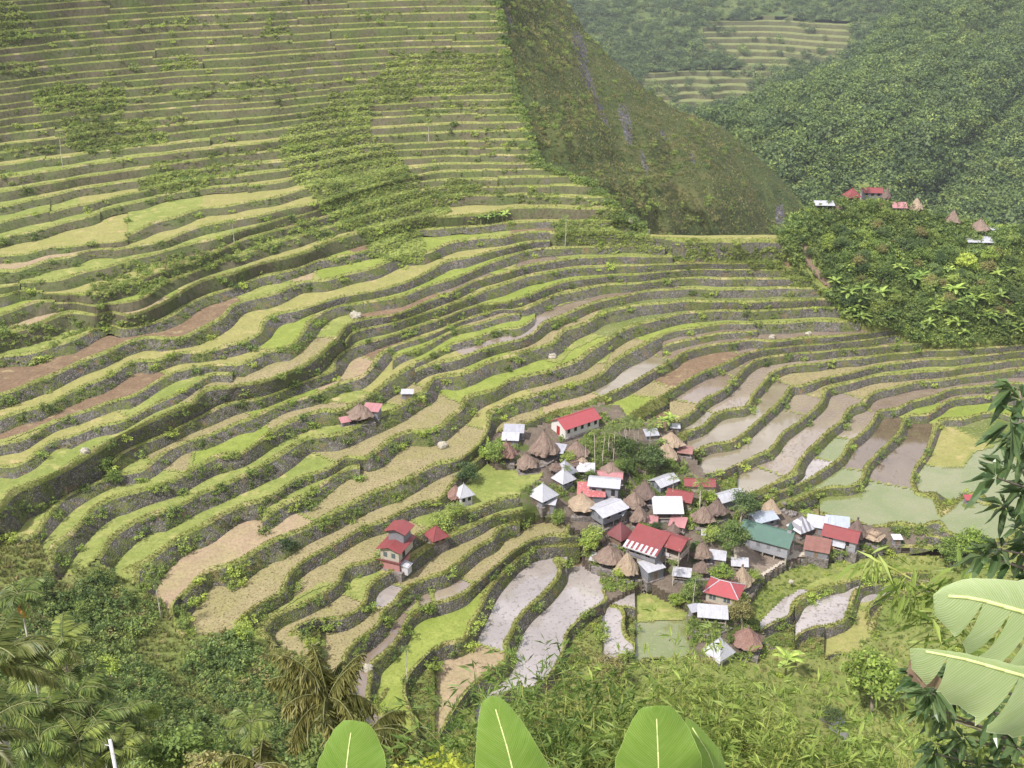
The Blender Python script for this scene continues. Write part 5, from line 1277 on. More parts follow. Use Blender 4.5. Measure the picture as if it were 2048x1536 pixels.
MB().box(-3.3,3.3,-3.08,-3.0,3.5,3.74).build('fascia', MATS['tin_skirt'], ro)
for xx in (-1.7,-0.4,1.4):
    w_ = MB().box(xx-0.4,xx+0.4,-2.53,-2.47,2.6,3.3).build('window', MATS['dark_opening'], up_); MB().box(xx-0.46,xx+0.46,-2.56,-2.531,2.52,2.6).build('sill', MATS['timber_pale'], w_)
for xx in (-1.2,0.6): MB().box(xx-0.45,xx+0.45,-2.33,-2.27,-0.4,1.5).build('door', MATS['dark_opening'], root)
wing = []
cx, cy = 3.0, 2.6
rw = MB().slab((cx-2.2,cy-2.6,4.2),(cx+3.6,cy-2.6,4.2),(cx+3.6,cy,5.25),(cx-2.2,cy,5.25),0.06).slab((cx+3.6,cy+2.6,4.2),(cx-2.2,cy+2.6,4.2),(cx-2.2,cy,5.25),(cx+3.6,cy,5.25),0.06).build('wing_roof', MATS['tin_red'], root)
MB().box(cx-1.8,cx+3.2,cy-2.2,cy+2.2,1.75,1.95).build('balcony_floor', MATS['timber_pale'], root)
for qx in (-1.7,0.6,3.1):
    for qy in (-2.1,2.1): MB().tube((cx+qx,cy+qy,-2.0),(cx+qx,cy+qy,4.4),0.12,0.12,6).build('post', MATS['timber_pale'], root)
for qz in (2.4,2.8): MB().box(cx-1.8,cx+3.2,cy-2.22,cy-2.16,qz,qz+0.07).build('railing', MATS['timber_pale'], root)
MB().box(cx+3.1,cx+3.16,cy-2.2,cy+2.2,2.3,2.9).build('railing', MATS['timber_pale'], root)
MB().box(cx-1.2,cx+2.9,cy-0.1,cy+2.0,1.95,3.9).build('back_wall', MATS['timber'], root)
MB().box(cx+0.4,cx+1.3,cy-2.3,cy-2.23,2.2,2.9).build('hanging_cloth', MATS['white_cloth'], root)

# church
pc = ground_at(1532,1100); root = empty('village_church', tuple(pc), math.radians(-29)); tag(root, 'grey board church on posts with a long green roof and small spire', 'church')
x, y, z0, z1, zr = 4.6, 2.5, 0.9, 3.6, 5.3
m = MB(); m.box(-x,x,-y,y,z0,z1)
for s in (-1,1): m.poly([(s*x,-y*s,z1),(s*x,y*s,z1),(s*x,0,zr-0.08)])
wall_ = m.build('wall', MATS['pale_boards'], root)
ro = MB().slab((-x-0.4,-y-0.4,z1-0.25),(x+0.4,-y-0.4,z1-0.25),(x+0.4,0,zr+0.05),(-x-0.4,0,zr+0.05),0.06).slab((x+0.4,y+0.4,z1-0.25),(-x-0.4,y+0.4,z1-0.25),(-x-0.4,0,zr+0.05),(x+0.4,0,zr+0.05),0.06).build('roof', MATS['tin_green'], root)
MB().box(-x-0.4,x+0.4,-0.12,0.12,zr+0.02,zr+0.10).build('ridge_cap', MATS['tin_green'], ro)
st_ = MB().box(x-0.95,x-0.15,-0.4,0.4,zr-0.2,zr+0.75).build('steeple', MATS['pale_boards'], root)
m = MB()
for i in range(4):
    q = [(x-1.1,-0.55),(x,-0.55),(x,0.55),(x-1.1,0.55)]; j=(i+1)%4; m.poly([(q[i][0],q[i][1],zr+0.7),(q[j][0],q[j][1],zr+0.7),(x-0.55,0,zr+2.2)])
m.build('spire', MATS['tin_green'], st_); MB().tube((x-0.55,0,zr+2.1),(x-0.55,0,zr+2.75),0.04,0.03,5).build('cross_post', MATS['tin_green'], st_); MB().box(x-0.57,x-0.53,-0.22,0.22,zr+2.45,zr+2.52).build('cross_arm', MATS['tin_green'], st_)
for i in range(5):
    for s in (-1,1): MB().tube((-x+0.2+(2*x-0.4)*i/4,s*(y-0.2),-1.5),(-x+0.2+(2*x-0.4)*i/4,s*(y-0.2),z0),0.16,0.16,6).build('post', MATS['concrete'], root)
d_ = MB().box(x-0.02,x+0.05,-0.6,0.6,z0+0.05,z0+1.95).build('door', MATS['timber'], root); MB().slab((x,-0.9,z0+2.1),(x+0.5,-0.9,z0+2.1),(x+0.5,0,z0+2.55),(x,0,z0+2.55),0.05).slab((x+0.5,0.9,z0+2.1),(x,0.9,z0+2.1),(x,0,z0+2.55),(x+0.5,0,z0+2.55),0.05).build('door_hood', MATS['timber'], d_)
for xx in (-3.0,-1.0,1.0,3.0): MB().box(xx-0.35,xx+0.35,-y-0.02,-y+0.03,z0+1.1,z0+2.0).build('window', MATS['grey_boards'], root)

# tiered red house
pr = ground_at(792,1122); root = empty('tiered_house', tuple(pr), math.radians(-22)); tag(root, 'tall house with two stacked red roofs and a pink lower storey among the paddies', 'house')
MB().box(-1.9,1.7,-2.0,1.8,-1.2,1.7).build('lower_wall', MATS['pink_wall'], root)
MB().box(-2.15,1.9,-2.25,1.9,1.62,1.8).build('string_course', MATS['tin_dark_red'], root)
MB().box(-1.8,1.6,-1.9,3.2,1.8,4.0).build('middle_wall', MATS['cream_wall'], root)
MB().slab((-2.4,-2.4,3.85),(-0.1,-2.4,4.55),(-0.1,3.6,4.55),(-2.4,3.6,3.85),0.06).slab((-0.1,-2.4,4.55),(2.2,-2.4,3.85),(2.2,3.6,3.85),(-0.1,3.6,4.55),0.06).build('roof', MATS['tin_red'], root)
MB().box(-1.4,1.4,0.4,3.0,4.0,6.2).build('upper_wall', MATS['grey_boards'], root)
MB().slab((-2.0,-0.1,6.05),(0,-0.1,6.7),(0,3.5,6.7),(-2.0,3.5,6.05),0.06).slab((0,-0.1,6.7),(2.0,-0.1,6.05),(2.0,3.5,6.05),(0,3.5,6.7),0.06).build('upper_roof', MATS['tin_red'], root)
for xx in (-0.9,0.6): MB().box(xx-0.35,xx+0.35,-1.93,-1.87,2.4,3.3).build('window', MATS['window_glass'], root)
MB().box(1.58,1.64,-0.6,0.3,1.9,3.5).build('door', MATS['dark_opening'], root)
MB().box(1.75,3.0,-1.6,-0.2,-0.6,1.1).build('side_shed', MATS['white_cloth'], root); MB().slab((1.7,-1.8,1.3),(3.2,-1.8,0.95),(3.2,0,0.95),(1.7,0,1.3),0.04).build('side_roof', MATS['tin_white'], root)
platform(root, 4.6, 5.0, 2.5)

# red hipped house
ph = ground_at(1446,1207); root = empty('hipped_house', tuple(ph), math.radians(-24)); tag(root, 'cream house with a red hipped roof and white ridge lines below the thatched hut', 'house')
MB().box(-2.6,2.6,-2.1,2.1,1.2,3.3).build('wall', MATS['cream_wall'], root); MB().box(-2.3,2.3,-1.7,1.9,-1.5,1.2).build('lower_wall', MATS['timber'], root)
e = [(-3.1,-2.6,3.15),(3.1,-2.6,3.15),(3.1,2.6,3.15),(-3.1,2.6,3.15)]; r0, r1 = (-0.9,0,4.6), (0.9,0,4.6)
ro = MB().quad(e[0],e[1],r1,r0).quad(e[2],e[3],r0,r1).poly([e[1],e[2],r1]).poly([e[3],e[0],r0]).quad(e[3],e[2],e[1],e[0]).build('roof', MATS['tin_bright_red'], root)
for a, b_ in ((e[0],r0),(e[3],r0),(e[1],r1),(e[2],r1),(r0,r1)): MB().tube((a[0],a[1],a[2]+0.03),(b_[0],b_[1],b_[2]+0.03),0.09,0.09,5).build('ridge_cap', MATS['tin_white'], ro)
for xx in (-1.5,1.0):
    w_ = MB().box(xx-0.55,xx+0.55,-2.13,-2.07,1.8,2.7).build('window', MATS['window_glass'], root); MB().box(xx-0.03,xx+0.03,-2.15,-2.131,1.8,2.7).build('window_bar', MATS['white_wall'], w_)
MB().box(-2.9,2.9,-2.5,-2.1,1.05,1.2).build('balcony', MATS['timber'], root)
platform(root, 5.6, 4.6, 2.5)

# ------------------------------------------------------------------ sheds and lean-tos
for a in (
  (1028,874,3.6,1.9,-4,'tin shed with a ribbed white roof, rear one of two at the village edge',1.6,2.2,'tin_grey'),
  (1021,886,2.9,1.8,-4,'white roofed tin shed just above the reddish thatched hut',1.2,1.7,'tin_white'),
  (1113,911,2.9,2.4,-18,'white tin shed between two thatched huts below the white building',1.4,1.9,'tin_grey'),
  (745,830,2.9,2.3,-12,'grey shed with a pink tin roof beside the lone thatched hut',1.8,2.2,'tin_pink'),
  (815,791,2.0,1.5,0,'tiny grey hut with a flat white roof on the terrace edge',1.2,1.35,'tin_white'),
  (690,839,1.5,1.3,25,'tiny patched shack left of the lone thatched hut',0.9,1.2,'tin_pink'),
  (1182,1001,4.8,3.0,-4,'grey house under a patchy red tin roof behind the wide thatched hut',1.9,2.9,'tin_patch_red'),
  (1098,1020,2.2,2.0,-12,'small grey annex with a white roof by the pale tin pyramid house',1.9,2.2,'tin_white'),
  (1302,1152,3.3,2.8,28,'small tower shed with a flat white roof before the inn',2.2,2.5,'tin_white'),
  (1434,1124,2.6,2.0,-14,'white roofed box shed right of the steep thatched hut',1.3,1.7,'tin_white'),
  (1632,1060,3.4,2.6,-20,'pale tin shed beside the striped pyramid roof',1.5,2.3,'tin_white'),
  (1673,1062,4.0,2.6,-12,'blue grey tin shed behind the red gabled house',1.6,2.4,'tin_blue'),
  (1633,1106,4.2,3.2,-20,'shed with a rusty brown corrugated roof beside the church yard',1.5,2.3,'tin_rust'),
  (1797,424,3.4,2.0,-5,'pink tin shed among the trees of the knoll',1.5,2.3,'tin_pink'),
  (1985,466,1.8,1.4,20,'tiny white shed right of the thatched hut on the knoll',1.2,1.6,'tin_white'),
  (1792,1086,1.3,1.2,0,'small white box shed at the far end of the village',1.3,1.4,'white_cloth'),
  (1387,1232,1.2,1.2,20,'tiny grey shrine like shed at the foot of the tall palm',1.5,1.8,'tin_grey'),
  (1938,1003,1.6,1.3,0,'little red box standing at the edge of the pond',0.9,1.1,'tin_bright_red'),
  (1302,876,2.4,1.8,10,'small grey tin shed under the trees left of the paired huts',1.1,1.5,'tin_grey'),
  (1350,858,1.6,1.2,-5,'tiny shed with a pale roof behind the paired thatched huts',1.5,1.7,'tin_white')):
    shed(*a)
for a in (
  (1334,1034,5.2,3.2,0,'open porch under a white sheet roof with red patches',1.9,3.3,'tin_patch_white','timber'),
  (1424,1242,4.6,2.6,-8,'open shelter with a white tin roof below the red hipped house',1.7,2.2,'tin_white','timber'),
  (1171,953,3.0,1.8,-4,'open shelter roofed with a patchwork of white sheets',1.7,2.3,'tin_patch_white','timber'),
  (1370,909,2.6,2.0,-15,'low rack roofed with rusty sheets beside the paired huts',0.9,1.3,'tin_brown','timber'),
  (1355,1057,2.6,2.2,-20,'small open stall under a pink sheet below the white porch',1.2,1.8,'tin_pink','timber'),
  (1300,1046,2.4,1.7,-10,'low stack of pinkish roofing sheets beside the narrow hut',0.6,0.9,'tin_pink','timber'),
  (1363,1158,2.8,1.9,-12,'open lean-to with a white roof below the inn',1.3,1.6,'tin_white','timber'),
  (1196,1126,2.4,1.6,-20,'white awning at the corner of the wide thatched hut',1.0,1.4,'tin_white','timber'),
  (1238,1040,2.2,1.7,-35,'tilted grey panel roof above the dark red pyramid',2.0,2.7,'tin_blue','timber'),
  (1415,1074,1.9,1.2,-10,'little white sheet roof among shrubs right of the inn',0.8,1.0,'tin_white','timber'),
  (1478,1140,2.6,1.5,-8,'white sheet roof behind the tall thatched hut',1.5,2.0,'tin_white','timber'),
  (1647,422,4.6,2.4,-4,'open white roofed shed at the edge of the knoll',1.9,2.4,'tin_white','timber'),
  (1956,492,6.2,3.0,-4,'long white tin roof below the thatched hut on the knoll',1.5,2.1,'tin_white','timber')):
    shed(*a, open_walls=True)

# ------------------------------------------------------------------ yard, path, stone wall
def drape(name, poly, mat, dz, label, step=4):
    us = [q[0] for q in poly]; vs = [q[1] for q in poly]
    ug = np.arange(min(us), max(us) + step, step); vg = np.arange(min(vs), max(vs) + step, step)
    Ug, Vg = np.meshgrid(ug, vg); Zg = bil(ZB, Ug, Vg); rz = -SP - (Vg - 768) / F * CP; t = Zg / rz
    P = np.stack([t * (Ug - 1024) / F, t * (CP - (Vg - 768) / F * SP), Zg + dz], -1); idx = np.arange(Ug.size).reshape(Ug.shape)
    q = np.stack([idx[1:, :-1], idx[1:, 1:], idx[:-1, 1:], idx[:-1, :-1]], -1)
    mk = poly_mask(poly, (Ug[:-1, :-1] + Ug[1:, 1:]) / 2, (Vg[:-1, :-1] + Vg[1:, 1:]) / 2)
    o = link(name, mesh_np(name, P.reshape(-1, 3), q[mk].ravel(), 4, [mat], smooth=True)); return tag(o, label, None, None, 'structure')
drape('church_yard', [(1462,1100),(1500,1088),(1600,1092),(1632,1108),(1572,1124),(1524,1152),(1500,1150),(1475,1128)], MATS['yard_earth'], 0.22, 'bare earth yard in front of the church')
drape('concrete_path', [(1519,1152),(1566,1122),(1586,1108),(1570,1104),(1576,1098),(1604,1108),(1622,1109),(1574,1123),(1526,1154)], MATS['concrete'], 0.30, 'pale concrete path across the church yard', 3)
drape('stream', [(1640,1440),(1672,1420),(1690,1432),(1695,1450),(1705,1475),(1690,1482),(1668,1466),(1652,1452)], MATS['water_stream'], 0.12, 'grey pool of a stream in the valley below the village', 3)
drape('hillside_path', [(1600,490),(1612,492),(1625,530),(1650,556),(1670,580),(1664,586),(1640,564),(1614,536),(1604,512)], MATS['path_earth'], 0.5, 'brown footpath climbing the side of the knoll', 3)

def stone_wall(name, pix, h, label, dz=0.0, st=0.34):
    """dry stone wall: separate stones along a pixel polyline at ground level"""
    c = catmull(pix); P = np.array([ground_at(a, b) for a, b in c[::3]]); seg = np.linalg.norm(np.diff(P[:, :2], axis=0), axis=1); s = np.concatenate([[0], np.cumsum(seg)])
    root = empty(name, tuple(P[len(P) // 2])); tag(root, label, 'stone wall'); r = random.Random(len(pix)); m = MB(); n = 0; o0 = P[len(P) // 2]
    rows = int(h / (st * 0.8))
    for k in range(rows):
        x = 0.0
        while x < s[-1]:
            w = st * r.uniform(0.7, 1.5); xm = min(x + w / 2, s[-1]); q = np.array([np.interp(xm, s, P[:, i]) for i in range(3)]) - o0
            i = min(np.searchsorted(s, xm), len(P) - 1); d = P[i] - P[max(i - 1, 0)]; a = math.atan2(d[1], d[0]); ca, sa = math.cos(a), math.sin(a)
            zc = q[2] + dz + (k + 0.5) * st * 0.8; hw, hd, hh = w * 0.48, 0.22 + r.uniform(-0.05, 0.07), st * 0.38
            b0 = len(m.v)
            for sx, sy, sz in ((-1,-1,-1),(1,-1,-1),(1,1,-1),(-1,1,-1),(-1,-1,1),(1,-1,1),(1,1,1),(-1,1,1)):
                lx = sx * hw * r.uniform(0.8, 1.0); ly = sy * hd * r.uniform(0.85, 1.0)
                m.v.append((q[0] + lx * ca - ly * sa, q[1] + lx * sa + ly * ca, zc + sz * hh * r.uniform(0.8, 1.0)))
            m.f += [tuple(b0 + t for t in f_) for f_ in ((0,3,2,1),(4,5,6,7),(0,1,5,4),(1,2,6,5),(2,3,7,6),(3,0,4,7))]; x += w; n += 1
    o = m.build('stones', MATS['platform_stone'], root); o['kind'] = 'stuff'; return root
stone_wall('stone_wall', [(1504,1190),(1523,1159),(1546,1142),(1571,1129),(1620,1114),(1693,1109),(1760,1099),(1803,1094)], 2.3, 'curved dry stone wall holding up the church yard', -1.95)
stone_wall('stone_wall', [(1216,1150),(1236,1158),(1262,1160),(1292,1165)], 1.0, 'low dry stone wall below the thatched hut by the inn', -0.5)
stone_wall('stone_wall', [(1380,1262),(1410,1272),(1440,1268),(1462,1258)], 1.0, 'low stone wall below the open shelter with the white roof', -0.5)
stone_wall('stone_wall', [(1040,938),(1064,940),(1088,934)], 0.9, 'low stone wall edging the round green paddy', -0.5)
# ------------------------------------------------------------------ trees, palms and bananas (templates, then copies)
def dup(root, loc, rz, sc, label=None, group=None):
    r = root.copy(); COL.objects.link(r); r.location = loc; r.rotation_euler = (0, 0, rz); r.scale = (sc, sc, sc) if np.isscalar(sc) else sc
    if label: r['label'] = label
    if group: r['group'] = group
    for ch in root.children:
        c = ch.copy(); COL.objects.link(c); c.parent = r
    return r
def tree_meshes(seed, H, rx, rz, leafm, clumps=70, per=34, leaf=0.34, bark='bark', lean=0.1, fork=0.42):
    r = np.random.default_rng(seed); m = MB(); th = H * fork; top = np.array([r.normal() * lean * H, r.normal() * lean * H, th])
    mid = top * 0.5 + np.array([r.normal() * 0.12, r.normal() * 0.12, 0])
    m.tube((0, 0, -0.6), mid, 0.035 * H, 0.028 * H, 7); m.tube(mid, top, 0.028 * H, 0.022 * H, 7)
    V = []; nl = 5
    for i in range(nl):
        a = 2 * math.pi * (i + r.uniform(-0.3, 0.3)) / nl; q = top + np.array([math.cos(a) * rx * 0.55, math.sin(a) * rx * 0.55, (H - th) * r.uniform(0.25, 0.6)])
        m.tube(top, q, 0.017 * H, 0.007 * H, 5)
        sub = crown_verts(seed * 10 + i, clumps // (nl + 1), per, rx * r.uniform(0.5, 0.68), rz * r.uniform(0.5, 0.7), leaf, 0.42, 0.35, 0, 0.55); V.append(sub + q)
    q = top + np.array([0, 0, (H - th) * 0.62]); m.tube(top, q, 0.018 * H, 0.006 * H, 5)
    V.append(crown_verts(seed * 10 + 9, clumps // (nl + 1) + 4, per, rx * 0.62, rz * 0.72, leaf, 0.42, 0.35, 0, 0.55) + q)
    return m.mesh('trunk', MATS[bark], True), quads_mesh('crown', np.concatenate(V), [MATS[leafm]])
def tree_tmpl(name, *a, **k):
    t, c = tree_meshes(*a, **k); return (name, t, c)
TREES = {'dark': tree_tmpl('broadleaf_tree', 101, 6.0, 2.4, 1.9, 'leaf_dark'), 'mid': tree_tmpl('broadleaf_tree', 102, 6.0, 2.3, 2.0, 'leaf_mid'),
         'bushy': tree_tmpl('broadleaf_tree', 103, 5.0, 2.3, 1.7, 'leaf_bush'), 'bright': tree_tmpl('broadleaf_tree', 104, 4.5, 2.0, 1.7, 'leaf_bright'),
         'olive': tree_tmpl('broadleaf_tree', 105, 6.5, 2.2, 2.1, 'leaf_olive'), 'tall': tree_tmpl('broadleaf_tree', 106, 8.0, 2.1, 2.3, 'leaf_mid', fork=0.5, bark='bark_pale'),
         'shrub': tree_tmpl('shrub', 107, 2.6, 1.7, 1.1, 'leaf_bush', 60, 30, 0.24, fork=0.25), 'limeshrub': tree_tmpl('shrub', 108, 2.6, 1.6, 1.1, 'leaf_bright', 60, 30, 0.24, fork=0.25),
         'darkshrub': tree_tmpl('shrub', 109, 2.8, 1.6, 1.3, 'leaf_dark', 60, 30, 0.24, fork=0.25)}
def put_tree(kind, loc, sc, label, group=None, cat=None, rz=None):
    nm, t, c = TREES[kind]; root = empty(nm, tuple(loc), random.uniform(0, 6.28) if rz is None else rz); root.scale = (sc * random.uniform(0.92, 1.1), sc * random.uniform(0.92, 1.1), sc)
    tag(root, label, cat or ('tree' if 'tree' in nm else 'shrub'), group); link('trunk', t, root); link('crown', c, root); return root
HT = {'dark': 6.6, 'mid': 6.6, 'bushy': 5.6, 'bright': 5.1, 'olive': 7.2, 'tall': 8.8, 'shrub': 2.9, 'limeshrub': 2.9, 'darkshrub': 3.2}
def tree_px(kind, u, v, hpx, label, group=None):
    p = ground_at(u, v); H = hpx * px_m(p) / 0.86; return put_tree(kind, p, H / HT[kind], label, group)

for kind, u, v, h, lab in (
  ('dark',1287,950,62,'dense dark tree in the middle of the village below the areca palms'),
  ('mid',1256,940,66,'leafy tree beside the dense dark tree among the areca palms'),
  ('dark',1305,942,50,'dark round tree left of the paired thatched huts'),
  ('bushy',1238,955,40,'bushy tree behind the long faded red tin roof'),
  ('dark',1478,1046,62,'dense dark green tree between the tall dark hut and the blue grey house'),
  ('tall',1471,1134,92,'tall slender tree with a pale trunk at the corner of the church'),
  ('bushy',1190,1100,50,'round green tree left of the dark red pyramid house'),
  ('bright',1176,1108,36,'bright green bushy tree by the corner of the flooded grey paddy'),
  ('bushy',1285,1076,34,'bushy tree behind the inn roof'),
  ('dark',1318,1070,30,'dark leafy tree below the white roofed open porch'),
  ('bright',1440,1170,46,'bright lime green tree above the red hipped house'),
  ('olive',1484,1262,66,'loose olive green tree beside the pond below the hipped house'),
  ('mid',1372,1200,44,'dark green tree behind the slim palm below the inn'),
  ('bushy',1425,1090,40,'bushy tree between the inn and the church'),
  ('mid',1450,1085,48,'leafy tree left of the green church roof'),
  ('bushy',1140,935,34,'green tree in front of the white tin shed between huts'),
  ('bushy',993,925,46,'large green bush tree at the village edge below the rear tin shed'),
  ('bright',975,915,34,'light green bush tree at the left end of the village'),
  ('darkshrub',937,958,42,'narrow dark shrub on the bank above the white pyramid house'),
  ('bushy',1120,1045,34,'green tree below the pale tin pyramid house'),
  ('bright',1350,1200,30,'light green tree at the edge of the village slope'),
  ('bushy',1508,1172,34,'leafy papaya like tree beside the tall thatched hut'),
  ('limeshrub',1608,1020,26,'round clipped green bush at the corner of the large green pond'),
  ('bushy',1905,1135,60,'leafy tree on the bank below the right end of the pond'),
  ('bright',1935,1120,62,'light green tree under the mango branch by the pond'),
  ('bright',1745,1420,110,'bright bushy tree in the valley right of the stream pool'),
  ('dark',1660,1445,40,'dark bush beside the stream pool'),
  ('olive',1228,1385,80,'small crooked tree with sparse leaves above the bamboo'),
  ('bushy',200,905,34,'round green bush on the terrace wall of the left paddies'),
  ('bushy',232,962,32,'round green bush clump lower on the left terrace walls'),
  ('shrub',885,1050,34,'flowering shrub behind the red tin pyramid'),
  ('shrub',915,1030,30,'shrub below the white pyramid house on the terraces'),
  ('darkshrub',580,1090,30,'dark shrub rooted in the long terrace wall above the stubble paddies'),
  ('limeshrub',480,1292,40,'lime green shrub at the left end of the lowest stubble terrace'),
  ('mid',1262,958,46,'green tree in front of the dense dark village tree'),
  ('bushy',1335,944,30,'low tree below the front one of the paired huts'),
  ('bright',1420,1012,30,'light green tree right of the coconut palm'),
  ('bushy',1300,1090,26,'low leafy tree at the rear corner of the inn'),
  ('mid',1385,1110,34,'green tree between the inn and the steep thatched hut'),
  ('dark',1395,1190,38,'dark tree left of the red hipped house'),
  ('bushy',1180,965,28,'green tree beside the patchwork roofed shelter'),
  ('bushy',1100,900,26,'leafy bush between the large hut and the white tin shed'),
  ('bright',1238,1160,26,'light green bush below the hut with the pale ridge'),
  ('bushy',165,1240,40,'rounded dark green bush on the left hillside')):
    tree_px(kind, u, v, h, lab)

# palms -------------------------------------------------------------
def frond_verts(r, Lf, droop, nl, ll, az, el, wob_=0.1, w=0.10, vshape=0.5, dense=1.0):
    """a pinnate frond: rachis points and leaflet quads in local space (starts at origin)"""
    ca, sa = math.cos(az), math.sin(az); R = []; V = []; n = 12
    for i in range(n + 1):
        t = i / n; e = el - droop * t ** 1.3; 
        if i == 0: p = np.zeros(3)
        else: p = R[-1] + np.array([ca * math.cos(e), sa * math.cos(e), math.sin(e)]) * Lf / n
        R.append(p)
    R = np.array(R); side = np.array([-sa, ca, 0.0])
    for k in range(nl):
        t = 0.12 + 0.88 * (k + 0.5) / nl; x = t * n; i = min(int(x), n - 1); b = R[i] + (R[i + 1] - R[i]) * (x - i); d = R[i + 1] - R[i]; d /= np.linalg.norm(d)
        lw = ll * (math.sin(math.pi * min(1, t * 0.9 + 0.12)) ** 0.6) * r.uniform(0.85, 1.1)
        for s in (-1, 1):
            dr = side * s * 0.9 + d * 0.55 + np.array([0, 0, -vshape * r.uniform(0.5, 1.3)]); dr /= np.linalg.norm(dr)
            tip = b + dr * lw + np.array([0, 0, -0.25 * lw * r.random()]); wd = d * w * lw * 2.0
            md = b + (tip - b) * 0.5 + np.array([0, 0, 0.06 * lw]); V += [b, md + wd * 0.5, tip, md - wd * 0.5]
    return R, np.array(V)
def palm(name, u=None, v=None, hpx=60, label='', kind='areca', p=None, H=None, crown=None, seed=1, parts=False, leafm='palm_leaf', group=None, fr=None):
    p = ground_at(u, v) if p is None else np.array(p, float); H = hpx * px_m(p) / 0.86 if H is None else H; r = np.random.default_rng(seed)
    root = empty(name, tuple(p), r.uniform(0, 6)); tag(root, label, 'palm', group)
    top = np.array([r.normal() * 0.03 * H, r.normal() * 0.03 * H, H]); tr = MB(); rad = 0.07 if kind == 'areca' else 0.14
    tr.tube((0, 0, -0.6), top * 0.5 + [0.02 * H, 0, 0], rad * 1.15, rad, 7).tube(top * 0.5 + [0.02 * H, 0, 0], top, rad, rad * 0.85, 7).build('trunk', MATS['bark_pale'], root, True)
    if kind == 'areca':
        MB().tube(top, top + [0, 0, 0.55], rad * 1.25, rad * 0.8, 7).build('crownshaft', MATS['banana_stem'], root, True); c0 = top + [0, 0, 0.5]; nf, Lf, nl, ll = 8, 1.35, 11, 0.5
    else: c0 = top; nf, Lf, nl, ll = 13, 2.5, 20, 0.62
    if fr: nf, Lf, nl, ll = fr
    sc = 1.0 if crown is None else crown; VV_ = []; RR = MB()
    for i in range(nf):
        az = 2 * math.pi * i / nf + r.uniform(-0.25, 0.25); el = r.uniform(0.35, 1.25) if i % 2 else r.uniform(-0.1, 0.7)
        R, V = frond_verts(r, Lf * sc * r.uniform(0.85, 1.1), r.uniform(0.9, 1.7), nl, ll * sc, az, el)
        if parts:
            o = quads_mesh('frond', V + c0, [MATS[leafm]]); fo = link('frond', o, root); m = MB()
            for a, b_ in zip(R[:-1], R[1:]): m.tube(a + c0, b_ + c0, 0.022 * sc, 0.018 * sc, 4)
            m.build('rachis', MATS['banana_stem'], fo)
        else:
            VV_.append(V + c0)
            for a, b_ in zip(R[:-1:2], R[2::2]): RR.tube(a + c0, b_ + c0, 0.02 * sc, 0.015 * sc, 4)
    if not parts:
        cr = link('crown', quads_mesh('crown', np.concatenate(VV_), [MATS[leafm]]), root); RR.build('frond_stalks', MATS['banana_stem'], cr)
    return root
palm('coconut_palm',1399,1016,48,'coconut palm with a full crown above the red tin roofs in the village','coconut',seed=5,parts=True,crown=0.95)
palm('coconut_palm',1722,398,22,'coconut palm behind the red houses on the knoll','coconut',seed=6,crown=1.0)
for i, (u, v, h, lab) in enumerate((
  (1346,1002,40,'areca palm beside the small grey house with the white gabled roof'), (1190,930,62,'tall areca palm in front of the white building with the red roof'), (1204,935,66,'tall areca palm at the right end of the white building'),
  (1170,952,62,'slim areca palm beside the broad thatched hut'), (1385,1220,62,'tall slim areca palm below the inn'), (468,490,48,'lone areca palm standing on the middle left terraces'), (125,332,46,'lone areca palm on the upper left terraces'),
  (815,1365,64,'slim areca palm between two paddies below the tiered red house'), (322,1236,62,'lone areca palm on the yellow terrace end at lower left'), (1030,846,20,'young palm in the green paddy above the rear tin shed'), (857,284,28,'dead looking slim palm on the upper terraces'),
  (1130,486,50,'thin lone palm beside the overgrown bank near the saddle'), (1183,838,26,'young palm in front of the bright red roof'), (1133,966,26,'young palm in front of the white tin pyramid'), (1345,1172,40,'slim areca palm beside the open lean-to below the inn'),
  (1480,1090,66,'slim areca palm rising beside the church roof'))):
    palm('areca_palm', u, v, h, lab, seed=20 + i)
for i, (u, v, h) in enumerate(((1226,928,62),(1238,918,58),(1250,926,66),(1258,912,62),(1268,930,70),(1276,915,60),(1246,900,56),(1216,912,52),(1296,912,46))):
    palm('areca_palm', u, v, h, 'areca palm in the grove between the white building and the paired huts', seed=50 + i, group='areca palm grove of the village', crown=1.25)

# bananas -----------------------------------------------------------
def banana_tmpl(seed, H=2.6, nl=8):
    r = np.random.default_rng(seed); st = MB().tube((0, 0, -0.4), (0.03, 0, H * 0.55), 0.14, 0.11, 7).tube((0.03, 0, H * 0.55), (0.05, 0.02, H * 0.78), 0.11, 0.06, 7).mesh('pseudostem', MATS['banana_stem'], True); V = []
    for i in range(nl):
        az = 2.4 * i + r.uniform(-0.3, 0.3); el = 1.25 - 0.75 * i / nl + r.uniform(-0.1, 0.1); Lf = H * r.uniform(0.62, 0.85); n = 7; pts = [np.array([0.05, 0.02, H * 0.72])]
        for k in range(n): e = el - 1.7 * (k / n) ** 1.2; pts.append(pts[-1] + np.array([math.cos(az) * math.cos(e), math.sin(az) * math.cos(e), math.sin(e)]) * Lf / n)
        side = np.array([-math.sin(az), math.cos(az), 0])
        for k in range(1, n):
            w0 = 0.30 * math.sin(math.pi * min(1, (k - 0.4) / (n - 0.2))) ** 0.6; w1 = 0.30 * math.sin(math.pi * min(1, (k + 0.6) / (n - 0.2))) ** 0.6 if k < n - 1 else 0.02
            for s in (-1, 1):
                dz = np.array([0, 0, -0.10]); gap = 0.05 if r.random() < 0.4 else 0.0
                a, b_ = pts[k], pts[k + 1]; V += [a, b_, b_ + side * s * w1 + dz * w1 * 3 - (b_ - a) * gap, a + side * s * w0 + dz * w0 * 3 + (b_ - a) * gap]
    return st, quads_mesh('leaves', np.array(V), [MATS['banana_leaf']])
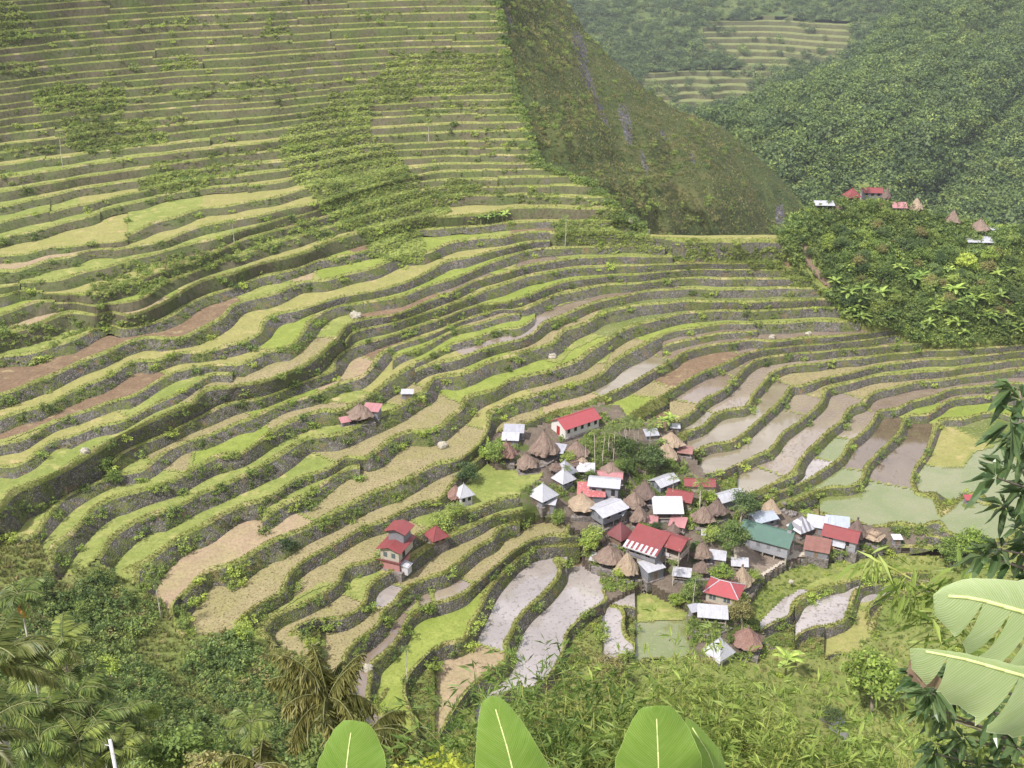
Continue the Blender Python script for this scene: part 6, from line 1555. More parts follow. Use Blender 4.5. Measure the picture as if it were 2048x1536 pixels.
BAN = [banana_tmpl(201), banana_tmpl(202, 3.0, 9), banana_tmpl(203, 2.3, 7)]
def put_banana(p, sc, label, group=None):
    st, lv = BAN[random.randrange(3)]; root = empty('banana_plant', tuple(p), random.uniform(0, 6.28)); root.scale = (sc,) * 3; tag(root, label, 'banana plant', group); link('pseudostem', st, root); link('leaves', lv, root)
for u, v in ((1303,862),(1314,866),(1324,858),(1333,862),(1342,856)): put_banana(ground_at(u, v), random.uniform(0.8, 1.1), 'banana plant in the row behind the paired thatched huts', 'banana plants behind the paired huts')
for u, v in ((975,440),(990,436),(1005,442),(1012,430),(962,446)): put_banana(ground_at(u, v), random.uniform(0.8, 1.2), 'banana plant in the clump on the upper middle terraces', 'banana clump of the upper terraces')
put_banana(ground_at(1570,1352), 1.5, 'single banana plant on the grass below the white tent shaped roof')
put_banana(ground_at(1320,902), 1.0, 'banana plant beside the front one of the paired huts')

# knoll: trees and bananas as individuals
HOUSE_PX = [(1626,400,1668,424),(1683,376,1722,408),(1718,370,1764,398),(1760,374,1782,404),(1782,404,1812,432),(1815,398,1846,430),(1886,424,1920,456),(1936,440,1994,494),(1925,476,1990,496),(1664,408,1686,424)]
def blocked(u, v, w, h):
    return any(u + w / 2 > a and u - w / 2 < c and v - h < d - 2 and v > b + 6 for a, b, c, d in HOUSE_PX)
kr = random.Random(11); n = 0; tries = 0; placed = []
LAB = {'dark': 'dark dense broadleaf tree of the wooded knoll', 'mid': 'green broadleaf tree of the wooded knoll', 'bushy': 'low bushy tree of the wooded knoll', 'olive': 'olive tinted tree of the wooded knoll', 'bright': 'light green tree of the wooded knoll'}
while n < 150 and tries < 4000:
    tries += 1; u = kr.uniform(1600, 2200); v = kr.uniform(405, 640)
    if not poly_mask(KNOLL, np.array([u]), np.array([v]))[0]: continue
    crest = np.interp(u, [1560,1620,1700,1800,1900,2048,2350], [478,424,404,416,450,464,442])
    if v < crest + 2: continue
    kind = kr.choice(['dark','mid','mid','bushy','bushy','olive','bright','dark']); p = ground_at(u, v)
    hm = kr.uniform(3.2, 6.2) * (0.75 if u < 1680 else 1.0); hp = hm * 0.86 / px_m(p)
    if blocked(u, v, hp * 0.75, hp) or any(abs(u - a) < 9 and abs(v - b) < 7 for a, b in placed): continue
    put_tree(kind, p, hm / HT[kind], LAB[kind], 'trees of the wooded knoll, ' + kind); placed.append((u, v)); n += 1
n = 0
while n < 75:
    u = kr.uniform(1640, 2120); v = kr.uniform(535, 684)
    if not poly_mask(KNOLL, np.array([u]), np.array([v - 1]))[0] or v < 590 and kr.random() < 0.5: continue
    p = ground_at(u, v)
    put_banana(p, kr.uniform(1.0, 1.55), 'banana plant on the lower slope of the wooded knoll', 'banana plants of the knoll'); n += 1

# rocks: outcrops on the spur, boulders on the terraces
plain('cliff_rock', (0.15,0.135,0.145), 0.95, 0.6, 0.5, 0.1, bs=1.0)
def rock(name, p, size, label, seed, mat='cliff_rock', cat='rock', yaw=0.0):
    bm = bmesh.new(); bmesh.ops.create_icosphere(bm, subdivisions=4, radius=1.0); r = np.random.default_rng(seed); o = r.uniform(0, 50, 2)
    for q in bm.verts:
        d = q.co.normalized(); k = 0.62 + 0.85 * float(fbm(d.x * 1.9 + o[0] + d.z, d.y * 1.9 + o[1] + d.z * 1.3, 4)); q.co = Vector((d.x * size[0], d.y * size[1], d.z * size[2])) * k
    me = bpy.data.meshes.new(name); bm.to_mesh(me); bm.free(); me.materials.append(MATS[mat]); ob = link(name, me); ob.location = tuple(p); ob.rotation_euler = (0, 0, yaw); tag(ob, label, cat); return ob
for u, v, s, lab, sd in ((885,886,1.1,'grey boulder against the wall of the stubble paddy',11),(712,630,1.3,'pale boulder at the corner of the brown paddy',12),(1105,706,1.0,'pale boulder on the green paddy above the ponds',13),(1545,672,0.9,'white boulder on the terrace above the wet paddies',14),(1618,664,0.8,'small pale standing stone on the upper right terraces',15),(735,1338,0.9,'white topped boulder at the corner of the wet paddy',16),(1265,442,1.2,'white boulder on the ridge by the saddle',17),(170,905,0.8,'reddish boulder on the left terraces',18),(1582,1165,0.5,'pale stone on the bank below the yard wall',19)):
    rock('boulder', ground_at(u, v) + np.array([0, 0, s * 0.3]), (s, s * 0.8, s * 0.75), lab, sd, 'bark_pale', 'boulder')
# rubble pile beside the blue grey house
rr = random.Random(4)
for i in range(26):
    u = rr.uniform(1562, 1592); v = rr.uniform(1006, 1034); rock('rubble_stone', ground_at(u, v) + np.array([0, 0, 0.1]), (rr.uniform(0.25, 0.6),) * 3, 'loose stone of the rubble patch above the church', 100 + i, 'platform_stone', 'stone')['group'] = 'stones of the rubble patch'
# ------------------------------------------------------------------ foreground plants on the near hillside
def near_ground(u, v, Y):
    p = at_y(u, v, Y); return np.array([p[0], p[1], near_z(p[0], p[1])])
leaf_mat('bamboo_leaf', (0.065,0.12,0.022), (0.24,0.32,0.08), 0.4, 0.5, 0.6)
leaf_mat('mango_leaf', (0.06,0.11,0.04), (0.20,0.27,0.105), 0.35, 0.25, 0.8)
leaf_mat('mango_young', (0.12,0.18,0.04), (0.26,0.32,0.09), 0.35, 0.4)
leaf_mat('fishtail_leaf', (0.10,0.115,0.03), (0.29,0.275,0.085), 0.3, 0.5)
leaf_mat('areca_leaf', (0.06,0.11,0.025), (0.23,0.28,0.07), 0.35, 0.4, 0.3)
leaf_mat('coco_leaf', (0.06,0.095,0.02), (0.20,0.22,0.06), 0.3, 0.45)
leaf_mat('lime_leaf', (0.30,0.36,0.03), (0.52,0.55,0.08), 0.4, 0.5)
plain('bamboo_culm', (0.24,0.26,0.06), 0.5, 0.25, 4); plain('pole_concrete', (0.62,0.60,0.62), 0.8, 0.06); plain('wire_black', (0.02,0.02,0.02), 0.6, 0.1); plain('orange_fruit', (0.55,0.24,0.04), 0.6, 0.2)
plain('dry_tip', (0.34,0.24,0.18), 0.95, 0.35, 9)

def blade_material(name, c1, c2, pale, wear=0.0, rough=0.32):
    """broad banana blade: fine parallel side veins across, waxy sheen, light through the blade"""
    m, nt, b = new_mat(name); tc = nt.nodes.new('ShaderNodeTexCoord'); sx = nt.nodes.new('ShaderNodeSeparateXYZ'); nt.links.new(tc.outputs['UV'], sx.inputs[0])
    mp = nt.nodes.new('ShaderNodeMapping'); mp.inputs['Scale'].default_value = (1.2, 46, 1); nt.links.new(tc.outputs['UV'], mp.inputs[0])
    n1 = noise(nt, mp.outputs[0], 1.0, 3, 0.6); n2 = noise(nt, coords(nt), 2.2, 4, 0.6)
    wv = nt.nodes.new('ShaderNodeTexWave'); wv.bands_direction = 'Y'; wv.inputs['Scale'].default_value = 22; wv.inputs['Distortion'].default_value = 1.0; nt.links.new(tc.outputs['UV'], wv.inputs['Vector'])
    c = ramp(nt, n2, [(0.3, c1), (0.7, c2)]); c = mix(nt, ramp(nt, n1, [(0.40, 0.0), (0.75, 0.45)]), c, pale); c = mix(nt, ramp(nt, wv.outputs['Fac'], [(0.0, 0.42), (0.5, 0.0)]), c, tuple(x * 0.6 for x in c1))
    edge = ramp(nt, sx.outputs[0], [(0.0, 1.0), (0.018, 0.0)]); c = mix(nt, edge, c, tuple(min(1, x * 1.25) for x in pale))
    if wear:
        n3 = noise(nt, coords(nt), 5.0, 5, 0.7); c = mix(nt, ramp(nt, n3, [(0.66, 0.0), (0.72, wear)]), c, (0.36, 0.28, 0.13))
    nt.links.new(c, b.inputs['Base Color']); b.inputs['Roughness'].default_value = rough; b.inputs['Specular IOR Level'].default_value = 0.45
    bump(nt, b, wv.outputs['Fac'], 0.25, 0.006)
    tr = nt.nodes.new('ShaderNodeBsdfTranslucent'); nt.links.new(c, tr.inputs[0]); ms = nt.nodes.new('ShaderNodeMixShader'); ms.inputs[0].default_value = 0.42
    nt.links.new(b.outputs[0], ms.inputs[1]); nt.links.new(tr.outputs[0], ms.inputs[2]); nt.links.new(ms.outputs[0], nt.nodes['Material Output'].inputs['Surface'])
blade_material('blade_green', (0.19,0.33,0.05), (0.26,0.40,0.075), (0.38,0.50,0.16))
blade_material('blade_pale', (0.40,0.52,0.21), (0.50,0.60,0.30), (0.64,0.70,0.45), 0.0)
plain('midrib', (0.52,0.60,0.24), 0.5, 0.08)
def uv_mesh(name, V, faces, UVs, mat, smooth=True):
    me = mesh_np(name, V, [i for f_ in faces for i in f_], [len(f_) for f_ in faces], [mat], smooth=smooth); uv = me.uv_layers.new(name='UVMap')
    li = np.array([i for f_ in faces for i in f_]); uv.data.foreach_set('uv', np.asarray(UVs, np.float32)[li].ravel()); return me
def banana_leaf(parent, rib, wl, wr, up, mat, origin, tears=(), fold=0.25, seed=0, ragged=0.0, nseg=44, nw=7, rib_r=0.018, tipbrown=None, shift=0.30):
    """rib: 3D midrib points base->tip; wl/wr: half widths along it (fractions -> metres); up: function(t)-> normal. The blade is split into panels at the tears."""
    r = np.random.default_rng(seed); R = catmull(rib, 10) if False else None
    P = np.array(rib, float); s = np.concatenate([[0], np.cumsum(np.linalg.norm(np.diff(P, axis=0), axis=1))]); s /= s[-1]
    tt = np.linspace(0, 1, 240)
    C = np.stack([np.interp(tt, s, P[:, k]) for k in range(3)], 1)
    for _ in range(14): C[1:-1] = 0.25 * C[:-2] + 0.5 * C[1:-1] + 0.25 * C[2:]
    base = MB(); 
    for i in range(0, 230, 10): base.tube(C[i] - origin, C[i + 10] - origin if i < 230 else C[-1] - origin, rib_r * (1 - 0.75 * i / 240), rib_r * (1 - 0.75 * (i + 10) / 240), 6)
    leafo = None
    def frame(t):
        i = min(max(int(t * 239), 1), 238); d = C[i + 1] - C[i - 1]; d /= np.linalg.norm(d); n = np.array(up(t), float); n -= d * n.dot(d); n /= np.linalg.norm(n); return C[i], d, n, np.cross(d, n)
    for side, wid, nm in ((-1, wl, 'l'), (1, wr, 'r')):
        cuts = [0.0] + sorted(t for sd, t, dep in tears if sd == side and dep > 0.98) + [1.0]
        for a, b_ in zip(cuts[:-1], cuts[1:]):
            ks = max(3, int((b_ - a) * nseg)); V = []; UVs = []; fc = []
            for i in range(ks + 1):
                t = a + (b_ - a) * i / ks; c, d, n, sd_ = frame(t); w = np.interp(t, np.linspace(0, 1, len(wid)), wid)
                pull = 0.0
                for q in range(nw + 1):
                    x = q / nw; e = x * w * (1 + (ragged * r.normal() * 0.03 if q == nw else 0)); drop = fold * (x ** 1.7)
                    rip = 0.0
                    if (i == 0 and a > 0) or (i == ks and b_ < 1): rip = 0.030 * x * (1 if i == 0 else -1)
                    wav = 0.02 * math.sin(t * 38 + side) * x ** 2 * w * 3
                    p_ = c + sd_ * side * e * math.cos(drop) + n * (-e * math.sin(drop) * 0.9 + wav) + d * (rip + shift * e)
                    V.append(p_ - origin); UVs.append((1 - x, t * 2.2 - x * 0.12))
            for i in range(ks):
                for q in range(nw):
                    f_ = (i * (nw + 1) + q, (i + 1) * (nw + 1) + q, (i + 1) * (nw + 1) + q + 1, i * (nw + 1) + q + 1)
                    tm = a + (b_ - a) * (i + 0.5) / ks
                    fc.append(f_ if side == 1 else f_[::-1])
            # partial tears: leave a thin wedge open from the edge inwards
            for sd, t, dep in tears:
                if sd == side and dep <= 0.98 and a < t < b_:
                    i0 = int((t - a) / (b_ - a) * ks)
                    fc = [f_ for f_ in fc if not (min(f_) // (nw + 1) == i0 and (min(f_) % (nw + 1)) >= nw * (1 - dep))]
            me = uv_mesh('blade', V, fc, UVs, MATS[mat])
            if leafo is None: leafo = link('leaf', me, parent)
            else: link('blade_panel', me, leafo)
    base.build('midrib', MATS['midrib'], leafo, True)
    return leafo
def stem(parent, a, b, r0, r1, origin): return MB().tube(np.array(a) - origin, np.array(b) - origin, r0, r1, 9).build('pseudostem', MATS['banana_stem'], parent, True)

def wp(W, base=0.25, p=0.55, foot=0.2):
    t = np.linspace(0, 1, 80); return list(W * np.minimum(1, (1 - t) / base) ** p * np.minimum(1, 0.1 + t / foot))
# three upright leaf tips at the bottom
def plant(u, v, Y, label, top):
    g = near_ground(u, v, Y); root = empty('banana_plant', tuple(g)); tag(root, label, 'banana plant'); stem(root, g + [0, 0, -0.4], top, 0.13, 0.06, g); return root, g
def face_cam(t): return (0.0, -0.92, 0.38)
Yb = 6.6
def px3(pts): return [at_y(u, v, Y) for u, v, Y in pts]
b0 = at_y(690, 2050, 6.4); rt, g = plant(690, 1900, 6.4, 'banana plant whose broad single leaf tip stands lowest beside the fishtail palm', b0)
banana_leaf(rt, px3([(690,2050,6.4),(688,1800,6.45),(690,1620,6.5),(694,1520,6.6),(706,1437,6.7)]), wp(0.27,0.20,0.5), wp(0.30,0.13,0.45), face_cam, 'blade_green', g, fold=0.12, seed=1, ragged=1, nseg=70)
b0 = at_y(1090, 2050, 6.4); rt, g = plant(1110, 1900, 6.4, 'banana plant with a tall pointed leaf in front of the bamboo', b0)
banana_leaf(rt, px3([(1100,2050,6.4),(1072,1800,6.45),(1045,1620,6.5),(1016,1500,6.6),(982,1388,6.75)]), wp(0.31,0.22,0.55), wp(0.30,0.26,0.6), face_cam, 'blade_green', g, fold=0.16, seed=2, nseg=70)
b0 = at_y(1318, 2050, 6.5); rt, g = plant(1318, 1900, 6.5, 'banana plant with a rounded leaf half shaded by another leaf', b0)
banana_leaf(rt, px3([(1318,2050,6.5),(1320,1800,6.5),(1319,1620,6.6),(1317,1520,6.65),(1312,1408,6.75)]), wp(0.34,0.18,0.5), wp(0.35,0.18,0.5), face_cam, 'blade_green', g, fold=0.15, seed=3, nseg=70)
banana_leaf(rt, px3([(1330,2050,6.9),(1400,1820,7.0),(1440,1650,7.0),(1425,1520,7.0),(1370,1432,7.0)]), wp(0.2,0.3,0.6), wp(0.16,0.3,0.6), lambda t: (0.25,-0.85,0.45), 'blade_green', g, fold=0.2, seed=4)

# large pale leaves reaching in from the right
tp = at_y(2560, 1430, 4.9); g = np.array([tp[0], tp[1], near_z(tp[0], tp[1])]); rt = empty('banana_plant', tuple(g)); tag(rt, 'banana plant with large pale torn leaves hanging in from the right', 'banana plant'); stem(rt, g + [0, 0, -0.4], tp, 0.15, 0.07, g)
banana_leaf(rt, px3([(2560,1430,4.9),(2360,1318,4.8),(2200,1266,4.75),(2040,1222,4.7),(1950,1196,4.7),(1862,1190,4.7)]), wp(0.44,0.30,0.5), wp(0.17,0.22,0.6), lambda t: (-0.15,-0.90,0.30), 'blade_pale', g,
            tears=((-1,0.62,1.0),(-1,0.69,1.0),(-1,0.755,1.0),(-1,0.82,1.0),(-1,0.885,1.0)), fold=0.30, seed=5, ragged=1, rib_r=0.03, shift=0.10)
banana_leaf(rt, px3([(2560,1450,4.7),(2380,1425,4.5),(2200,1392,4.4),(2040,1350,4.3),(1930,1318,4.3),(1815,1296,4.3)]), wp(0.36,0.28,0.5), wp(0.05,0.3,0.6), lambda t: (-0.1,-0.93,0.25), 'blade_pale', g,
            tears=((-1,0.76,1.0),(-1,0.92,1.0)), fold=0.25, seed=6, ragged=2, rib_r=0.022, shift=0.05)
tb = at_y(1832, 1330, 4.38); m = MB(); r = np.random.default_rng(3)
for i in range(10):
    a = tb - g + r.normal(size=3) * 0.03; m.quad(a, a + [0.05, 0, -0.03 + 0.02 * r.normal()], a + [0.045, 0.012, -0.11], a + [-0.015, 0.012, -0.07 + 0.02 * r.normal()])
m.build('withered_tip', MATS['dry_tip'], rt)

# bamboo -------------------------------------------------------------
def bamboo_leaves(r, tips, dirs, n, ll):
    """fans of narrow leaves at twig ends"""
    V = []
    for t, d in zip(tips, dirs):
        for k in range(n):
            dd = d + r.normal(size=3) * 0.6 + np.array([0, -0.1, -0.1]); dd /= np.linalg.norm(dd); s = np.cross(dd, r.normal(size=3)); s /= np.linalg.norm(s) + 1e-9
            L_ = ll * r.uniform(0.6, 1.2); o = t + r.normal(size=3) * 0.03; w = s * L_ * 0.085; drop = np.array([0, 0, -0.18 * L_])
            V += [o, o + dd * L_ * 0.4 + w, o + dd * L_ + drop, o + dd * L_ * 0.4 - w]
    return np.array(V)
def bamboo_clump(poly_top, poly, Yr, nculm, ntips, label, seed, ll=0.24, nleaf=6, base_uv=(1250, 1900)):
    r = np.random.default_rng(seed); g = near_ground(base_uv[0], base_uv[1], np.mean(Yr)); root = empty('bamboo_clump', tuple(g)); tag(root, label, 'bamboo'); us = [q[0] for q in poly]; vs = [q[1] for q in poly]
    tips = []; dirs = []; ends = []
    while len(ends) < nculm:
        u = r.uniform(min(us), max(us)); v = r.uniform(min(vs), max(vs))
        if poly_mask(poly, np.array([u]), np.array([v]))[0]: ends.append((u, v))
    cul = MB(); 
    for u, v in ends:
        Y = np.interp(v, [min(vs), max(vs)], [Yr[1], Yr[0]]) + r.normal() * 0.5; e = at_y(u, v, Y); b = g + np.array([r.normal() * 0.4 + (e[0] - g[0]) * 0.25, r.normal() * 0.4, 0]); mid = b * 0.45 + e * 0.55 + np.array([0, 0.2, 0.8])
        pts = [b, b * 0.6 + mid * 0.4 + [0, 0, 0.3], mid, mid * 0.5 + e * 0.5 + [0, 0, 0.25], e]
        for i in range(4): cul.tube(pts[i] - g, pts[i + 1] - g, 0.030 - 0.006 * i, 0.024 - 0.006 * i, 5)
        nt_ = max(3, ntips // nculm)
        for k in range(nt_):
            t = r.uniform(0.25, 1.0); i = 2 if t < 0.5 else 3; q = (pts[i] + (pts[i + 1] - pts[i]) * ((t - 0.25) / 0.25 % 1.0)); off = r.normal(size=3) * np.array([0.55, 0.55, 0.34]); tp_ = q + off; tips.append(tp_ - g); d = off / (np.linalg.norm(off) + 1e-6); dirs.append(d)
            if k % 3 == 0: cul.tube(q - g, tp_ - g, 0.005, 0.003, 3)
    o = cul.build('culms', MATS['bamboo_culm'], root, True); o['kind'] = 'stuff'
    lv = link('leaves', quads_mesh('leaves', bamboo_leaves(r, tips, dirs, nleaf, ll), [MATS['bamboo_leaf']]), root); lv['kind'] = 'stuff'
    return root
bamboo_clump(None, [(870,1560),(900,1470),(960,1420),(1030,1360),(1120,1352),(1200,1370),(1250,1420),(1250,1560)], (11.0, 15.0), 44, 2600, 'feathery bamboo clump behind the pointed banana leaf', 1, 0.23, 7, (1080, 1900))
bamboo_clump(None, [(1180,1560),(1200,1380),(1290,1320),(1400,1312),(1500,1330),(1560,1390),(1600,1470),(1600,1560)], (11.0, 16.0), 54, 3400, 'broad yellow green bamboo clump below the white tent shaped roof', 2, 0.23, 7, (1400, 1900))
bamboo_clump(None, [(1590,1560),(1660,1500),(1740,1490),(1840,1450),(1900,1470),(1900,1560)], (11.0, 14.0), 24, 1100, 'low bamboo clump under the mango branches', 3, 0.24, 7, (1750, 1900))
# single yellow culm with a few leaves reaching across the pond
r = np.random.default_rng(8); g = near_ground(2300, 1900, 8.0); rt = empty('bamboo_shoot', tuple(g)); r = np.random.default_rng(8); tag(rt, 'thin yellow bamboo shoot with a few long leaves crossing above the ponds', 'bamboo')
cp = px3([(2300,1900,8.0),(2120,1400,8.2),(1990,1270,8.3),(1880,1190,8.4),(1800,1145,8.5),(1728,1108,8.6)]); m = MB()
for a, b_ in zip(cp[:-1], cp[1:]): m.tube(a - g, b_ - g, 0.012, 0.008, 5)
m.build('culm', MATS['bamboo_culm'], rt, True); V = []
tips = []; dirs = []
for k in range(26):
    t = r.uniform(0.0, 1.0); i = 4 if t > 0.5 else 3; f_ = (t * 2) % 1; tips.append(cp[i] + (cp[i + 1] - cp[i]) * f_ - g + r.normal(size=3) * 0.09); dirs.append(np.array([-0.5, -0.1, -0.6]))
for k in range(70):
    f_ = r.random(); tips.append(cp[2] + (cp[3] - cp[2]) * f_ - g + r.normal(size=3) * 0.22); dirs.append(np.array([-0.3, 0, 0.2]))
link('leaves', quads_mesh('leaves', bamboo_leaves(r, tips, dirs, 3, 0.27), [MATS['bamboo_leaf']]), rt)['kind'] = 'stuff'

# mango tree at the right edge -----------------------------------------
def whorl(r, c, d, n, ll, w=0.30):
    V = []; d = d / np.linalg.norm(d)
    for k in range(n):
        a = 2.4 * k + r.uniform(-0.3, 0.3); u = np.cross(d, [0, 0, 1.0]); u /= np.linalg.norm(u) + 1e-9; q = np.cross(d, u)
        dd = d * r.uniform(0.2, 1.0) + u * math.cos(a) + q * math.sin(a) * 0.8 + np.array([0, 0, 0.05]); dd /= np.linalg.norm(dd); s = np.cross(dd, [0, 0, 1.0]); s /= np.linalg.norm(s) + 1e-9; L_ = ll * r.uniform(0.7, 1.2); o = c + dd * 0.02 + d * 0.02 * k / n
        nn = np.cross(s, dd); p0, p1, p2, p3 = o, o + dd * L_ * 0.35 + nn * 0.02, o + dd * L_ * 0.72 - np.array([0, 0, 0.05 * L_ / 0.2]), o + dd * L_ - np.array([0, 0, 0.14 * L_ / 0.2 * 0.6])
        V += [p0, p1 + s * L_ * w * 0.5 - nn * 0.012, p2 + s * L_ * w * 0.38 - nn * 0.01, p2, p0, p2, p2 - s * L_ * w * 0.38 - nn * 0.01, p1 - s * L_ * w * 0.5 - nn * 0.012]
        V += [p2, p2 + s * L_ * w * 0.38 - nn * 0.01, p3, p2 - s * L_ * w * 0.38 - nn * 0.01]
    return V
r = np.random.default_rng(12); tb = at_y(2420, 1500, 8.0); g = np.array([tb[0], tb[1], near_z(tb[0], tb[1])]); rt = empty('mango_tree', tuple(g)); tag(rt, 'mango tree with long glossy drooping leaves at the right edge', 'tree')
tr = MB(); forkp = at_y(2330, 1250, 7.8); tr.tube((0, 0, -0.5), forkp - g, 0.16, 0.10, 8)
V = []; VY = []
WH = [(2020,770),(2046,800),(2030,842),(2056,860),(2008,880),(2040,905),(2012,930),(2050,960),(1996,962),(2030,990),(2056,1010),(2010,1030),(2040,1060),(2004,1085),(2052,1100),(1985,1120),(2026,1130),(2060,1150),(2080,900),(2090,1000),(2100,1080),
      (1930,1330),(1900,1350),(1868,1372),(1905,1400),(1890,1440),(1930,1470),(1965,1480),(2000,1500),(2035,1490),(1880,1500),(1920,1520),(1960,1530),(2010,1540),(2050,1530),(1850,1420),(2045,1440),(1985,1440),(1840,1350),(1870,1330),(2060,1400)]
for u, v in WH:
    for k in range(1 if v < 1300 else 2):
        Y = 7.4 + r.normal() * 0.35; c = at_y(u + r.normal() * 8, v + r.normal() * 8, Y); d = np.array([-0.7, -0.35, 0.25]) + r.normal(size=3) * 0.35
        q = whorl(r, c - g, d, int(r.integers(6, 10)), 0.20)
        (VY if v > 1300 and r.random() < 0.25 else V).extend(q); anc = at_y(min(2300, u + 130), v + 40, 7.8); tr.tube(c - g, anc - g, 0.006, 0.014, 4)
for v in (800, 900, 1000, 1100, 1380, 1460, 1540): tr.tube(forkp - g, at_y(2150, v + 30, 7.8) - g, 0.06, 0.02, 6)
tr.build('trunk', MATS['bark'], rt, True); cr = link('leaves', quads_mesh('leaves', np.array(V), [MATS['mango_leaf']]), rt); cr['kind'] = 'stuff'; link('young_leaves', quads_mesh('young_leaves', np.array(VY), [MATS['mango_young']]), rt)['kind'] = 'stuff'
r = np.random.default_rng(13)
# fishtail palm -------------------------------------------------------
def fishtail(center, gpos, label, fronds, seed, ll=0.30):
    r = np.random.default_rng(seed); g = np.array(gpos); root = empty('fishtail_palm', tuple(g)); tag(root, label, 'palm'); c = np.array(center)
    MB().tube((0, 0, -0.5), c - g, 0.16, 0.12, 8).build('trunk', MATS['bark'], root, True)
    for az, el, Lf, dr in fronds:
        az += r.normal() * 0.15; R, V = frond_verts(r, Lf * r.uniform(0.75, 1.25), dr * r.uniform(0.8, 1.1), 40, ll * r.uniform(0.8, 1.3), az, el, w=0.07, vshape=2.2); V2 = []
        # leaflets hang like ragged fish tails: add a second, wider lobe to each
        Q = V.reshape(-1, 4, 3)
        for q in Q:
            for k in range(5):
                o = q[0] + (q[2] - q[0]) * r.uniform(0.0, 0.9) + r.normal(size=3) * 0.02; d = (q[2] - q[0]) * r.uniform(0.4, 0.9) + r.normal(size=3) * 0.07 + np.array([0, 0, -0.12 * r.random()]); s = np.cross(d, r.normal(size=3)); s = s / (np.linalg.norm(s) + 1e-9) * 0.017
                V2 += [o, o + d * 0.7 + s, o + d, o + d * 0.7 - s]
        fo = link('frond', quads_mesh('frond', np.concatenate([V, np.array(V2)]) + (c - g), [MATS['fishtail_leaf']]), root); m = MB()
        for a, b_ in zip(R[:-1], R[1:]): m.tube(a + c - g, b_ + c - g, 0.011, 0.009, 4)
        m.build('rachis', MATS['banana_stem'], fo)
    return root
c = at_y(655, 1400, 19.0)
fishtail(c, (c[0], c[1], near_z(c[0], c[1])), 'fishtail palm with drooping golden brown fronds in front of the lowest paddies',
  [(0.2,1.25,1.25,1.0),(0.9,1.1,1.35,1.3),(1.9,1.2,1.35,1.2),(2.7,0.9,1.35,1.6),(3.4,0.6,1.3,1.8),(4.2,0.5,1.3,1.9),(5.0,0.4,1.2,1.9),(5.8,0.6,1.2,1.9),(3.0,0.2,1.2,1.6),(0.1,0.5,1.2,1.8),(4.7,1.0,1.2,1.7),(2.3,1.45,1.3,0.7),(1.4,0.7,1.4,1.7),(3.8,1.0,1.3,1.5),(5.4,0.9,1.3,1.6),(0.6,0.3,1.1,1.7),(2.9,1.25,1.4,1.2),(3.3,1.4,1.5,1.0)], 3)
c = at_y(735, 1468, 18.0)
fishtail(c, (c[0], c[1], near_z(c[0], c[1])), 'smaller fishtail palm frond crown right of the large one', [(0.05,0.75,1.15,1.9),(0.35,0.45,1.0,1.8),(5.9,0.3,0.9,1.7),(0.7,0.9,1.0,1.8)], 4)
c = at_y(520, 1530, 18.0)
fishtail(c, (c[0], c[1], near_z(c[0], c[1])), 'low fishtail palm crown at the foot of the large one', [(3.0,0.7,0.9,1.8),(0.1,0.6,0.9,1.9),(1.6,0.9,0.8,1.5),(4.0,0.5,0.8,1.8),(5.5,0.5,0.8,1.8)], 5)

# areca and coconut palms at lower left --------------------------------
for i, (u, v, Y, cr_, lab) in enumerate(((42,1195,62,1.35,'areca palm with orange fruit on the left hillside'),(122,1290,56,1.4,'areca palm with arching fronds beside the orange fruited palm'),(60,1352,54,1.5,None),(150,1392,52,1.5,None),(205,1388,55,1.5,None),(105,1418,50,1.5,None),(180,1440,50,1.5,None),(245,1430,52,1.4,None),(20,1420,48,1.5,None),(235,1500,48,1.3,None),(75,1480,46,1.4,None),(485,1452,52,1.2,'short areca palm alone left of the fishtail palm'),(150,1490,47,1.4,None))):
    top = at_y(u, v, Y); gz = near_z(top[0], top[1]) if Y < 75 else top[2] - 7
    # these palms root in the slope well below their crowns
    gz = min(gz, top[2] - 5.0); palm('areca_palm', label=lab or 'areca palm in the dense grove at the foot of the left hillside', p=(top[0], top[1], gz), H=top[2] - gz - 0.5, seed=80 + i, crown=cr_, leafm='areca_leaf', group=None if lab else 'areca grove of the left hillside', fr=(13, 1.55, 20, 0.6))
o_ = at_y(48, 1222, 62); rock('areca_fruit', o_, (0.35, 0.35, 0.5), 'hanging bunch of orange areca fruit under the palm crown', 77, 'orange_fruit', 'fruit')
c = at_y(-70, 1345, 19.0); gz = near_z(c[0], c[1])
palm('coconut_palm', label='coconut palm whose long fronds reach in from the left edge', kind='coconut', p=(c[0], c[1], gz), H=c[2] - gz, seed=91, parts=True, crown=0.72, leafm='coco_leaf', fr=(14, 2.5, 46, 0.62))
c = at_y(-60, 1520, 15.0); gz = near_z(c[0], c[1])
palm('coconut_palm', label='lower coconut palm with dark fronds in the bottom left corner', kind='coconut', p=(c[0], c[1], gz), H=c[2] - gz, seed=93, parts=True, crown=0.5, leafm='coco_leaf', fr=(11, 2.5, 46, 0.62))
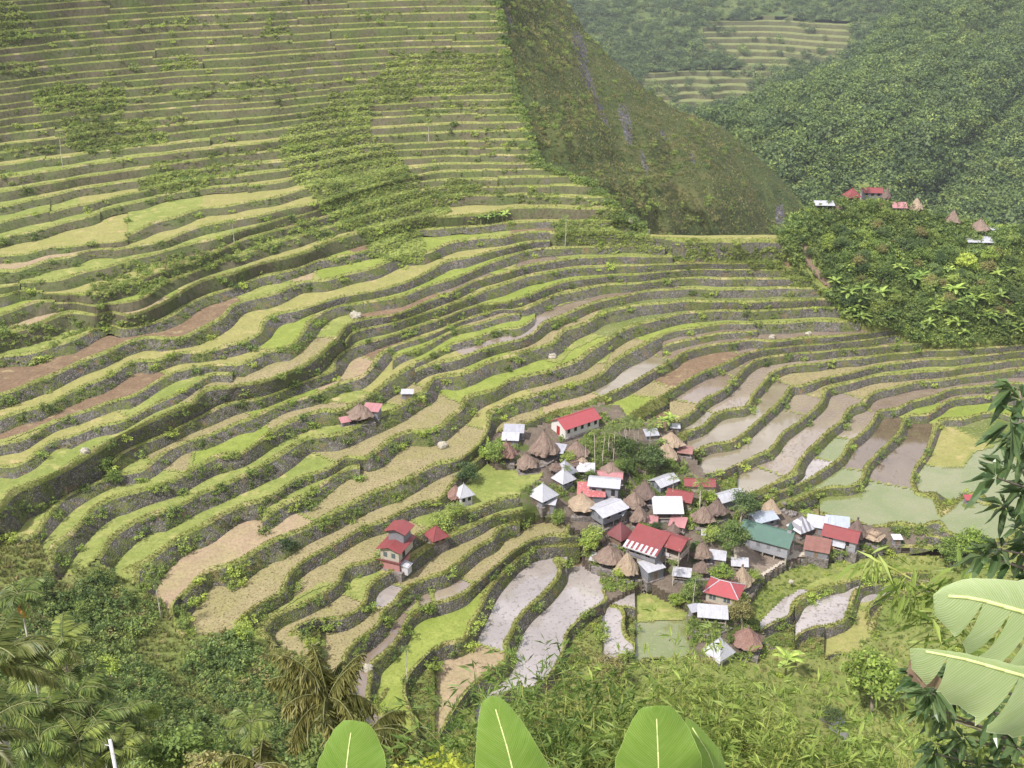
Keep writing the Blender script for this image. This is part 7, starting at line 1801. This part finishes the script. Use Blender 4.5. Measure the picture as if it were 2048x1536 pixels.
# utility pole with bracket and wire
c = at_y(220, 1480, 42.0); rt = empty('utility_pole', (c[0], c[1], near_z(c[0], c[1]))); tag(rt, 'slim white utility pole with a bracket among the areca palms', 'utility pole'); h = c[2] - rt.location.z
MB().tube((0, 0, -0.5), (0, 0, h), 0.10, 0.085, 10).build('pole', MATS['pole_concrete'], rt, True); MB().tube((-0.28, -0.05, h - 0.25), (0.0, 0, h - 0.38), 0.025, 0.025, 5).build('bracket', MATS['pole_concrete'], rt)
m = MB(); w0 = np.array([-0.28, -0.05, h - 0.25]); w1 = at_y(90, 1600, 36.0) - np.array(rt.location)
for i in range(14):
    f0, f1 = i / 14, (i + 1) / 14; sag = lambda f_: np.array([0, 0, -0.5 * 4 * f_ * (1 - f_)]); m.tube(w0 + (w1 - w0) * f0 + sag(f0), w0 + (w1 - w0) * f1 + sag(f1), 0.014, 0.014, 4)
m.build('wire', MATS['wire_black'], rt)
# leafy trees and bushes along the bottom left
def fore_tree(kind, u, v, Y, hm, lab):
    top = at_y(u, v, Y); p = (top[0], top[1], top[2] - hm); return put_tree(kind, p, hm / HT[kind], lab)
for a in (('bushy',330,1455,50,5.0,'small leaved tree right of the utility pole'),('olive',395,1490,46,4.5,'olive green tree at the bottom between pole and fishtail palm'),('mid',300,1510,44,4.5,'green tree beside the utility pole'),('bushy',440,1520,40,3.6,'leafy bush at the bottom left of the fishtail palm'),('bright',215,1312,70,2.2,'bright lime bush glowing on the left hillside'),
          ('bright',300,1410,58,1.6,'small bright lime bush near the grove edge'),('dark',120,1450,60,6,'dark tree behind the areca grove'),('dark',40,1470,56,6,'dark tree at the left end of the areca grove'),('dark',230,1470,58,5,'dark tree under the areca crowns near the pole'),('mid',590,1480,30,4.0,'green leafy tree behind the fishtail palm'),('bushy',420,1455,60,3.5,'bush on the slope above the short areca palm'),('mid',760,1505,24,3.0,'green bush behind the lowest banana leaf'),
          ('olive',140,1300,80,3.0,'olive bush on the upper left hillside'),('mid',30,1290,70,4,'leafy tree below the orange fruited palm')):
    fore_tree(*a)
TREES['lime'] = ('shrub',) + tree_meshes(140, 1.4, 0.75, 0.55, 'lime_leaf', 60, 40, 0.09, fork=0.3); HT['lime'] = 1.55
fore_tree('lime', 840, 1498, 9.5, 1.2, 'lime yellow leafy shrub between two banana leaves')
# ------------------------------------------------------------------ air
hz = bpy.data.materials.new('haze_air'); hz.use_nodes = True; nt = hz.node_tree
for n in list(nt.nodes):
    if n.type != 'OUTPUT_MATERIAL': nt.nodes.remove(n)
pv_ = nt.nodes.new('ShaderNodeVolumePrincipled'); pv_.inputs['Color'].default_value = (0.84, 0.90, 1.0, 1); pv_.inputs['Density'].default_value = 0.00010; pv_.inputs['Anisotropy'].default_value = 0.2
nt.links.new(pv_.outputs[0], nt.nodes['Material Output'].inputs['Volume'])
hb = MB().box(-1500, 1800, -60, 2200, -420, 330).mesh('haze', hz)
tag(link('haze', hb), 'thin blue haze in the mountain air', 'haze', None, 'stuff')
